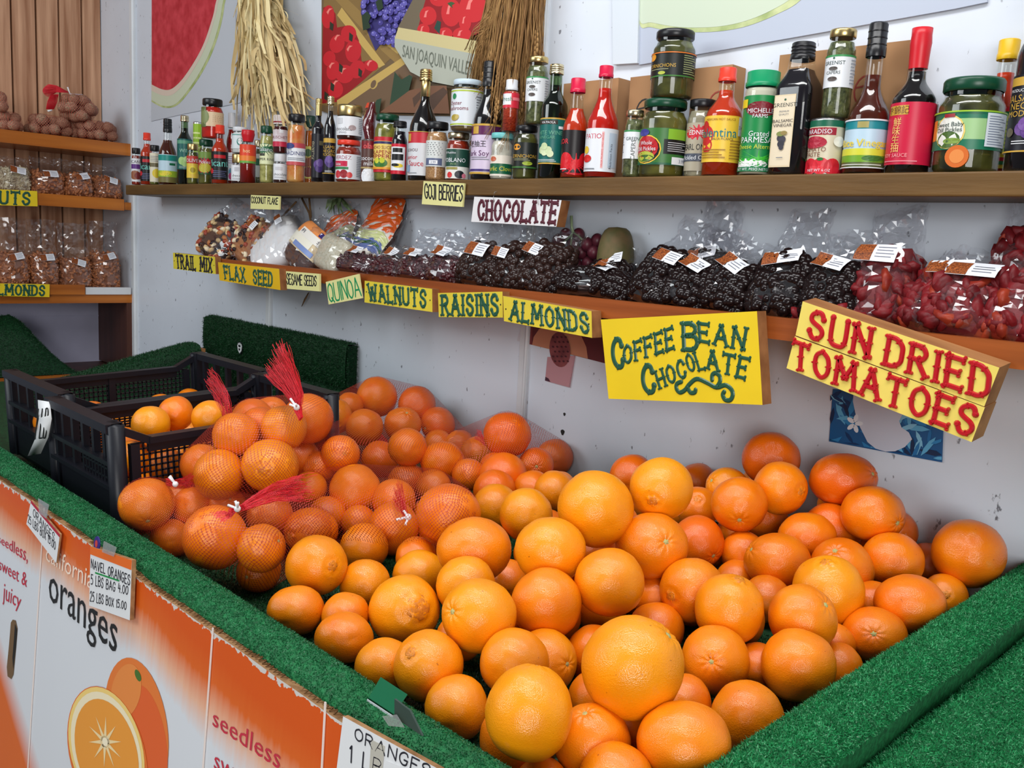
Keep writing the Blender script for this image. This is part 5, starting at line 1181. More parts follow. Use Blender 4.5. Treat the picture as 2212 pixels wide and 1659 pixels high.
# --- from the left end of the shelf
vessel('small salsa jar with purple and white label, leftmost on the shelf', 'jar', 284, 305, 320, 'salsa', 'black', [(.1, .72, Wt, 170, 0, [('b', .55, .75, (96, 50, 130)), ('t', 'PICANTE', 0, .86, .13, Bk), ('d', -.2, .28, .2, (150, 90, 60), 1.3), ('d', .3, .26, .16, (120, 40, 40))])])
hot_l = [(.08, .55, Bk, 170, 0, [('t', 'Picante', 0, .60, .26, (120, 214, 200)), ('r', -.5, .5, .76, .88, Rd), ('d', -.75, .3, .1, Rd), ('l', -.6, .6, .08, .34, 4, (96, 100, 140))])]
vessel('orange-red hot sauce bottle with red cap, second from left end', 'bot', 303, 333, 287, 'hot', 'red', hot_l, neck=.5, s0=.6, s1=.76, c0=.86, capr=.58)
vessel('small olive jar with black lid and cream label beside dark vinegar', 'jar', 323, 346, 314, 'olive', 'black', [(.08, .8, Cr, 150, 0, [('r', -1, 1, .52, .66, (110, 100, 70)), ('d', .3, .3, .16, (224, 196, 50)), ('l', -.7, .5, .7, .92, 4, Gy)])])
ricel = [(.04, .46, (190, 214, 226), 200, 0, [('b', .78, .98, (24, 140, 130)), ('b', 0, .24, (120, 110, 60)), ('b', .2, .42, (160, 190, 50)), ('d', -.2, .32, .1, (226, 206, 60), 2.5), ('r', .1, .5, .62, .7, (20, 110, 70))])]
vessel('dark vinegar bottle with black cap and landscape label near left end', 'bot', 342, 383, 257, 'brown', 'black', ricel, neck=.44, s0=.46, s1=.72, c0=.80, fill=.68, xt=362)
winel = [(.22, .66, (16, 92, 86), 150, 0, [('t', 'WINE', .1, .62, .12, (150, 196, 170)), ('r', -.9, .9, .84, .95, (90, 150, 120)), ('d', -.3, .28, .13, (160, 196, 120)), ('d', .0, .22, .12, (150, 186, 110)), ('d', .2, .34, .1, (170, 200, 130)), ('l', -.6, .6, .04, .12, 2, (180, 200, 180))])]
vessel('dark green wine vinegar bottle with gold cap and teal label, left part of shelf', 'bot', 382, 416, 250, 'oliveoil', 'pgold', winel, neck=.46, s0=.62, s1=.78, c0=.915, capr=.56, glass=M_GLASSG, xt=398)
vessel('small olive jar with gold lid and yellow label by the green-lidded jar', 'jar', 403, 430, 311, 'olive', 'gold', [(.16, .7, (226, 190, 70), 170, 0, [('b', .66, 1, (190, 60, 50)), ('d', 0, .36, .2, (230, 206, 60)), ('d', 0, .36, .12, (170, 150, 40)), ('t', 'OLIVES', 0, .8, .16, Wt)])])
vessel('lime green plastic shaker standing behind the pickle jars', 'can', 417, 436, 264, 'olive', None, [(.03, .97, (150, 190, 40), 300, 0, [('b', .3, .4, (226, 230, 200)), ('l', -.6, .3, .5, .9, 5, (220, 230, 150))])], back=1)
J8 = vessel('pickle jar with dark green lid under the red pepper jar', 'jar', 428, 462, 302, 'pick', 'green', [(.22, .72, (40, 80, 44), 180, 0, [('b', .72, 1, (110, 140, 60)), ('d', -.15, .4, .36, (170, 30, 40), 1.2), ('d', -.15, .3, .22, (190, 180, 60), 1.4), ('t', 'Pickles', -.15, .56, .14, Wt)])])
vessel('large red pepper jar with black lid stacked on a pickle jar', 'jar', 434, 483, 215, 'pepr', 'black', [(.3, .66, (222, 196, 160), 120, 25, [('l', -.4, .8, .3, .8, 4, (190, 160, 130))]), (.28, .78, (96, 106, 60), 46, -58, [('d', 0, .5, .4, (130, 140, 90))])], on=J8, xt=458)
vessel('hot sauce bottle with orange-red cap and black label in front of coconut jar', 'bot', 456, 493, 270, 'hot', 'red', hot_l, neck=.5, s0=.58, s1=.74, c0=.855, capr=.58, xt=480)
vessel('tall bottle with white cap behind the coconut jar', 'bot', 488, 512, 243, 'ketch', 'white', [(.08, .46, Wt, 160, 0, [('d', .3, .3, .2, (90, 150, 180)), ('d', .1, .15, .14, (200, 60, 120)), ('l', -.6, .5, .6, .9, 4, (150, 120, 160))])], back=1, neck=.62, s0=.6, s1=.76, c0=.80, capr=.72, xt=508)
Jc = vessel('small chocolate spread jar with gold lid under the coconut jar', 'jar', 499, 533, 333, 'choc', 'gold', [(.1, .62, Wt, 180, 0, [('t', 'chocolate', 0, .34, .18, Bk), ('r', -.4, .0, .6, .86, (190, 190, 196)), ('l', -.6, .6, .06, .2, 2, Gy)])], lidh=.03)
vessel('white coconut oil jar with white lid stacked on a small jar', 'jar', 500, 536, 275, 'white', 'white', [(.18, .74, (212, 220, 222), 190, 0, [('d', 0, .46, .26, (60, 130, 120), .9), ('d', 0, .5, .2, (226, 230, 230), .8), ('l', .4, .9, .2, .8, 6, (150, 160, 165)), ('b', .9, .95, (60, 140, 130))])], on=Jc, xt=522)
vessel('dark red sauce bottle with big red cap and neck label', 'bot', 517, 553, 279, 'ketch', 'fred', [(.38, .72, (226, 70, 40), 200, 0, [('b', .0, .12, (110, 170, 70)), ('b', .12, .4, (236, 130, 50)), ('t', 'hot', -.1, .66, .2, (250, 220, 160))])], neck=.62, s0=.36, s1=.68, c0=.78, capr=.80, xt=549, fill=.70)
vessel('narrow green capers jar half hidden behind pepper jar', 'jar', 548, 566, 303, 'capers', 'pgold', [(.2, .7, (210, 218, 210), 180, 0, [('b', .5, .8, (40, 110, 80))])], back=1)
vessel('tall jar of yellow pepper rings with green lid', 'jar', 560, 592, 273, 'ring', 'green', [(.32, .68, (222, 226, 180), 190, 0, [('d', -.2, .74, .3, (30, 100, 60), 1.8), ('t', 'italiano', -.2, .76, .2, Wt), ('t', 'PEPPER RINGS', -.1, .28, .13, Bk), ('b', .0, .05, (150, 150, 90)), ('r', -.7, -.2, .44, .56, (60, 60, 50))])])
Jw = vessel('small chocolate spread jar with white lid under the cloth topped jam', 'jar', 590, 620, 333, 'choc', 'white', [(.12, .66, Wt, 180, 0, [('t', 'chocolate', 0, .34, .17, Bk), ('l', -.6, .4, .08, .2, 2, Gy), ('r', -.5, .2, .6, .8, (200, 200, 205))])], lidh=.024)
vessel('jam jar with white cloth top and red ribbon stacked on small jar', 'jar', 588, 622, 250, 'jam', cm(S(220, 210, 206), .8), [(.18, .62, (212, 200, 205), 190, 0, [('b', .0, .3, (190, 40, 70)), ('t', 'BRUSCHETTA', 0, .55, .17, (120, 30, 50)), ('r', .5, .9, .05, .4, Wt), ('r', -.1, .2, .8, 1, Wt)]), (.80, .835, (150, 30, 40), 350, 0, [])], on=Jw, lidh=.028, capr=1.0, xt=606)
vessel('tall jar of mixed pickled vegetables with orange carrots and black lid', 'jar', 618, 659, 248, 'giard', 'black', [(.26, .58, Wt, 190, 0, [('b', .78, 1, (190, 70, 80)), ('b', 0, .16, (196, 80, 84)), ('d', -.5, .86, .14, (50, 60, 120), 2.0), ('t', 'GIARDINIERA', -.1, .54, .18, (40, 50, 110)), ('t', 'mild', -.5, .7, .12, Gy), ('l', -.6, .6, .22, .36, 2, Gy)])])
vessel('amber honey bottle with dark green cap behind the black bottle', 'jar', 656, 681, 251, 'amber', 'dgreen', [(.1, .56, (200, 190, 90), 120, -20, [('d', 0, .5, .2, (120, 60, 40)), ('d', 0, .8, .12, (60, 90, 50)), ('d', 0, .2, .16, (110, 40, 40))])], lidh=.036, back=1)
palm = [(.06, .58, (20, 18, 28), 200, 0, [('v', 'PALERMO', -.35, .62, .012, (196, 186, 150)), ('d', .0, .3, .1, Pu), ('d', .12, .22, .1, (70, 48, 110)), ('d', .2, .34, .09, (100, 74, 140)), ('r', .1, .5, .74, .84, (90, 84, 60))])]
vessel('tall black vinegar bottle with gold foil neck, left of the pair', 'bot', 671, 700, 213, 'dark', 'gold', palm, neck=.44, s0=.64, s1=.74, c0=.93, capr=.5, foil=(.80, 'gold'), xt=691)
bals = [(.10, .52, (16, 15, 22), 200, 0, [('b', .86, .98, Gd), ('t', 'BALSAMICO', -.05, .74, .09, Gd), ('t', 'NEGRO', -.05, .63, .09, Gd), ('t', 'MODENA', -.05, .53, .08, Gd), ('d', -.12, .34, .11, (90, 66, 132)), ('d', .04, .28, .11, (76, 54, 118)), ('d', -.03, .4, .1, (104, 80, 146)), ('l', -.4, .3, .04, .1, 2, Wt), ('b', .0, .02, Gd)])]
vessel('black balsamic vinegar bottle with ridged gold cap, right of the pair', 'bot', 697, 724, 208, 'dark', 'pgold', bals, neck=.48, s0=.62, s1=.80, c0=.905, capr=.60, xt=716)
Jv = vessel('salsa jar with red lid under the big chocolate spread jar', 'jar', 724, 780, 304, 'salsa', 'red', [(.08, .66, Wt, 210, 0, [('t', 'VERDEZ', -.3, .86, .16, (150, 20, 70)), ('r', -.85, -.05, .5, .72, (196, 30, 70)), ('r', -.85, .0, .38, .48, (50, 120, 70)), ('d', -.5, .18, .16, (196, 50, 60)), ('d', -.2, .2, .17, (150, 30, 40)), ('d', .05, .16, .12, (210, 70, 70)), ('t', 'Salsa', -.5, .6, .12, Wt), ('l', .35, .8, .1, .95, 12, (120, 124, 136))])], lidh=.014)
vessel('big chocolate spread jar with wide gold lid stacked on a salsa jar', 'jar', 724, 780, 229, 'choc', 'gold', [(.12, .66, Wt, 220, 0, [('t', 'chocolate', -.3, .34, .2, Bk), ('t', 'SPREAD', -.3, .14, .1, Gy), ('d', .12, .4, .14, (170, 150, 150), 1.5), ('l', .4, .85, .1, .95, 9, (140, 144, 150)), ('r', -.55, -.3, .6, .9, (200, 202, 206))])], on=Jv, lidh=.030, capr=1.0)
Jk = vessel('coconut milk can with brown and white label', 'can', 779, 812, 302, 'choc', None, [(.02, .98, (84, 54, 48), 340, 0, [('b', .78, .97, (120, 20, 30)), ('t', 'olar', 0, .86, .14, (236, 90, 90)), ('t', 'coconut', 0, .56, .11, Wt), ('t', 'milk', 0, .43, .11, Wt), ('d', .1, .12, .22, (226, 228, 232), 1.2), ('b', .3, .34, (170, 150, 100))])])
# red plastic pouch standing on the can
mb = MB(); t = thing('sauce_pouch', 'dark red plastic pouch standing on the coconut milk can', 'pouch', (Jk[0], Jk[1], Jk[2]))
vs = []; fs = []; hp = onY(797, 222, Jk[1])[2] - Jk[2]; wp = pxsize(27, Vector(Jk)) / 2
for j in range(9):
    v = j / 8; th = .018 * math.sin(PI * (v * .8 + .2)) + .002
    for k in range(12):
        a = 2 * PI * k / 12; vs.append((wp * math.cos(a) * (1 - .15 * math.sin(v * 5)), th * math.sin(a) + .003 * math.sin(7 * v + k), hp * v))
for j in range(8):
    for k in range(12): fs.append((j * 12 + k, j * 12 + (k + 1) % 12, (j + 1) * 12 + (k + 1) % 12, (j + 1) * 12 + k))
mb.add(vs, fs, pmat('dark_red_film', S(84, 18, 26), .12, .8, coat=.6, bump=1.0, bscale=60), True); mb.build('pouch_body', t)
mb = MB(); mb.hexa([(-wp, -.006, hp * .86), (wp, -.006, hp * .86), (wp, .006, hp * .86), (-wp, .006, hp * .86), (-wp * .8, -.002, hp), (wp * .8, -.002, hp), (wp * .8, .002, hp), (-wp * .8, .002, hp)], cm(S(200, 70, 44), .3)); mb.build('pouch_top', t)
vessel('jar of sliced jalapenos with dark green lid and red label', 'jar', 805, 861, 249, 'jal', 'green', [(.14, .66, (190, 24, 40), 150, -30, [('b', .14, .88, (226, 196, 100)), ('r', -.8, .7, .80, .87, (40, 40, 90)), ('t', 'NACHO SLICED', 0, .70, .09, (120, 20, 20), 1.7), ('t', 'JALAPENO', 0, .57, .11, (150, 16, 30), 1.8), ('t', 'PEPPERS', 0, .45, .11, (150, 16, 30), 1.6), ('d', .0, .26, .13, (50, 110, 40), 1.8), ('d', -.2, .32, .08, (200, 200, 50)), ('d', .15, .33, .08, (190, 196, 50)), ('b', .08, .14, (226, 150, 40))])], lidh=.016)
vessel('black vinegar bottle with black cap and red framed white label', 'bot', 843, 878, 262, 'dark', 'black', [(.12, .62, (196, 24, 48), 150, -15, [('r', -.8, .8, .12, .9, Wt), ('r', -.5, .5, .72, .86, Bk), ('r', -.6, .6, .46, .66, Bk), ('d', .1, .28, .07, (226, 200, 50), 2.5), ('d', -.2, .3, .05, Bk, 3)])], neck=.74, s0=.66, s1=.80, c0=.90, capr=.86, xt=868)
vessel('tall soy sauce bottle with gold cap and red and white label', 'bot', 879, 945, 152, 'soy', 'gold', [(.05, .44, (206, 208, 212), 220, 0, [('b', .74, 1, (190, 40, 54)), ('r', -.72, -.5, .78, .95, Gd), ('t', 'ENG SHOU', -.55, .58, .07, (80, 40, 50)), ('t', 'Superior', -.55, .42, .10, (190, 40, 60)), ('t', 'Soy Sauce', -.5, .28, .13, (190, 40, 60)), ('r', -.85, -.5, .08, .24, (130, 160, 190)), ('l', -.6, -.2, .04, .08, 1, Gy), ('b', .985, 1.0, Gd)])], neck=.30, s0=.47, s1=.76, c0=.90, capr=.42, foil=(.76, 'gold'), xt=912)
vessel('glass jar of sandy seasoning with black lid and barcode label', 'jar', 917, 965, 265, 'seas', 'black', [(.24, .68, (206, 210, 208), 200, 0, [('l', -.7, .3, .42, .95, 7, (90, 94, 98)), ('r', -.66, .3, .05, .32, (90, 100, 130)), ('r', -.4, .06, .1, .24, Wt), ('t', '2.99', -.17, .17, .09, (70, 80, 120))])], lidh=.018, capr=1.0)
Jp = vessel('salsa jar with gold lid and dark green label under the mushroom jar', 'jar', 961, 1013, 288, 'salsa', 'pgold', [(.04, .66, (222, 222, 216), 220, 0, [('b', .40, .98, (30, 70, 58)), ('t', 'POBLANO', -.2, .62, .14, Wt), ('t', 'SALSA', -.2, .49, .06, (150, 180, 120)), ('r', -.6, .0, .3, .38, (150, 140, 70)), ('d', -.35, .12, .10, (200, 40, 40)), ('d', .1, .14, .13, (30, 34, 40), 1.3), ('d', .3, .10, .08, (210, 120, 140)), ('t', 'El Pueblito', -.35, .86, .07, Wt)])], lidh=.014)
vessel('oyster mushroom jar with white lid stacked on a salsa jar', 'jar', 967, 1036, 176, 'mush', cm(S(196, 214, 226), .35), [(.10, .80, (214, 220, 226), 230, 0, [('b', .93, .97, (170, 190, 50)), ('b', .02, .06, (170, 190, 50)), ('d', -.45, .80, .08, (40, 130, 80)), ('t', 'Oyster', -.4, .62, .11, (130, 40, 60)), ('t', 'mushrooms', -.35, .48, .11, (130, 40, 60)), ('d', -.4, .22, .09, (170, 150, 60), 1.6), ('d', -.3, .24, .06, (190, 170, 90)), ('l', .3, .8, .2, .85, 9, Gy)])], on=Jp, lidh=.013)
vessel('dark soy sauce bottle with black cap and lilac label', 'bot', 1014, 1081, 134, 'soy', 'black', [(.05, .47, (206, 192, 214), 220, 0, [('b', .78, .96, (90, 30, 80)), ('b', .96, 1, Gd), ('r', -.55, -.3, .80, .95, Gd), ('t', '\u8001\u62bd\u738b', -.35, .60, .10, Bk), ('t', 'Dark Soy Sauce', -.05, .42, .11, (90, 40, 90)), ('l', -.6, .1, .28, .36, 2, Gy), ('b', .06, .10, (60, 40, 110)), ('b', .0, .04, Gd)])], neck=.40, s0=.48, s1=.76, c0=.79, capr=.46, xt=1056)
Jg = vessel('jar of garlic cloves with pale teal lid and green label', 'jar', 1057, 1105, 289, 'garlic', 'teal', [(.08, .52, (222, 214, 200), 190, 0, [('b', .1, .6, (20, 92, 60)), ('t', 'Garlic Cloves', -.1, .36, .22, (214, 206, 60)), ('d', -.5, .82, .12, (190, 100, 70), 1.6)])], lidh=.013, capr=1.02)
vessel('shaker of red chili seasoning with white cap stacked on garlic jar', 'bot', 1078, 1113, 174, 'chili', 'white', [(.46, .74, (206, 40, 60), 210, 0, [('r', -1, .0, .2, .95, Wt), ('t', 'fresh', -.3, .6, .3, (30, 110, 70)), ('r', .1, .9, .5, .7, (230, 120, 130))])], on=Jg, neck=.66, s0=.76, s1=.80, c0=.80, capr=.78, fill=.78, xt=1098)
Jn = vessel('gherkin jar with black lid and black label beside wine vinegar', 'jar', 1105, 1159, 273, 'gher', 'black', [(.2, .68, (26, 30, 26), 230, 0, [('d', -.4, .82, .12, (226, 150, 40), 1.5), ('t', 'CORNICHONS', -.1, .48, .14, Gd), ('l', -.5, .2, .3, .4, 2, (150, 150, 110)), ('d', .1, .2, .08, (150, 170, 50), 2.6), ('b', .02, .08, (60, 110, 50))])], lidh=.013)
capl = [(.34, .70, (222, 226, 230), 210, 0, [('b', .94, 1, (60, 140, 80)), ('t', 'GREENIST', -.25, .76, .12, (40, 60, 56)), ('d', -.25, .90, .035, (30, 90, 60)), ('t', 'CAPERS', -.25, .46, .10, (70, 80, 76)), ('d', -.25, .58, .06, (80, 74, 70), 2.4), ('d', -.25, .26, .07, (80, 70, 66), 2.2), ('l', .4, .75, .1, .9, 8, (150, 156, 166))])]
vessel('slim capers jar with gold lid stacked on the gherkin jar', 'jar', 1125, 1173, 126, 'capers', 'gold', capl, on=Jn, lidh=.013, xt=1152)
vessel('tall dark green wine vinegar bottle with pale gold cap, centre of shelf', 'bot', 1160, 1218, 141, 'oliveoil', 'pgold', [(.13, .53, (16, 98, 92), 170, -25, [('b', .97, 1, Gd), ('b', 0, .03, Gd), ('r', -.6, .5, .86, .95, (50, 40, 30)), ('t', 'VIA PAOLA', 0, .90, .05, Wt), ('t', 'WHITE WINE', -.05, .68, .09, (100, 170, 140)), ('t', 'VINEGAR', -.05, .58, .07, (90, 160, 130)), ('r', .55, .8, .76, .82, Wt), ('d', -.3, .3, .08, (200, 216, 170)), ('d', -.1, .26, .085, (210, 222, 180)), ('d', .1, .3, .08, (196, 212, 166)), ('d', .2, .22, .075, (206, 218, 176)), ('d', -.12, .38, .08, (190, 208, 160)), ('l', -.5, .5, .05, .11, 2, Wt)])], neck=.46, s0=.63, s1=.78, c0=.915, capr=.55, glass=M_GLASSG, xt=1194)
vessel('hot sauce bottle with pink-red cap and black and red label', 'bot', 1208, 1265, 170, 'hot', 'pink', [(.06, .48, (24, 18, 20), 200, 0, [('d', .1, .2, .26, (206, 24, 36), 1.9), ('d', -.4, .3, .18, (206, 24, 36)), ('d', .5, .34, .14, (206, 24, 36)), ('t', 'LOR', -.55, .74, .12, (226, 50, 60)), ('l', -.7, -.3, .06, .12, 1, Wt)])], neck=.50, s0=.50, s1=.74, c0=.86, capr=.60, fill=.70, xt=1250)
vessel('tall red hot sauce bottle with pink-red cap and white label', 'bot', 1259, 1330, 144, 'red', 'pink', [(.06, .44, (222, 226, 232), 200, 0, [('t', 'PATIO', -.35, .82, .12, (196, 30, 60)), ('r', .0, .08, .08, .92, (226, 170, 170)), ('v', 'SALSA PICANTE - HOT SAUCE', .06, .5, .0052, (196, 40, 50)), ('r', .26, .62, .1, .9, (190, 206, 222)), ('v', 'Nutrition Facts', .4, .36, .0085, (40, 50, 70)), ('d', -.55, .30, .09, (206, 40, 40), 1.6), ('d', -.6, .5, .09, (226, 190, 60)), ('l', -.7, -.2, .04, .1, 1, Gy)])], neck=.42, s0=.47, s1=.76, c0=.90, capr=.46, xt=1303)
vessel('small capers jar with gold lid half hidden left of dill pickles', 'jar', 1341, 1384, 240, 'capers', 'pgold', [(.28, .70, (222, 226, 230), 210, -20, [('b', .94, 1, (60, 140, 80)), ('t', 'GREENIST', .3, .7, .12, (40, 60, 56)), ('v', 'CAPERS', .3, .3, .012, (70, 80, 76)), ('l', -.7, -.4, .2, .9, 8, Gy)])], lidh=.012)
Jd = vessel('whole dill pickle jar with dark green lid under the gherkin jar', 'jar', 1374, 1478, 219, 'pick', 'green', [(.16, .62, (54, 110, 50), 230, 0, [('b', .0, .06, (30, 90, 60)), ('r', .02, .9, .3, .7, Bk), ('r', .1, .9, .7, .98, (130, 180, 50)), ('d', -.38, .42, .40, (230, 190, 60), 1.2), ('d', -.38, .42, .37, Bk, 1.2), ('d', -.38, .46, .33, (180, 30, 36), 1.2), ('d', -.4, .22, .15, (170, 180, 60), 2.2), ('d', -.38, .18, .09, (60, 100, 40), 3.2), ('d', -.45, .88, .10, (60, 60, 140), 2.0), ('t', 'Whole', -.38, .60, .11, Wt), ('t', 'Dill Pickles', -.38, .44, .11, Wt), ('l', .1, .6, .36, .64, 5, (190, 190, 196)), ('r', .2, .62, .02, .22, Wt), ('t', '3.99', .45, .12, .10, (90, 100, 130))])], lidh=.017)
vessel('gherkin jar with black lid stacked on the dill pickle jar', 'jar', 1388, 1483, 72, 'gher', 'black', [(.30, .66, (22, 26, 24), 240, 0, [('b', .0, .05, (60, 120, 50)), ('d', -.55, .80, .15, (226, 150, 40), 1.5), ('t', 'CORNICHONS', -.3, .44, .15, Gd), ('l', -.6, -.1, .26, .34, 1, (150, 150, 110)), ('d', -.25, .14, .07, (170, 180, 60), 2.4), ('l', .22, .62, .1, .9, 9, (150, 160, 110)), ('b', .93, .97, (220, 120, 40))])], on=Jd, lidh=.016, capr=.88, xt=1440)
vessel('pearl onion jar with black lid and red oval label', 'jar', 1474, 1537, 218, 'onion', 'black', [(.1, .70, (168, 160, 140), 200, 0, [('d', -.1, .80, .16, (196, 30, 50), 2.0), ('t', 'EDNEY', -.1, .80, .10, Wt), ('t', 'PEARL ONIONS', -.05, .50, .13, Bk, 1.5), ('b', .20, .36, (70, 76, 90)), ('t', 'Pickled Onions', -.05, .28, .09, Wt), ('d', .3, .1, .08, (214, 208, 190))])], back=0, lidh=.015, ov=YS + .085)
vessel('hot sauce bottle with red cap and yellow label, right of pearl onions', 'bot', 1511, 1595, 148, 'hot', 'red', [(.13, .55, (232, 190, 60), 230, 0, [('d', -.5, .58, .22, (196, 40, 40)), ('d', -.45, .36, .16, (196, 40, 40)), ('d', -.55, .78, .12, (190, 40, 40)), ('t', 'Valentina', -.22, .64, .20, (24, 120, 130)), ('t', 'SALSA PICANTE', .0, .50, .05, (30, 70, 70)), ('t', 'MEXICAN HOT SAUCE', -.1, .92, .05, (130, 70, 20)), ('r', .42, .66, .58, .98, Wt), ('t', '3.49', .54, .76, .08, (60, 80, 120)), ('l', -.6, .1, .08, .3, 4, (150, 110, 40)), ('l', .2, .7, .06, .5, 7, (150, 110, 40))])], neck=.42, s0=.56, s1=.76, c0=.875, capr=.48, xt=1567)
vessel('shaker of grated parmesan with bright green lid and label', 'shk', 1592, 1668, 157, 'parm', 'bgreen', [(.04, .76, (22, 130, 66), 260, 0, [('d', .05, .16, .12, (60, 180, 50), 5), ('d', -.3, .1, .07, (226, 230, 226), 4.5), ('d', .0, .82, .10, (120, 30, 40), 2.2), ('t', 'MICHELLE', 0, .80, .06, Wt), ('t', 'FARMS', 0, .73, .05, Wt), ('t', 'Grated', .0, .50, .07, Wt), ('t', 'PARMESAN', .02, .42, .08, Wt), ('t', 'Cheese Alternative', .0, .33, .06, (196, 206, 60)), ('r', -.62, -.36, .84, .95, (222, 196, 40)), ('b', .0, .06, (14, 110, 64)), ('t', 'NET WT. PESO NETO 8 OZ', .0, .03, .035, Wt)])], capr=1.02, xt=1640)
vessel('square black balsamic vinegar bottle with cream label and black cap', 'sq', 1664, 1753, 94, 'dark', 'black', [(.06, .60, (214, 196, 160), 62, -38, [('r', -.92, .92, .02, .98, (220, 206, 178)), ('t', 'GREENIST', 0, .86, .055, Bk), ('d', 0, .93, .016, (30, 80, 50)), ('t', 'PREMIUM', 0, .77, .025, Gy), ('t', 'QUALITY', 0, .73, .025, Gy), ('t', 'BALSAMIC', 0, .64, .045, (60, 50, 50)), ('t', 'VINEGAR', 0, .58, .045, (60, 50, 50)), ('d', -.1, .40, .05, (40, 36, 50)), ('d', .1, .38, .05, (50, 44, 60)), ('d', .0, .32, .05, (36, 32, 46)), ('d', .06, .27, .035, (44, 40, 54)), ('d', -.1, .46, .035, (120, 130, 60), 1.6), ('d', .2, .47, .03, (140, 120, 60), 1.6), ('l', -.3, .3, .12, .15, 1, Gy)])], neck=.56, s0=.64, s1=.82, c0=.87, capr=.62, xt=1729, fill=.80)
Jt = vessel('tomato paste can with green top band and tomatoes pictured', 'can', 1738, 1815, 260, 'choc', None, [(.03, .96, (206, 196, 170), 340, 0, [('b', .88, 1, (20, 96, 70)), ('r', -.9, .18, .72, .86, (150, 24, 44)), ('t', 'PARADISO', -.2, .79, .09, Wt), ('d', -.25, .58, .12, (170, 40, 60), 2.2), ('t', 'TOMATO', -.26, .45, .09, (120, 70, 50)), ('t', 'PASTE', -.26, .35, .09, (120, 70, 50)), ('b', .0, .08, (200, 30, 50)), ('d', -.5, .13, .16, (214, 40, 54)), ('d', -.28, .12, .16, (200, 30, 46)), ('d', -.06, .13, .16, (214, 40, 54)), ('d', .16, .12, .16, (200, 30, 46)), ('d', -.48, .26, .03, (40, 110, 50), 2), ('d', -.08, .26, .03, (40, 110, 50), 2), ('t', 'NET WT 6 OZ', -.1, .05, .05, Wt), ('d', .25, .6, .1, (230, 226, 210), 1.2)])])
vessel('tall capers jar with gold lid stacked on the tomato paste can', 'jar', 1757, 1822, 69, 'capers', 'gold', capl, on=Jt, lidh=.014, xt=1796)
vessel('rice vinegar bottle with black cap and teal and green label', 'bot', 1814, 1911, 51, 'brown', 'black', [(.04, .36, (180, 206, 222), 230, 0, [('b', .80, .97, (22, 130, 140)), ('r', -.24, .02, .82, .95, (160, 150, 90)), ('b', 0, .12, (90, 100, 60)), ('b', .12, .26, (110, 160, 40)), ('b', .26, .40, (206, 206, 60)), ('d', .2, .2, .06, (60, 110, 40), 4), ('t', 'Rice Vinegar', -.08, .52, .16, (214, 190, 60)), ('t', 'Rice Vinegar', -.075, .515, .15, (226, 206, 80)), ('b', .97, 1, Wt), ('b', .0, .02, Wt), ('l', -.6, .4, .05, .1, 1, (210, 210, 200))])], neck=.40, s0=.37, s1=.60, c0=.78, capr=.46, fill=.66, xt=1893)
vessel('soy sauce bottle with long red cap and pink-red label', 'bot', 1905, 2006, 61, 'soy', 'fred', [(.06, .48, (196, 24, 60), 230, 0, [('r', -.62, -.1, .80, .95, Gd), ('t', '\u674e\u9326\u8a18', -.36, .875, .10, (90, 30, 30)), ('t', '\u9bae', -.33, .68, .115, (230, 190, 110)), ('t', '\u5473', -.33, .54, .115, (230, 190, 110)), ('t', '\u751f', -.33, .40, .115, (230, 190, 110)), ('t', '\u62bd', -.33, .27, .115, (230, 190, 110)), ('t', 'SOY SAUCE', -.32, .15, .06, (230, 160, 160)), ('l', -.6, .2, .04, .08, 1, (220, 140, 150)), ('r', .62, .66, 0, 1, (190, 170, 130)), ('r', .66, .98, 0, 1, (40, 36, 30))])], neck=.42, s0=.50, s1=.66, c0=.72, capr=.46, xt=1977, fill=.70)
vessel('large sweet baby dill pickle jar with green lid and a carrot slice', 'jar', 2004, 2156, 176, 'gher', 'green', [(.24, .64, (150, 190, 130), 200, 5, [('b', .8, 1, (24, 110, 80)), ('b', .0, .26, (24, 110, 80)), ('r', -1, -.7, .26, .8, (214, 130, 50)), ('d', -.4, .46, .44, (226, 200, 110)), ('d', -.4, .46, .40, (222, 224, 216)), ('d', -.4, .26, .22, (70, 100, 40), 1.5), ('d', -.32, .22, .08, (120, 150, 60), 3), ('t', 'Sweet Baby', -.4, .66, .12, (30, 60, 50)), ('t', 'Dill Pickles', -.4, .52, .12, (30, 60, 50)), ('r', -.5, -.3, .84, .93, (150, 30, 40)), ('r', .22, .72, .08, .94, (210, 218, 226)), ('l', .26, .66, .12, .9, 12, (120, 130, 150)), ('b', .96, 1.0, (150, 190, 50)), ('r', .72, .80, 0, 1, (150, 200, 60))])], lidh=.02)
for o in bpy.data.objects:
    if o.get('label', '').startswith('large sweet baby'): PJ = o
mb = MB(); c = onY(2067, 338, PJ.location.y - .062) - PJ.location; fc = Vector((-PJ.location.x, -PJ.location.y, 0)).normalized(); fc = (fc + Vector((-.15, -.3, 0))).normalized(); u = Vector((-fc.y, fc.x, 0)); c = fc * .0655 + Vector((0, 0, c.z)) + u * (c.dot(u))
n = 24; mb.slab([c + (u * math.cos(2 * PI * k / n) + Vector((0, 0, 1)) * math.sin(2 * PI * k / n)) * .0170 for k in range(n)], -fc * .006, cm(S(206, 104, 40), .4)); mb.slab([c + fc * .0003 + (u * math.cos(2 * PI * k / n) + Vector((0, 0, 1)) * math.sin(2 * PI * k / n)) * .0105 for k in range(n)], -fc * .0002, cm(S(222, 136, 70), .4)); mb.build('carrot_slice', PJ)
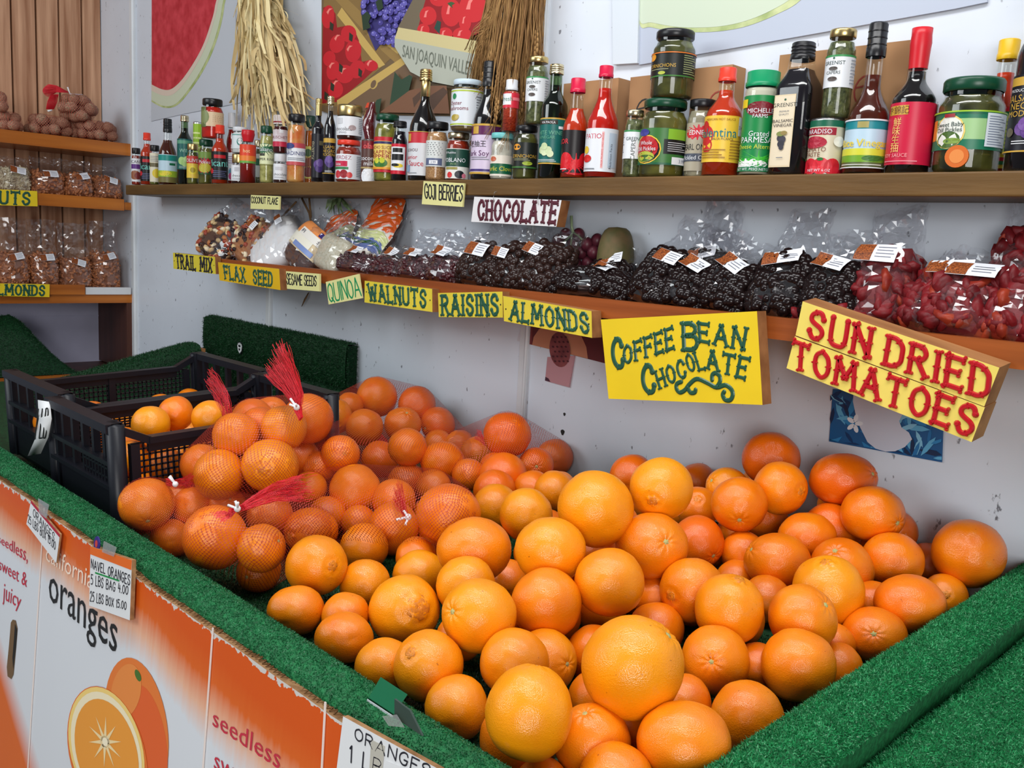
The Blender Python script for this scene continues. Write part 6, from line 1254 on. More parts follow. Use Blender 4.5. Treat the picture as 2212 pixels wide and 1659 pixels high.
vessel('orange hot sauce bottle with yellow cap behind the big pickle jar', 'bot', 2102, 2184, 91, 'hot', 'yellow', [(.06, .50, (222, 190, 40), 220, 0, [('b', .86, .93, (40, 120, 60)), ('b', .93, 1, Rd), ('b', .06, .12, (40, 120, 60)), ('b', .12, .18, Rd), ('l', -.2, .6, .3, .8, 8, (90, 80, 40))])], back=1, neck=.52, s0=.46, s1=.72, c0=.855, capr=.62, fill=.76, xt=2138)
vessel('black balsamic vinegar bottle at the right end with gold lettering', 'bot', 2160, 2262, -40, 'dark', 'pgold', [(.10, .50, (16, 15, 22), 220, 0, [('b', .86, .97, Gd), ('t', 'PRODUCT OF ITALY', -.2, .80, .04, Wt), ('t', 'BALSAMICO', -.15, .70, .09, Gd), ('t', 'NEGRO', -.2, .60, .09, Gd), ('t', 'MODENA', -.2, .50, .08, Gd), ('d', -.2, .30, .09, (96, 60, 130)), ('d', -.05, .26, .09, (80, 50, 116)), ('d', -.12, .36, .09, (110, 70, 146)), ('d', -.5, .26, .06, (90, 84, 70)), ('l', -.4, .2, .10, .16, 2, Wt), ('b', .0, .02, Gd)])], neck=.42, s0=.60, s1=.80, c0=.92, capr=.5, xt=2212)
# cartons leaning behind the bottles
def carton(label, x0, x1, yt, mark, side=True, yd=.02):
    Yf = YW - .03 - yd; a = onY(x0, 380, Yf); b = onY(x1, 380, Yf); t_ = onY((x0 + x1) / 2, yt, Yf)[2]
    t = thing('cardboard_box', label, 'box', (a[0], Yf, ZS), 'cardboard boxes behind the bottles'); mb = MB(); w = b[0] - a[0]
    mb.box((0, 0, 0), (w, YW - Yf - .002, t_ - ZS), pmat('plain_kraft', S(172, 130, 92), .85, .2, var=.12, scale=6)); mb.build('box_body', t)
    mb = MB(); col = cm(S(150, 60, 50), .7) if mark else cm((.03, .03, .03), .7); cx = w * .72; cz = (t_ - ZS) * .66; n = 16
    for k in range(n): a0, a1 = 2 * PI * k / n, 2 * PI * (k + 1) / n; mb.beam((cx + .022 * math.cos(a0), -.0005, cz + .026 * math.sin(a0)), (cx + .022 * math.cos(a1), -.0005, cz + .026 * math.sin(a1)), .003, .0006, col, (0, 1, 0))
    mb.beam((cx - .02, -.0005, cz + .006), (cx + .02, -.0005, cz + .012), .003, .0006, col, (0, 1, 0)); mb.build('printed_mark', t)
carton('plain cardboard box behind the two pink-capped hot sauces', 1206, 1322, 176, 0)
carton('plain cardboard box with leaf mark behind the small capers jar', 1347, 1396, 166, 0)
carton('cardboard box with red fruit print behind the pearl onions', 1478, 1562, 146, 1)
carton('wide cardboard box behind the capers jar and rice vinegar', 1660, 1934, 106, 1)
# ------------------------------------------------------------------ clear bags of nuts, berries and chocolates
M_FILM = film('clear_bag_film', (.97, .97, .98), .06, .09, veil=.012, facing=.36)
M_ALM = pmat('almond', S(190, 122, 78), .45, .4, col2=S(142, 82, 48), scale=70, stretch=(1, 1, 3)); M_ALM2 = pmat('almond_core', S(140, 84, 52), .6, .3)
M_SEED = pmat('sliced_almond', S(222, 212, 184), .5, .3, col2=S(150, 128, 98), scale=40)
M_CHO = pmat('chocolate_ball', (.010, .005, .005), .2, .32); M_CHO2 = pmat('brown_chocolate', (.024, .011, .009), .25, .3); M_CRAN = pmat('dried_cranberry', S(76, 18, 26), .35, .5, col2=S(44, 10, 16), scale=60, bump=.7, bscale=80)
M_TOM = pmat('dried_tomato', S(128, 24, 30), .5, .3, col2=S(84, 14, 20), scale=30, bump=.9, bscale=55); M_TOM2 = pmat('dried_tomato_flesh', S(166, 62, 34), .45, .3, col2=S(116, 26, 24), scale=30, bump=.9, bscale=60)
M_WH = pmat('white_flour', S(232, 232, 232), .8, .2, var=.04, scale=20); M_SES = pmat('sesame', S(206, 202, 182), .7, .3, col2=S(180, 172, 146), scale=160, bump=.4, bscale=260)
M_FLAX = pmat('flax_seed', S(84, 50, 40), .5, .3, col2=S(54, 32, 28), scale=220, bump=.5, bscale=300); M_NUTS = [pmat('cashew', S(206, 176, 128), .5, .3), pmat('raisin', S(38, 20, 22), .4, .4), pmat('peanut', S(170, 110, 66), .5, .3), pmat('pale_nut', S(222, 206, 176), .5, .3), pmat('dried_fruit', S(150, 58, 34), .4, .4)]
def superell(u, v, w, h, d, p=3.2):
    """point on a pillow: u around (0..1), v from bottom to top (-1..1)"""
    a = 2 * PI * u; ca, sa = math.cos(a), math.sin(a)
    k = max(0.02, (1 - abs(v) ** p)) ** (1 / p)
    rx = w / 2 * (.55 + .45 * k) ; ry = d / 2 * k ** .8
    return Vector((rx * (abs(ca) ** .75) * (1 if ca >= 0 else -1), ry * (abs(sa) ** .9) * (1 if sa >= 0 else -1), h / 2 * v))
def pouch(name, label, cat, base, w, h, d, lean, mat, kind='lump', flap=.5, turn=0.0, roll=0.0, n=150, size=.008, core=None, stick=(0, .6, .7), group=None, sticker=True, seed=0, mats=None, print_=None, fw=.95, spread=.6):
    """bag standing/reclining at `base`, leaning back by `lean`, its film rising above the filling by flap*h"""
    rs = random.Random(seed); t = thing(name, label, cat, base, group)
    t.rotation_mode = 'XYZ'; R_ = Matrix.Rotation(turn, 4, 'Z') @ Matrix.Rotation(-lean, 4, 'X') @ Matrix.Rotation(roll, 4, 'Y'); t.rotation_euler = R_.to_euler()
    lift = Vector((0, 0, h / 2))
    def lumpy(p, amp): return p * (1 + amp * mnoise.noise(p * 22 + Vector((seed * 1.7, 0, 0))))
    mb = MB(); nu, nv = 22, 14; vs = []; fs = []
    for j in range(nv + 1):
        v = -1 + 2 * j / nv
        for i in range(nu): vs.append(lumpy(superell(i / nu, v * .97, w * .93, h * .95, d * .9), .10) + lift)
    for j in range(nv):
        for i in range(nu): fs.append((j * nu + i, j * nu + (i + 1) % nu, (j + 1) * nu + (i + 1) % nu, (j + 1) * nu + i))
    fs.append(tuple(range(nu - 1, -1, -1))); fs.append(tuple(range(nv * nu, nv * nu + nu)))
    mb.add(vs, fs, core or mat, True)
    ml = mats or [mat]
    if kind != 'smooth':
        for k in range(n):
            uu = rs.uniform(.46, 1.04) if rs.random() < .9 else rs.random(); dp_ = .80 if kind == 'chunk' else .96 if kind == 'ball' else .9; p = lumpy(superell(uu, rs.uniform(-.93, .97), w * (dp_ + .03), h * (dp_ + .05), d * dp_), .10)
            rot = Matrix.Rotation(rs.uniform(0, 6.3), 3, 'X') @ Matrix.Rotation(rs.uniform(0, 6.3), 3, 'Y') @ Matrix.Rotation(rs.uniform(0, 6.3), 3, 'Z'); m_ = rs.choice(ml); s_ = size * rs.uniform(.8, 1.2)
            if kind == 'almond': mb.ball(p + lift, s_, m_, 6, 5, (1.0, .62, .36), rot)
            elif kind == 'flake': mb.ball(p + lift, s_, m_, 6, 4, (1.0, .7, .16), rot)
            elif kind == 'ball': mb.ball(p + lift, s_, m_, 9, 6, (1, 1, 1))
            elif kind == 'berry': mb.ball(p + lift, s_, m_, 6, 4, (1.2, .8, .6), rot)
            elif kind == 'chunk':
                vs = []; nu2, nv2 = 9, 6; fs = []
                sd = rs.uniform(0, 99)
                for j in range(nv2 + 1):
                    th = PI * j / nv2
                    for i in range(nu2):
                        a = 2 * PI * i / nu2; q = Vector((math.sin(th) * math.cos(a), math.sin(th) * math.sin(a) * .75, math.cos(th) * .45)); q *= s_ * (1 + .45 * mnoise.noise(q * 2.2 + Vector((sd, 0, 0)))); vs.append(p + lift + rot @ q)
                for j in range(nv2):
                    for i in range(nu2): fs.append((j * nu2 + i, (j + 1) * nu2 + i, (j + 1) * nu2 + (i + 1) % nu2, j * nu2 + (i + 1) % nu2))
                mb.add(vs, fs, m_, True)
    fo = mb.build('filling', t); fo['kind'] = 'stuff'
    # film: tight over the filling, crumpled and flattening above it
    mb = MB(); nu, nv = 34, 26; vs = []; fs = []; flap *= 1.25; top = 1 + 2 * flap
    for j in range(nv + 1):
        v = -1.02 + (top + 1.02) * j / nv
        for i in range(nu):
            u = i / nu
            if v < .8: p = superell(u, max(-.995, v), w * 1.03, h * 1.02, d * 1.04)
            else: p = superell(u, .8, w * 1.03, h * 1.02, d * 1.04)
            if v >= .8:
                s_ = min(1, (v - .8) / max(.05, top - .8)); a = 2 * PI * u
                q = Vector((w / 2 * fw * math.cos(a) * (1 + (spread - .6) * s_), d * .10 * math.sin(a) * (1 - .5 * s_), h / 2 * v)); p = Vector((p.x, p.y, h / 2 * v)).lerp(q, min(1, s_ * 1.7))
                bend = s_ * s_ * h * .10 * math.sin(seed * 2.1 + 5 * u); p += Vector((0, bend, 0))
            amp = .006 if v < .75 else .014
            nn = mnoise.noise_vector(Vector((p.x * 38, p.z * 38 + seed * 7, (0 if u < .5 else 9)))) ; p += Vector((nn[0] * .3, nn[1], nn[2] * .3)) * amp
            jag = rs.uniform(-1, 1) * (.0017 if v < .75 else .0034); p += Vector((0, jag, 0))
            vs.append(p + lift)
    for j in range(nv):
        for i in range(nu):
            a, b, c, e = j * nu + i, j * nu + (i + 1) % nu, (j + 1) * nu + (i + 1) % nu, (j + 1) * nu + i
            if (i + j) % 2: fs += [(a, b, c), (a, c, e)]
            else: fs += [(a, b, e), (b, c, e)]
    mb.add(vs, fs, M_FILM, False); mb.build('bag_film', t)
    if print_: print_(t, w, h, d, lift)
    if sticker:
        su, sv, ss = stick; mb = MB(); a = -PI / 2 + su; y0 = -d / 2 * 1.06 - .003
        def sp(x, z):
            zz = sv * h / 2 + z; vv = max(-.9, min(.92, zz / (h / 2))); k = max(0.02, (1 - abs(vv) ** 3.2)) ** (1 / 3.2)
            return Vector((su * w / 2 + x, -(d / 2 * k ** .8) * 1.05 - .0085, zz)) + lift
        W_, H_ = .062 * ss, .030 * ss; rr = rs.uniform(-.35, .35); c_, s_ = math.cos(rr), math.sin(rr)
        def spr(x, z): return sp(x * c_ - z * s_, x * s_ + z * c_)
        g = 6
        def patch(x0, x1, z0, z1, mat, off):
            vs = []; fs = []
            for j in range(4):
                for i in range(g + 1): vs.append(spr(x0 + (x1 - x0) * i / g, z0 + (z1 - z0) * j / 3) + Vector((0, -off, 0)))
            for j in range(3):
                for i in range(g): fs.append((j * (g + 1) + i, j * (g + 1) + i + 1, (j + 1) * (g + 1) + i + 1, (j + 1) * (g + 1) + i))
            mb.add(vs, fs, mat, True)
        patch(-W_ / 2, W_ / 2, -H_ / 2, H_ / 2, cm(S(226, 228, 234), .4), 0); st = mb.build('paper_sticker', t); mb = MB()
        patch(-W_ / 2, -W_ * .08, -H_ * .48, H_ * .48, pmat('sticker_picture', S(176, 96, 44), .5, .3, col2=S(66, 24, 16), scale=420), .0004)
        for k in range(4): patch(-W_ * .0, W_ * (.44 - .05 * (k % 2)), H_ * (.28 - .18 * k), H_ * (.325 - .18 * k), cm(S(120, 122, 134), .5), .0004)
        mb.build('sticker_print', st)
    return t
# --- almonds and seeds on the left wall shelves (built facing the room: turned a quarter)
QT = PI / 2
def nutbag(px0, px1, zi, top, label, kind, mat, core, flap, seed, n=200, size=.013, mats=None, x=.085, stick=(0, .7, .9)):
    X = XS - x; a = onX(px0, 400, X); b = onX(px1, 400, X); w = abs(b[1] - a[1]); h = onX((px0 + px1) / 2, top, X)[2] - ZN[zi]
    pouch('almond_bag', label, 'bag of nuts', (X, (a[1] + b[1]) / 2, ZN[zi] + .002), w * 1.02, h, .12, .06, mat, kind, flap, QT, 0, n, size, core, stick, 'clear bags of nuts on the left shelves', True, seed, mats)
nutbag(-2, 62, 1, 362, 'clear bag of pale sliced almonds at left of the middle shelf', 'flake', M_SEED, pmat('seed_core', S(180, 164, 130), .7, .2), .30, 1, 260, .012)
nutbag(63, 136, 1, 370, 'clear bag of brown almonds with sticker, beside the pale sliced almonds', 'almond', M_ALM, M_ALM2, .42, 2)
nutbag(137, 197, 1, 376, 'clear bag of brown almonds, second from right on middle shelf', 'almond', M_ALM, M_ALM2, .40, 3)
nutbag(198, 258, 1, 384, 'clear bag of brown almonds at right end of middle shelf', 'almond', M_ALM, M_ALM2, .40, 4)
nutbag(-12, 56, 2, 542, 'tall clear bag of almonds above the almonds sign at left edge', 'almond', M_ALM, M_ALM2, .62, 5, 220)
nutbag(57, 120, 2, 544, 'tall clear bag of almonds, third from right on lowest shelf', 'almond', M_ALM, M_ALM2, .62, 6, 220)
nutbag(121, 192, 2, 556, 'tall clear bag of almonds with glaring film, second from right on lowest shelf', 'almond', M_ALM, M_ALM2, .75, 7, 220)
nutbag(193, 253, 2, 542, 'tall clear bag of almonds at right end of lowest shelf', 'almond', M_ALM, M_ALM2, .55, 8, 220)
# --- bags on the long lower shelf
def snack(x0, x1, y0, y1, label, kind, mat, seed, lean=.55, d=.07, flap=.4, n=130, size=.007, core=None, stick=(0, .55, 1), mats=None, name='snack_bag', roll=0.0, turn=0.0, sticker=True, print_=None, Y=None, lift=0, spread=.6, cat='snack bag'):
    Yb = Y if Y else YL + .062; c = onY((x0 + x1) / 2, y1, Yb); a = onY(x0, (y0 + y1) / 2, Yb); b = onY(x1, (y0 + y1) / 2, Yb); w = (b - a).length
    top = onY((x0 + x1) / 2, y0, Yb + .05)[2]; h = max(.05, (top - ZL) / math.cos(lean) * 1.0)
    return pouch(name, label, cat, (c[0], Yb, ZL + .006 + lift), w, h, d, lean, mat, kind, flap, turn, roll, n, size, core, stick, 'bagged snacks on the lower shelf', sticker, seed, mats, print_, spread=spread)
snack(414, 484, 474, 556, 'clear bag of trail mix at the left end of lower shelf', 'berry', M_NUTS[0], 11, .5, .08, .35, 130, .012, M_NUTS[1], mats=M_NUTS, sticker=False, roll=.25)
snack(484, 560, 478, 572, 'clear bag of trail mix with two stickers, left of the white flakes', 'berry', M_NUTS[3], 12, .5, .08, .45, 130, .011, M_NUTS[2], mats=M_NUTS, roll=.3)
snack(512, 588, 468, 580, 'plump bag of white coconut flakes above the flax seed sign', 'smooth', M_WH, 13, .62, .10, .12, 0, .01, stick=(-.3, .6, .8), roll=.72, Y=YL + .06)
def flaxp(t, w, h, d, lift):
    mb = MB()
    def P(u, v): return superell(.75 + u * .2, v, w * 1.05, h * 1.03, d * 1.08) + lift
    def quad(u0, u1, v0, v1, col, n=8, off=0):
        vs = []; fs = []
        for j in range(n + 1):
            for i in range(n + 1): vs.append(P(u0 + (u1 - u0) * i / n, v0 + (v1 - v0) * j / n) + Vector((0, -off, 0)))
        for j in range(n):
            for i in range(n): a = j * (n + 1) + i; fs.append((a, a + 1, a + n + 2, a + n + 1))
        mb.add(vs, fs, cm(S(*col), .35), True)
    quad(-1, 1, -.25, .95, (206, 186, 150)); quad(-1, 1, .35, .95, (222, 140, 80), off=.001); quad(-.7, .5, -.15, .3, (230, 226, 210), off=.001); quad(-.2, .8, .3, .62, (226, 222, 214), off=.0015)
    q = [P(-.1, .55), P(.7, .55), P(.7, .40), P(-.1, .40)]; print_text(mb, 'Flax Seed', [p + Vector((0, -.004, 0)) for p in q], cm((.02, .02, .05), .5)); quad(-.1, .8, -.2, .0, (120, 140, 190), off=.0016); quad(.45, .75, .66, .86, (50, 40, 100), off=.002)
    mb.build('printed_wrap', t)
snack(598, 672, 494, 590, 'printed bag of brown flax seeds lying by the sesame bag', 'smooth', M_FLAX, 14, .55, .085, .2, 0, .01, roll=.35, sticker=False, print_=flaxp)
def orangep(seed_):
    def fn(t, w, h, d, lift):
        mb = MB(); rs2 = random.Random(seed_)
        for (v0, v1, col, off) in ((-.9, .9, (214, 206, 196), 0), (.2, .95, (226, 96, 36), .001), (-.5, -.1, (96, 110, 160), .0012), (-.15, .15, (200, 206, 150), .0014), (-.3, -.2, (70, 110, 60), .002)):
            vs = []; fs = []; n = 8
            for j in range(n + 1):
                for i in range(n + 1): vs.append(superell(.75 + (-1 + 2 * i / n) * .2, v0 + (v1 - v0) * j / n + .1 * math.sin(i + seed_), w * 1.05, h * 1.03, d * 1.08) + lift + Vector((0, -off - .002 * math.sin(3 * i + 2 * j + seed_), 0)))
            for j in range(n):
                for i in range(n): a = j * (n + 1) + i; fs.append((a, a + 1, a + n + 2, a + n + 1))
            mb.add(vs, fs, cm(S(*col), .25), False)
        mb.build('printed_wrap', t)
    return fn
YB_ = YL + .125
snack(690, 748, 478, 565, 'orange printed seed packet behind the sesame bag', 'smooth', M_FLAX, 15, .5, .06, .15, 0, .01, roll=-.3, sticker=False, print_=orangep(1), Y=YB_, lift=.02)
snack(736, 808, 470, 560, 'orange printed seed packet folded over, behind the dark cranberries', 'smooth', M_FLAX, 16, .5, .06, .15, 0, .01, roll=.25, sticker=False, print_=orangep(2), Y=YB_ - .01, lift=.02)
snack(770, 838, 454, 545, 'orange printed seed packet tallest against the wall', 'smooth', M_FLAX, 17, .3, .05, .2, 0, .01, roll=.1, sticker=False, print_=orangep(3), Y=YB_ + .03, lift=.04)
snack(668, 736, 516, 597, 'clear bag of white sesame seeds', 'smooth', M_SES, 18, .45, .08, .5, 0, .01, roll=.2, sticker=False)
CK = [M_CRAN]
snack(722, 800, 556, 606, 'small bag of dark dried cranberries above the quinoa card', 'berry', M_CRAN, 19, .6, .07, .3, 120, .008, M_CRAN, (0.05, .9, .9))
snack(790, 862, 566, 614, 'flat bag of dark red cranberries above the walnuts sign', 'berry', M_CRAN, 20, .7, .06, .7, 120, .008, M_CRAN, (.1, 1.2, .9))
snack(856, 925, 558, 622, 'bag of dried cranberries with tall clear top, second above walnuts sign', 'berry', M_CRAN, 21, .5, .07, .9, 120, .008, M_CRAN, (.0, .8, .9))
snack(918, 990, 560, 630, 'bag of dark cranberries with two stickers above the raisins sign', 'berry', M_CRAN, 22, .5, .08, .8, 130, .008, M_CRAN, (-.1, .9, 1.0))
snack(988, 1074, 538, 634, 'brown chocolate raisin bag with big sticker above the raisins sign', 'ball', M_CHO2, 23, .45, .09, .5, 191, .0102, M_CHO, (-.05, .45, 1.15), roll=.1)
snack(1068, 1128, 540, 640, 'dark chocolate bag standing with a sticker at its left edge', 'ball', M_CHO2, 24, .35, .08, .35, 164, .0102, M_CHO, (-.6, .4, .8), roll=.15)
snack(1120, 1200, 540, 645, 'dark chocolate bag with sticker beside the grape bunch', 'ball', M_CHO2, 25, .45, .09, .3, 191, .0102, M_CHO, (-.4, .5, .9), roll=.1)
snack(1178, 1345, 610, 664, 'low dark chocolate bag lying flat above the almonds sign', 'ball', M_CHO, 26, .9, .085, .2, 259, .0102, M_CHO, (.25, .9, 1), turn=.08)
snack(1262, 1345, 580, 640, 'dark chocolate bag behind the flat one, under the brown fruit', 'ball', M_CHO, 27, .5, .07, .4, 164, .0102, M_CHO, (.1, 1.0, .9), Y=YL + .12)
snack(1344, 1442, 556, 668, 'dark chocolate bag with a leaning tall film top, left of the middle ones', 'ball', M_CHO, 28, .6, .085, .55, 232, .0102, M_CHO, (.25, .55, 1), roll=.25)
snack(1418, 1520, 592, 682, 'dark chocolate bag with sticker across its top, front centre', 'ball', M_CHO, 29, .6, .085, .9, 232, .0102, M_CHO, (.0, .85, 1.05), roll=.2)
snack(1498, 1606, 590, 690, 'dark chocolate bag with wavy sticker above the coffee bean sign', 'ball', M_CHO, 30, .6, .09, .5, 245, .0102, M_CHO, (.0, .75, 1.1), roll=.15)
snack(1460, 1545, 556, 640, 'dark chocolate bag at the back with brownish clear top', 'ball', M_CHO, 31, .4, .07, 1.0, 164, .0102, M_CHO, (.0, .8, 1.0), Y=YL + .13)
snack(1610, 1735, 572, 690, 'large dark chocolate bag with bunched film top', 'ball', M_CHO, 32, .5, .095, .75, 287, .0102, M_CHO, (.0, .72, 1.1), spread=.4)
snack(1722, 1842, 590, 690, 'dark chocolate bag left of the dried tomatoes, partly behind tilted sign', 'ball', M_CHO, 33, .5, .09, .55, 259, .0102, M_CHO, (-.1, .85, 1.0))
snack(1690, 1900, 646, 700, 'flat small bag of brown dried pieces behind the tilted sign', 'chunk', M_TOM, 34, .9, .05, .3, 40, .02, M_TOM, sticker=False, Y=YL + .045)
TM = [M_TOM] * 5 + [M_TOM2]
snack(1838, 1966, 548, 690, 'upright bag of dried tomatoes with tilted sticker', 'chunk', M_TOM, 35, .4, .10, .45, 70, .021, M_TOM, (-.1, .62, 1.15), mats=TM, roll=-.1, Y=YL + .08)
snack(1916, 2050, 600, 716, 'bag of dried tomatoes leaning with sticker near its top', 'chunk', M_TOM, 36, .6, .09, .35, 70, .021, M_TOM, (.05, .85, 1.05), mats=TM, roll=.25)
snack(1968, 2130, 610, 724, 'front bag of dried tomatoes with big sticker above tilted sign', 'chunk', M_TOM, 37, .65, .10, .3, 80, .022, M_TOM, (.25, .7, 1.2), mats=TM, Y=YL + .05, roll=.05)
snack(2112, 2240, 596, 724, 'bag of dried tomatoes cut by the right picture edge', 'chunk', M_TOM, 38, .5, .09, .4, 70, .021, M_TOM, mats=TM, sticker=False)
snack(2130, 2250, 545, 640, 'bag of dried tomatoes high at the back by the right edge', 'chunk', M_TOM, 39, .3, .08, .4, 60, .021, M_TOM, mats=TM, sticker=False, Y=YL + .14, lift=.03)
# --- grapes and a brown fruit standing at the wall behind the bags
M_GRAPE = pmat('red_grape', S(104, 40, 54), .4, .4, col2=S(70, 24, 38), scale=50); M_GST = pmat('grape_stem', S(150, 168, 130), .35, .5)
gp = onY(1235, 545, YW - .045); t = thing('grape_bunch', 'bunch of red grapes with pale green stem standing behind chocolate bags', 'grapes', (gp[0], gp[1], ZL))
rs = random.Random(4); k = 0
for (x, y) in ((1222, 508), (1250, 508), (1206, 520), (1238, 528), (1212, 545), (1256, 545), (1192, 540), (1230, 560), (1268, 528), (1290, 520), (1282, 545), (1246, 575), (1206, 572), (1270, 568), (1300, 548), (1216, 590), (1180, 560), (1255, 596)):
    p = onY(x, y, YW - .03 - .03 * rs.random()) - Vector((gp[0], gp[1], ZL)); mb = MB(); mb.ball((0, 0, 0), .0148, M_GRAPE, 16, 12, (1, 1, 1.15)); mb.build('grape', t, p)
def gl(x, y, Y=YW - .05): return onY(x, y, Y) - Vector((gp[0], gp[1], ZL))
mb = MB(); mb.tube([gl(1234, 466), gl(1235, 490), gl(1238, 502)], .0034, M_GST, 8); mb.tube([gl(1238, 502), gl(1228, 514), gl(1212, 528)], .0022, M_GST, 6); mb.tube([gl(1238, 502), gl(1250, 510), gl(1262, 522)], .0022, M_GST, 6); mb.tube([gl(1236, 500), gl(1232, 540), gl(1230, 590)], .002, M_GST, 6); mb.build('stem', t)
fp = onY(1327, 545, YW - .05); mb = MB(); hh_ = onY(1327, 490, YW - .05)[2] - ZL
mb.lathe([(0, 0)] + [(.042 * math.sin(PI * (k / 14)) ** .5, hh_ * (1 - math.cos(PI * k / 14)) / 2) for k in range(1, 14)] + [(0, hh_)], pmat('brown_fruit_skin', S(112, 92, 62), .6, .3, col2=S(84, 84, 48), scale=40, bump=.3), 24)
o = mb.build('brown_fruit', None, (fp[0], YW - .045, ZL)); tag(o, 'olive brown oval fruit standing at the wall beside the grapes', 'fruit')
# dry leaf tuft and twigs seen under the upper shelf
t = thing('dried_leaf_sprig', 'small green leaf tuft hanging under the upper shelf above seed packets', 'leaves', (0, 0, 0)); mb = MB(); rs = random.Random(9)
for k in range(14):
    a = onY(735 + rs.uniform(-8, 8), 428, YW - .03); b = onY(735 + rs.uniform(-32, 34), 455 + rs.uniform(-5, 16), YW - .04 - rs.random() * .03); m_ = a.lerp(b, .5) + Vector((0, -.01, .006)); mb.ribbon([a, m_, b], [.003, .009, .001], (rs.uniform(-.4, .4), rs.uniform(-.6, .6), .7), pmat('sprig_leaf', S(58, 84, 50), .5, .3, col2=S(120, 140, 100), scale=60))
mb.build('leaf_cluster', t)
mb = MB(); 
for pts in (((640, 436), (608, 470)), ((652, 428), (668, 460), (674, 492)), ((668, 428), (672, 470))): mb.tube([onY(x, y, YW - .035) for x, y in pts], .0035, pmat('dry_twig', S(120, 92, 64), .8, .2), 5)
o = mb.build('dry_stalk'); tag(o, 'dry brown stalks poking down behind the coconut flake card', 'stalks'); o['kind'] = 'stuff'
mb = MB(); mb.ribbon([onY(667, 632, YW - .02), onY(660, 645, YW - .03), onY(652, 662, YW - .02)], [.003, .008, .002], (1, 0, .3), pmat('dry_twig', S(120, 92, 64), .8, .2)); o = mb.build('dry_leaf'); tag(o, 'small dry leaf dangling below the sesame seeds card', 'leaf'); o.modifiers.new('t', 'SOLIDIFY').thickness = .001

# ------------------------------------------------------------------ walnuts in red nets on the top left shelf
M_WAL = pmat('walnut_shell', S(182, 142, 116), .7, .3, col2=S(122, 90, 70), scale=5, bump=1.0, bscale=7)
def walnut_mesh(seed):
    mb = MB(); vs = []; fs = []; nu, nv = 16, 11
    for j in range(nv + 1):
        th = PI * j / nv
        for i in range(nu):
            a = 2 * PI * i / nu; p = Vector((math.sin(th) * math.cos(a), math.sin(th) * math.sin(a), math.cos(th) * 1.12)); r_ = 1 + .10 * mnoise.noise(p * 3 + Vector((seed, 0, 0))) + .05 * mnoise.noise(p * 7) + .05 * math.exp(-(math.sin(a) / .15) ** 2); vs.append(p * r_)
    for j in range(nv):
        for i in range(nu): fs.append((j * nu + i, (j + 1) * nu + i, (j + 1) * nu + (i + 1) % nu, j * nu + (i + 1) % nu))
    mb.add(vs, fs, M_WAL, True); return mb.mesh('walnut')
WM = [walnut_mesh(s) for s in (1, 5, 9)]
M_NETW = net_mat('fine_red_net', .009, .05, (.5, .08, .05))
rs = random.Random(21); rad = .0225; placed = []
def walbag(k, x0, x1, y0, y1, Xc, n, lab_w, lab_b):
    A = onX(x0, (y0 + y1) / 2, Xc); B_ = onX(x1, (y0 + y1) / 2, Xc); T = onX((x0 + x1) / 2, y0, Xc)[2]; Bt = onX((x0 + x1) / 2, y1, Xc)[2]
    cy, ry = (A[1] + B_[1]) / 2, abs(B_[1] - A[1]) / 2; Bt = max(Bt, ZN[0]) if k != 'top' else Bt; cz, rz = (T + Bt) / 2, (T - Bt) / 2; balls = []
    sp = rad * 1.72
    for iz in range(-1, 12):
        for iy in range(-12, 13):
            for ix in range(-2, 3):
                c = Vector((Xc + (ix + .5 * (iz % 2)) * sp * .95, cy + (iy + .5 * ((iz + ix) % 2)) * sp, Bt + rad * .95 + iz * sp * .86)) + Vector((rs.uniform(-1, 1), rs.uniform(-1, 1), rs.uniform(-.6, .6))) * rad * .16
                e = ((c.y - cy) / max(.02, ry - rad * .55)) ** 2 + ((c.z - cz) / max(.02, rz - rad * .3)) ** 2 * (.55 if c.z < cz else 1) + ((c.x - Xc) / .085) ** 2
                if e > 1 or c.z < ZN[0] + rad * .9: continue
                if all((c - q).length > rad * 1.55 for q in placed): placed.append(c); balls.append(c)
    for c in balls:
        o = link('walnut', rs.choice(WM), None); o.location = c; s_ = rad * rs.uniform(.92, 1.03); o.scale = (s_, s_, s_); o.rotation_euler = (rs.uniform(0, 6), rs.uniform(0, 6), rs.uniform(0, 6)); tag(o, lab_w, 'walnut', lab_w.replace('brown walnut', 'brown walnuts'))
    t = thing('walnut_net', lab_b, 'net bag', (0, 0, 0), 'red net bags of walnuts'); hull([(c, rad) for c in balls], .002, M_NETW, t, 'net', 40); return t
walbag('a', 52, 152, 247, 293, XS - .10, 34, 'brown walnut in the net bag lying left under the topmost one', 'red net bag of walnuts lying left under the topmost one')
walbag('b', 148, 254, 258, 303, XS - .09, 34, 'brown walnut in the net bag at right end of top shelf', 'red net bag of walnuts at right end of the top shelf')
walbag('c', -14, 48, 243, 288, XS - .10, 22, 'brown walnut in the net bag at left picture edge, lower', 'red net bag of walnuts at left picture edge, lower one')
walbag('d', -30, 12, 200, 244, XS - .12, 12, 'brown walnut in the net bag at left picture edge, upper', 'red net bag of walnuts at left picture edge, upper one')
tw = walbag('top', 116, 210, 206, 264, XS - .10, 40, 'brown walnut in the topmost net bag with twist tie', 'topmost red net bag of walnuts with a white twist tie')
mb = MB(); rs3 = random.Random(3)
for k in range(26):
    u = k / 25 * 2 - 1; a = onX(150, 200, XS - .09); b = onX(92 + 12 * u * u, 196 + 14 * u, XS - .10 + .02 * rs3.random()); m_ = onX(122, 192 + 7 * u, XS - .09); mb.tube([a, m_, b], .0011, M_NETR, 3)
for k in range(14):
    u = k / 13 * 2 - 1; a = onX(118 + 8 * u, 204, XS - .08); b = onX(108 + 8 * u, 236, XS - .08); mb.tube([a, a.lerp(b, .5) + Vector((0, .004 * u, 0)), b], .0014, M_NETR, 3)
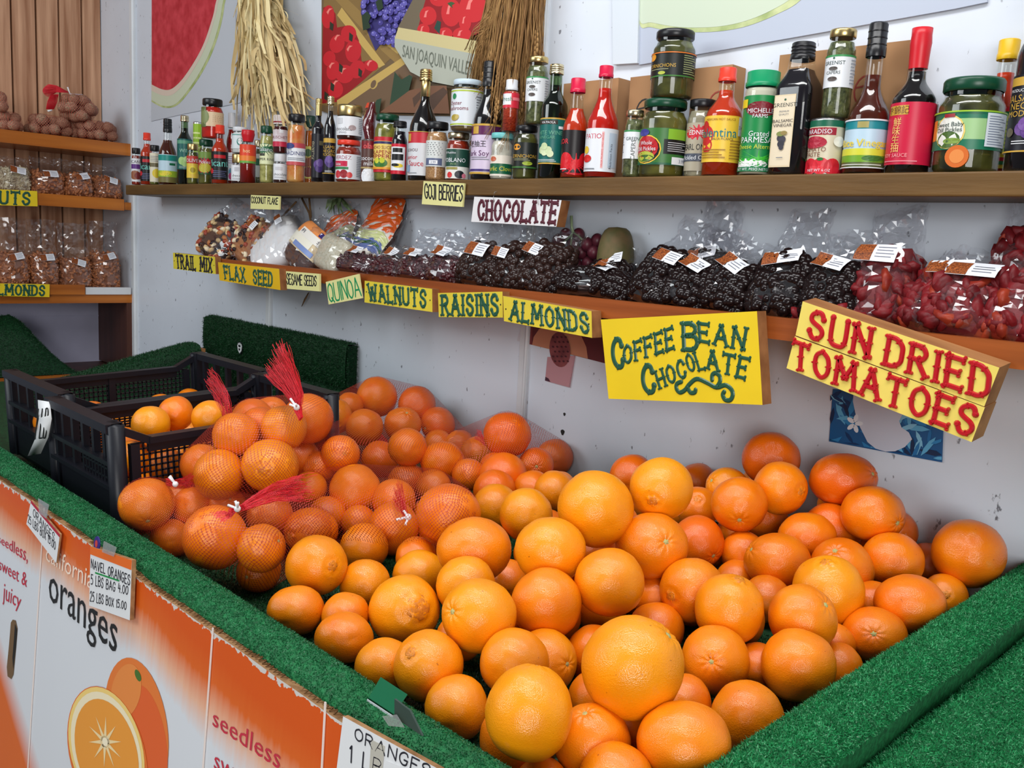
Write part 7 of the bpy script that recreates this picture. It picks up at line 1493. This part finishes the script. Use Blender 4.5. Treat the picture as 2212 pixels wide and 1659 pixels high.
o = mb.build('net_tail', tw); o['kind'] = 'stuff'
mb = MB(); p = onX(151, 203, XS - .07); mb.tube([onX(146, 188, XS - .07), p, onX(178, 205, XS - .07)], .0032, M_TIE, 5); mb.tube([onX(103, 240, XS - .05), onX(112, 238, XS - .05)], .004, M_TIE, 5); mb.build('white_tie', tw)
# ------------------------------------------------------------------ pictures on the long wall
def flat(mb, pts, col, d, f=lambda x, y: onY(x, y, YW), rough=.45):
    if len(pts) >= 10 and pts[0][1] < -50: pts = _crom(pts, 5)
    P = [f(*p) + Vector((0, -d, 0)) for p in pts]; mb.add(P, [tuple(range(len(P)))], col if not isinstance(col, tuple) else cm(S(*col), rough))
def sheet(name, label, pts, col, cat='poster', d=.003, f=lambda x, y: onY(x, y, YW)):
    mb = MB(); P = [f(*p) + Vector((0, -d, 0)) for p in pts]; mb.slab(P, (0, d - .0008, 0), cm(S(*col), .4)); o = mb.build(name); tag(o, label, cat); return o
def ellp(cx, cy, rx, ry, n=22, rot=0):
    c, s_ = math.cos(rot), math.sin(rot)
    return [(cx + rx * math.cos(2 * PI * k / n) * c - ry * math.sin(2 * PI * k / n) * s_, cy + rx * math.cos(2 * PI * k / n) * s_ + ry * math.sin(2 * PI * k / n) * c) for k in range(n)]
def flesh(name, c1, c2): return pmat(name, S(*c1), .4, .4, col2=S(*c2), scale=26)
o = sheet('watermelon_poster', 'pale poster of a cut watermelon at left above the shelf', [(330, -60), (518, -60), (522, 222), (400, 246), (328, 262)], (190, 196, 204))
mb = MB()
flat(mb, [(330, -55), (489, -55), (487, 10), (478, 60), (462, 110), (440, 155), (412, 197), (384, 228), (356, 233), (329, 220)], flesh('melon_skin', (196, 204, 150), (150, 168, 100)), .0034)
flat(mb, [(330, -55), (484, -55), (482, 12), (473, 60), (457, 109), (435, 154), (408, 195), (381, 225), (355, 229), (329, 216)], (198, 206, 180), .0038); flat(mb, [(330, -55), (474, -55), (472, 12), (461, 58), (445, 104), (423, 146), (397, 184), (374, 205), (352, 206), (329, 196)], (214, 196, 180), .0041)
flat(mb, [(330, -55), (470, -55), (467, 12), (456, 56), (440, 100), (418, 140), (393, 175), (371, 193), (352, 193), (330, 183)], flesh('melon_flesh', (206, 62, 76), (176, 30, 48)), .0044); mb.build('printed_melon', o)
sheet('cream_paper', 'torn edge of brown paper behind the corn husks', [(518, -60), (530, -60), (534, 232), (522, 228)], (84, 70, 52), 'paper', .002)
o = sheet('watermelon_poster', 'wide pale poster of a watermelon at right above the shelf', [(1384, -80), (1383, 141), (1430, 133), (1484, 123), (1780, 71), (2068, 20), (2135, 6), (2135, -80)], (176, 184, 200), 'poster', .006)
mb = MB(); flat(mb, [(1385, -75), (1385, 50), (1410, 60), (1460, 69), (1510, 71), (1565, 68), (1620, 57), (1680, 33), (1735, 0), (1790, -75)], flesh('melon_skin', (196, 204, 150), (150, 168, 100)), .0066); flat(mb, [(1385, -75), (1385, 42), (1412, 50), (1462, 59), (1510, 61), (1562, 58), (1614, 47), (1668, 25), (1720, -8), (1774, -75)], (196, 208, 186), .0070); mb.build('printed_melon', o)
sheet('white_paper_strip', 'curled white paper strip left of the right watermelon poster', [(1329, -80), (1388, -80), (1384, 138), (1331, 141)], (206, 214, 222), 'paper', .012)
# produce poster between the husks and the wheat
f6 = lambda x, y: onY(500 + x / 2.989, y / 2.989, YW)
o = sheet('produce_poster', 'framed illustrated poster of peppers, grapes and tomatoes in crates', [(697, -70), (697, 240), (720, 248), (1075, 252), (1075, -70)], (112, 92, 66), 'poster', .004)
mb = MB(); lay = [.0044]
def fl6(p, col): lay[0] += .00003; flat(mb, p, col, lay[0], f6)
fl6([(608, -180), (1210, -180), (1090, 330), (960, 450), (690, 690), (590, 680)], (132, 104, 60)); fl6([(660, -20), (740, -20), (1150, 370), (1080, 420), (980, 330)], (150, 120, 68)); fl6([(690, 100), (960, 440), (1000, 420), (720, 50)], (196, 164, 92)); fl6([(1000, 260), (1110, 330), (1080, 350), (980, 270)], (196, 164, 92))
RDp = (150, 22, 30); RDl = (196, 32, 44)
fl6([(600, 50), (640, 40), (680, 90), (690, 180), (760, 165), (800, 190), (830, 260), (850, 400), (920, 388), (955, 430), (860, 520), (690, 660), (590, 670)], RDp)
for (cx, cy, rx, ry, r_) in ((632, 110, 40, 75, .1), (765, 220, 50, 55, 0), (690, 285, 48, 60, .3), (795, 330, 52, 75, .1), (640, 380, 40, 50, .2), (665, 455, 42, 65, .2), (740, 480, 60, 60, 0), (910, 425, 45, 36, .2), (680, 580, 50, 55, .1), (820, 450, 50, 60, .4)): fl6(ellp(cx, cy, rx, ry, 18, r_), RDl)
for (cx, cy) in ((640, 70), (690, 240), (770, 310), (655, 420), (730, 455), (900, 405), (680, 535)): fl6([(cx - 18, cy + 10), (cx, cy - 14), (cx + 22, cy - 12), (cx + 2, cy), (cx - 8, cy + 26)], (236, 130, 120))
for (cx, cy) in ((655, 170), (780, 240), (715, 440), (840, 470), (620, 620), (660, 560)): fl6([(cx - 10, cy - 30), (cx + 14, cy - 10), (cx + 8, cy + 32), (cx - 12, cy + 20)], (40, 46, 34))
fl6([(690, 650), (1155, 345), (1160, 390), (860, 640), (700, 720)], (196, 164, 92)); fl6([(690, 720), (1160, 395), (1230, 440), (1400, 720)], (112, 88, 66)); fl6(ellp(930, 545, 22, 34, 16, .4), (196, 164, 92)); fl6(ellp(926, 545, 16, 28, 16, .4), (112, 88, 66))
fl6([(870, -150), (1200, -150), (1195, 60), (1175, 150), (1090, 310), (1000, 255), (940, 330), (905, 250), (845, 90)], (56, 50, 110))
rs = random.Random(8)
for k in range(230):
    x = 860 + 320 * rs.random(); y = -120 + 420 * rs.random()
    if x - 860 < (y - 100) * .9 - 40 or 1190 - x < (y - 80) * .5: continue
    fl6(ellp(x, y, 17, 17, 10), rs.choice([(86, 78, 160), (70, 62, 140), (100, 94, 176)])); fl6(ellp(x - 5, y - 5, 4, 5, 6), (160, 156, 214))
fl6([(870, 110), (905, 80), (930, 110), (915, 150), (930, 185), (880, 205)], (38, 58, 40)); fl6([(960, 20), (1000, -10), (1010, 60), (975, 80)], (38, 58, 40))
fl6([(1215, -20), (1330, -20), (1245, 215), (1100, 195)], (112, 100, 80)); fl6([(1330, -150), (1720, -150), (1720, 190), (1560, 250), (1230, 210), (1265, 70)], (150, 24, 32))
for (cx, cy, rx, ry) in ((1370, 0, 60, 50), (1300, 110, 55, 60), (1270, 200, 40, 40), (1450, 90, 65, 90), (1590, 60, 90, 95), (1410, 230, 50, 45), (1540, 150, 40, 60), (1520, 230, 60, 45)): fl6(ellp(cx, cy, rx, ry, 20), (204, 38, 44)); fl6([(cx - rx * .5, cy + 10), (cx - rx * .3, cy - ry * .5), (cx + 4, cy - ry * .6), (cx - rx * .15, cy - ry * .3), (cx - rx * .2, cy + 10)], (238, 130, 124))
fl6([(1340, 190), (1360, 140), (1385, 150), (1375, 230)], (40, 70, 60)); fl6([(1425, 30), (1450, 20), (1475, 30), (1455, 44), (1460, 62), (1440, 46)], (60, 90, 50))
fl6([(1110, 185), (1720, 290), (1720, 380), (1085, 255)], (206, 192, 140)); fl6([(1085, 255), (1720, 380), (1720, 610), (1300, 530), (1185, 470), (1085, 310)], (176, 180, 166))
fl6([(1050, 700), (1085, 470), (1110, 500), (1130, 520), (1180, 490), (1200, 500), (1170, 620), (1110, 700)], (46, 70, 52)); fl6([(990, 730), (1180, 590), (1310, 560), (1420, 560), (1440, 740)], (122, 84, 62)); fl6([(1200, 640), (1270, 580), (1290, 590), (1210, 700)], (84, 62, 50)); fl6([(1290, 640), (1400, 570), (1430, 600), (1330, 720)], (84, 62, 50)); fl6([(930, 720), (970, 650), (1000, 640), (985, 740)], (46, 70, 52))
q = [f6(*p) + Vector((0, -lay[0] - .0004, 0)) for p in ((1140, 292), (1600, 408), (1590, 500), (1134, 372))]; print_text(mb, 'SAN JOAQUIN VALLEY', q, cm(S(110, 116, 104), .4)); mb.build('printed_picture', o)
# --- cards under the lower shelf
f1 = lambda x, y: onY(1080 + x / 4.61, 600 + y / 4.61, YW)
o = sheet('fruit_card', 'torn dark red picture card of a scaly fruit under the almonds sign', [(1136, 650), (1130, 739), (1310, 785), (1318, 650)], (96, 38, 40), 'picture card', .003)
mb = MB(); flat(mb, [(330, 668), (345, 590), (400, 510), (500, 470), (700, 490), (820, 580), (870, 690), (885, 805)], (190, 128, 98), .0036, f1); flat(mb, [(180, 628), (195, 560), (225, 490), (252, 484), (235, 642)], (206, 206, 214), .0036, f1); flat(mb, [(255, 470), (335, 480), (330, 668), (235, 645)], (120, 50, 50), .0034, f1)
mb.build('printed_picture', o)
o = sheet('fruit_card', 'small pinkish card with scaly fruit below the dark red picture', [(1186, 771), (1244, 768), (1232, 836), (1181, 822)], (184, 136, 142), 'picture card', .006)
mb = MB(); flat(mb, ellp(615, 715, 104, 175, 24, -.1), flesh('scaly_skin', (140, 74, 74), (84, 36, 42)), .0066, f1)
for j in range(6):
    for i in range(4): flat(mb, ellp(548 + 42 * i + (j % 2) * 20, 590 + 48 * j, 13, 9, 8, .5), (70, 28, 36), .0070, f1)
flat(mb, [(470, 985), (500, 1000), (520, 1035), (466, 1022)], (70, 40, 56), .0066, f1); mb.build('printed_picture', o)
f5 = lambda x, y: onY(1650 + x / 2.861, 430 + y / 2.861, YW)
o = sheet('pear_card', 'blue leafy picture card with white pear shape behind tilted sign', [(1801, 840), (1793, 953), (2036, 998), (2041, 860)], (28, 88, 140), 'picture card', .004)
mb = MB(); rs = random.Random(12); L5 = [.0044]
for k in range(80):
    x, y = rs.uniform(425, 1110), rs.uniform(1190, 1600); a = rs.uniform(0, 6.28); l_ = rs.uniform(90, 170); w_ = l_ * .22; c_, s_ = math.cos(a), math.sin(a)
    P = [(x + c_ * u * l_ - s_ * v * w_, y + s_ * u * l_ + c_ * v * w_) for u, v in ((-.5, 0), (-.2, .5), (.2, .45), (.5, 0), (.2, -.45), (-.2, -.5))]
    lim = lambda p: (min(max(p[0], 418 + (p[1] - 1190) * -.02), 1106), min(max(p[1], 1175), 1488 + (p[0] - 410) * .185))
    L5[0] += .00002; flat(mb, [lim(p) for p in P], rs.choice([(18, 56, 100), (44, 128, 184), (92, 168, 208), (20, 44, 78), (34, 108, 164), (128, 190, 220)]), L5[0], f5)
flat(mb, [(565, 1180), (560, 1250), (585, 1370), (620, 1440), (650, 1500), (700, 1540), (760, 1558), (820, 1556), (880, 1530), (925, 1482), (905, 1440), (860, 1410), (845, 1370), (865, 1330), (870, 1180)], (200, 204, 218), .0062, f5)
for a in range(5): flat(mb, ellp(570 + 28 * math.cos(a * 1.256), 1385 + 34 * math.sin(a * 1.256), 26, 14, 10, a * 1.256), (222, 226, 232), .0066, f5)
mb.build('printed_picture', o)
for (x, y, r_) in ((1215, 934, .006), (1219, 895, .0035)):
    mb = MB(); p = onY(x, y, YW - .001); mb.slab([p + Vector((r_ * math.cos(k) * (1 + .3 * math.sin(3 * k)), 0, r_ * 1.2 * math.sin(k))) for k in [2 * PI * q / 10 for q in range(10)]], (0, .0008, 0), cm((.02, .018, .016), .9)); o = mb.build('wall_hole'); tag(o, 'small dark round hole in the white wall, %s of two right of the seam' % ('lower' if r_ > .005 else 'upper'), 'hole')

# ------------------------------------------------------------------ dry bundles hanging on the wall
M_HUSK = pmat('corn_husk', S(226, 204, 152), .7, .25, col2=S(176, 146, 96), scale=18, stretch=(1, 1, .3)); M_HUSK2 = pmat('corn_husk_light', S(240, 222, 170), .65, .25, var=.2, scale=20)
t = thing('corn_husk_bundle', 'hanging bundle of pale dried corn husks left of the produce poster', 'dried husks', (0, 0, 0)); rs = random.Random(31); mb = MB(); side0 = Vector((1, 0, 0))
for k in range(640):
    u = rs.uniform(-1, 1); Yq = YW - .02 - .11 * (1 - u * u) * rs.random(); a = onY(556 + 34 * u, -50, Yq); ln = rs.uniform(.25, 1.0); xe = 558 + 34 * ln + u * (38 + 36 * ln) + rs.uniform(-14, 20); ye = -50 + 350 * ln
    if rs.random() < .45: y_ = rs.uniform(-20, 200); xm = 560 + 30 * max(0, y_) / 250; a = onY(xm + (34 + 30 * max(0, y_) / 250) * u, y_, Yq - .02); ye = y_ + rs.uniform(20, 110); xe = xm + 8 + (48 + 34 * max(0, y_) / 250) * u + rs.uniform(-26, 34)
    b = onY(xe, ye, Yq - rs.uniform(0, .03))
    if b.z < ZS + .02: b.z = ZS + .02 + .04 * rs.random()
    P = []; ph = rs.uniform(0, 6.28); am = rs.uniform(.003, .016) if rs.random() < .7 else rs.uniform(.016, .034)
    for i in range(9):
        q = i / 8; P.append(a.lerp(b, q) + Vector((am * math.sin(ph + q * 5), -.006 * math.sin(q * PI), am * .4 * math.cos(ph + 4 * q))))
    w = rs.uniform(.0025, .0085); mb.ribbon(P, [w * (.6 + .5 * math.sin(PI * min(1, .15 + i / 8 * .9))) for i in range(9)], (math.cos(ph), math.sin(ph) * .8, .15), rs.choice([M_HUSK, M_HUSK, M_HUSK2]))
o = mb.build('husk', t); o['kind'] = 'stuff'
M_WHT = pmat('dry_wheat', S(186, 146, 92), .7, .25, col2=S(140, 102, 60), scale=40); M_WHT2 = pmat('dry_wheat_dark', S(150, 112, 72), .75, .2)
t = thing('wheat_sheaf', 'hanging sheaf of brown dried wheat right of the produce poster', 'dried wheat', (0, 0, 0)); mb = MB(); rs = random.Random(41)
for k in range(420):
    u = rs.uniform(-1, 1); Yq = YW - .015 - .10 * (1 - u * u) * rs.random(); ln = rs.uniform(.5, 1.0); a = onY(1122 + 60 * u, -60, Yq); b = onY(1112 + 72 * u - 34 * ln * ln + rs.uniform(-8, 8), -60 + 345 * ln, Yq - .02 * rs.random())
    if b.z < ZS + .015: b.z = ZS + .02 + .05 * rs.random()
    P = [a.lerp(b, i / 6) + Vector((.004 * math.sin(i * 1.3 + k), -.004 * math.sin(i / 6 * PI), 0)) for i in range(7)]; mb.tube(P, rs.uniform(.0008, .0016), rs.choice([M_WHT, M_WHT, M_WHT2]), 3)
    if rs.random() < .25:
        d = (b - a).normalized()
        for q in range(9): c = b - d * (.006 * q); sd = Vector((1 if q % 2 else -1, -.3, 0)) * .0035; mb.ball(c + sd, .0042, M_WHT, 6, 4, (.7, .6, 1.5))
        for q in range(6): mb.tube([b, b + d * .05 + Vector((rs.uniform(-.025, .025), rs.uniform(-.03, 0), rs.uniform(-.01, .02)))], .0004, M_WHT, 3)
for k in range(60):
    a = onY(1068 + rs.uniform(-8, 8), rs.uniform(10, 60), YW - .06); b = onY(1030 + rs.uniform(-28, 22), rs.uniform(90, 250), YW - .05 - .04 * rs.random()); mb.tube([a, a.lerp(b, .5) + Vector((-.01, -.008, .006)), b], .0008, M_WHT, 3)
o = mb.build('wheat_stalk', t); o['kind'] = 'stuff'
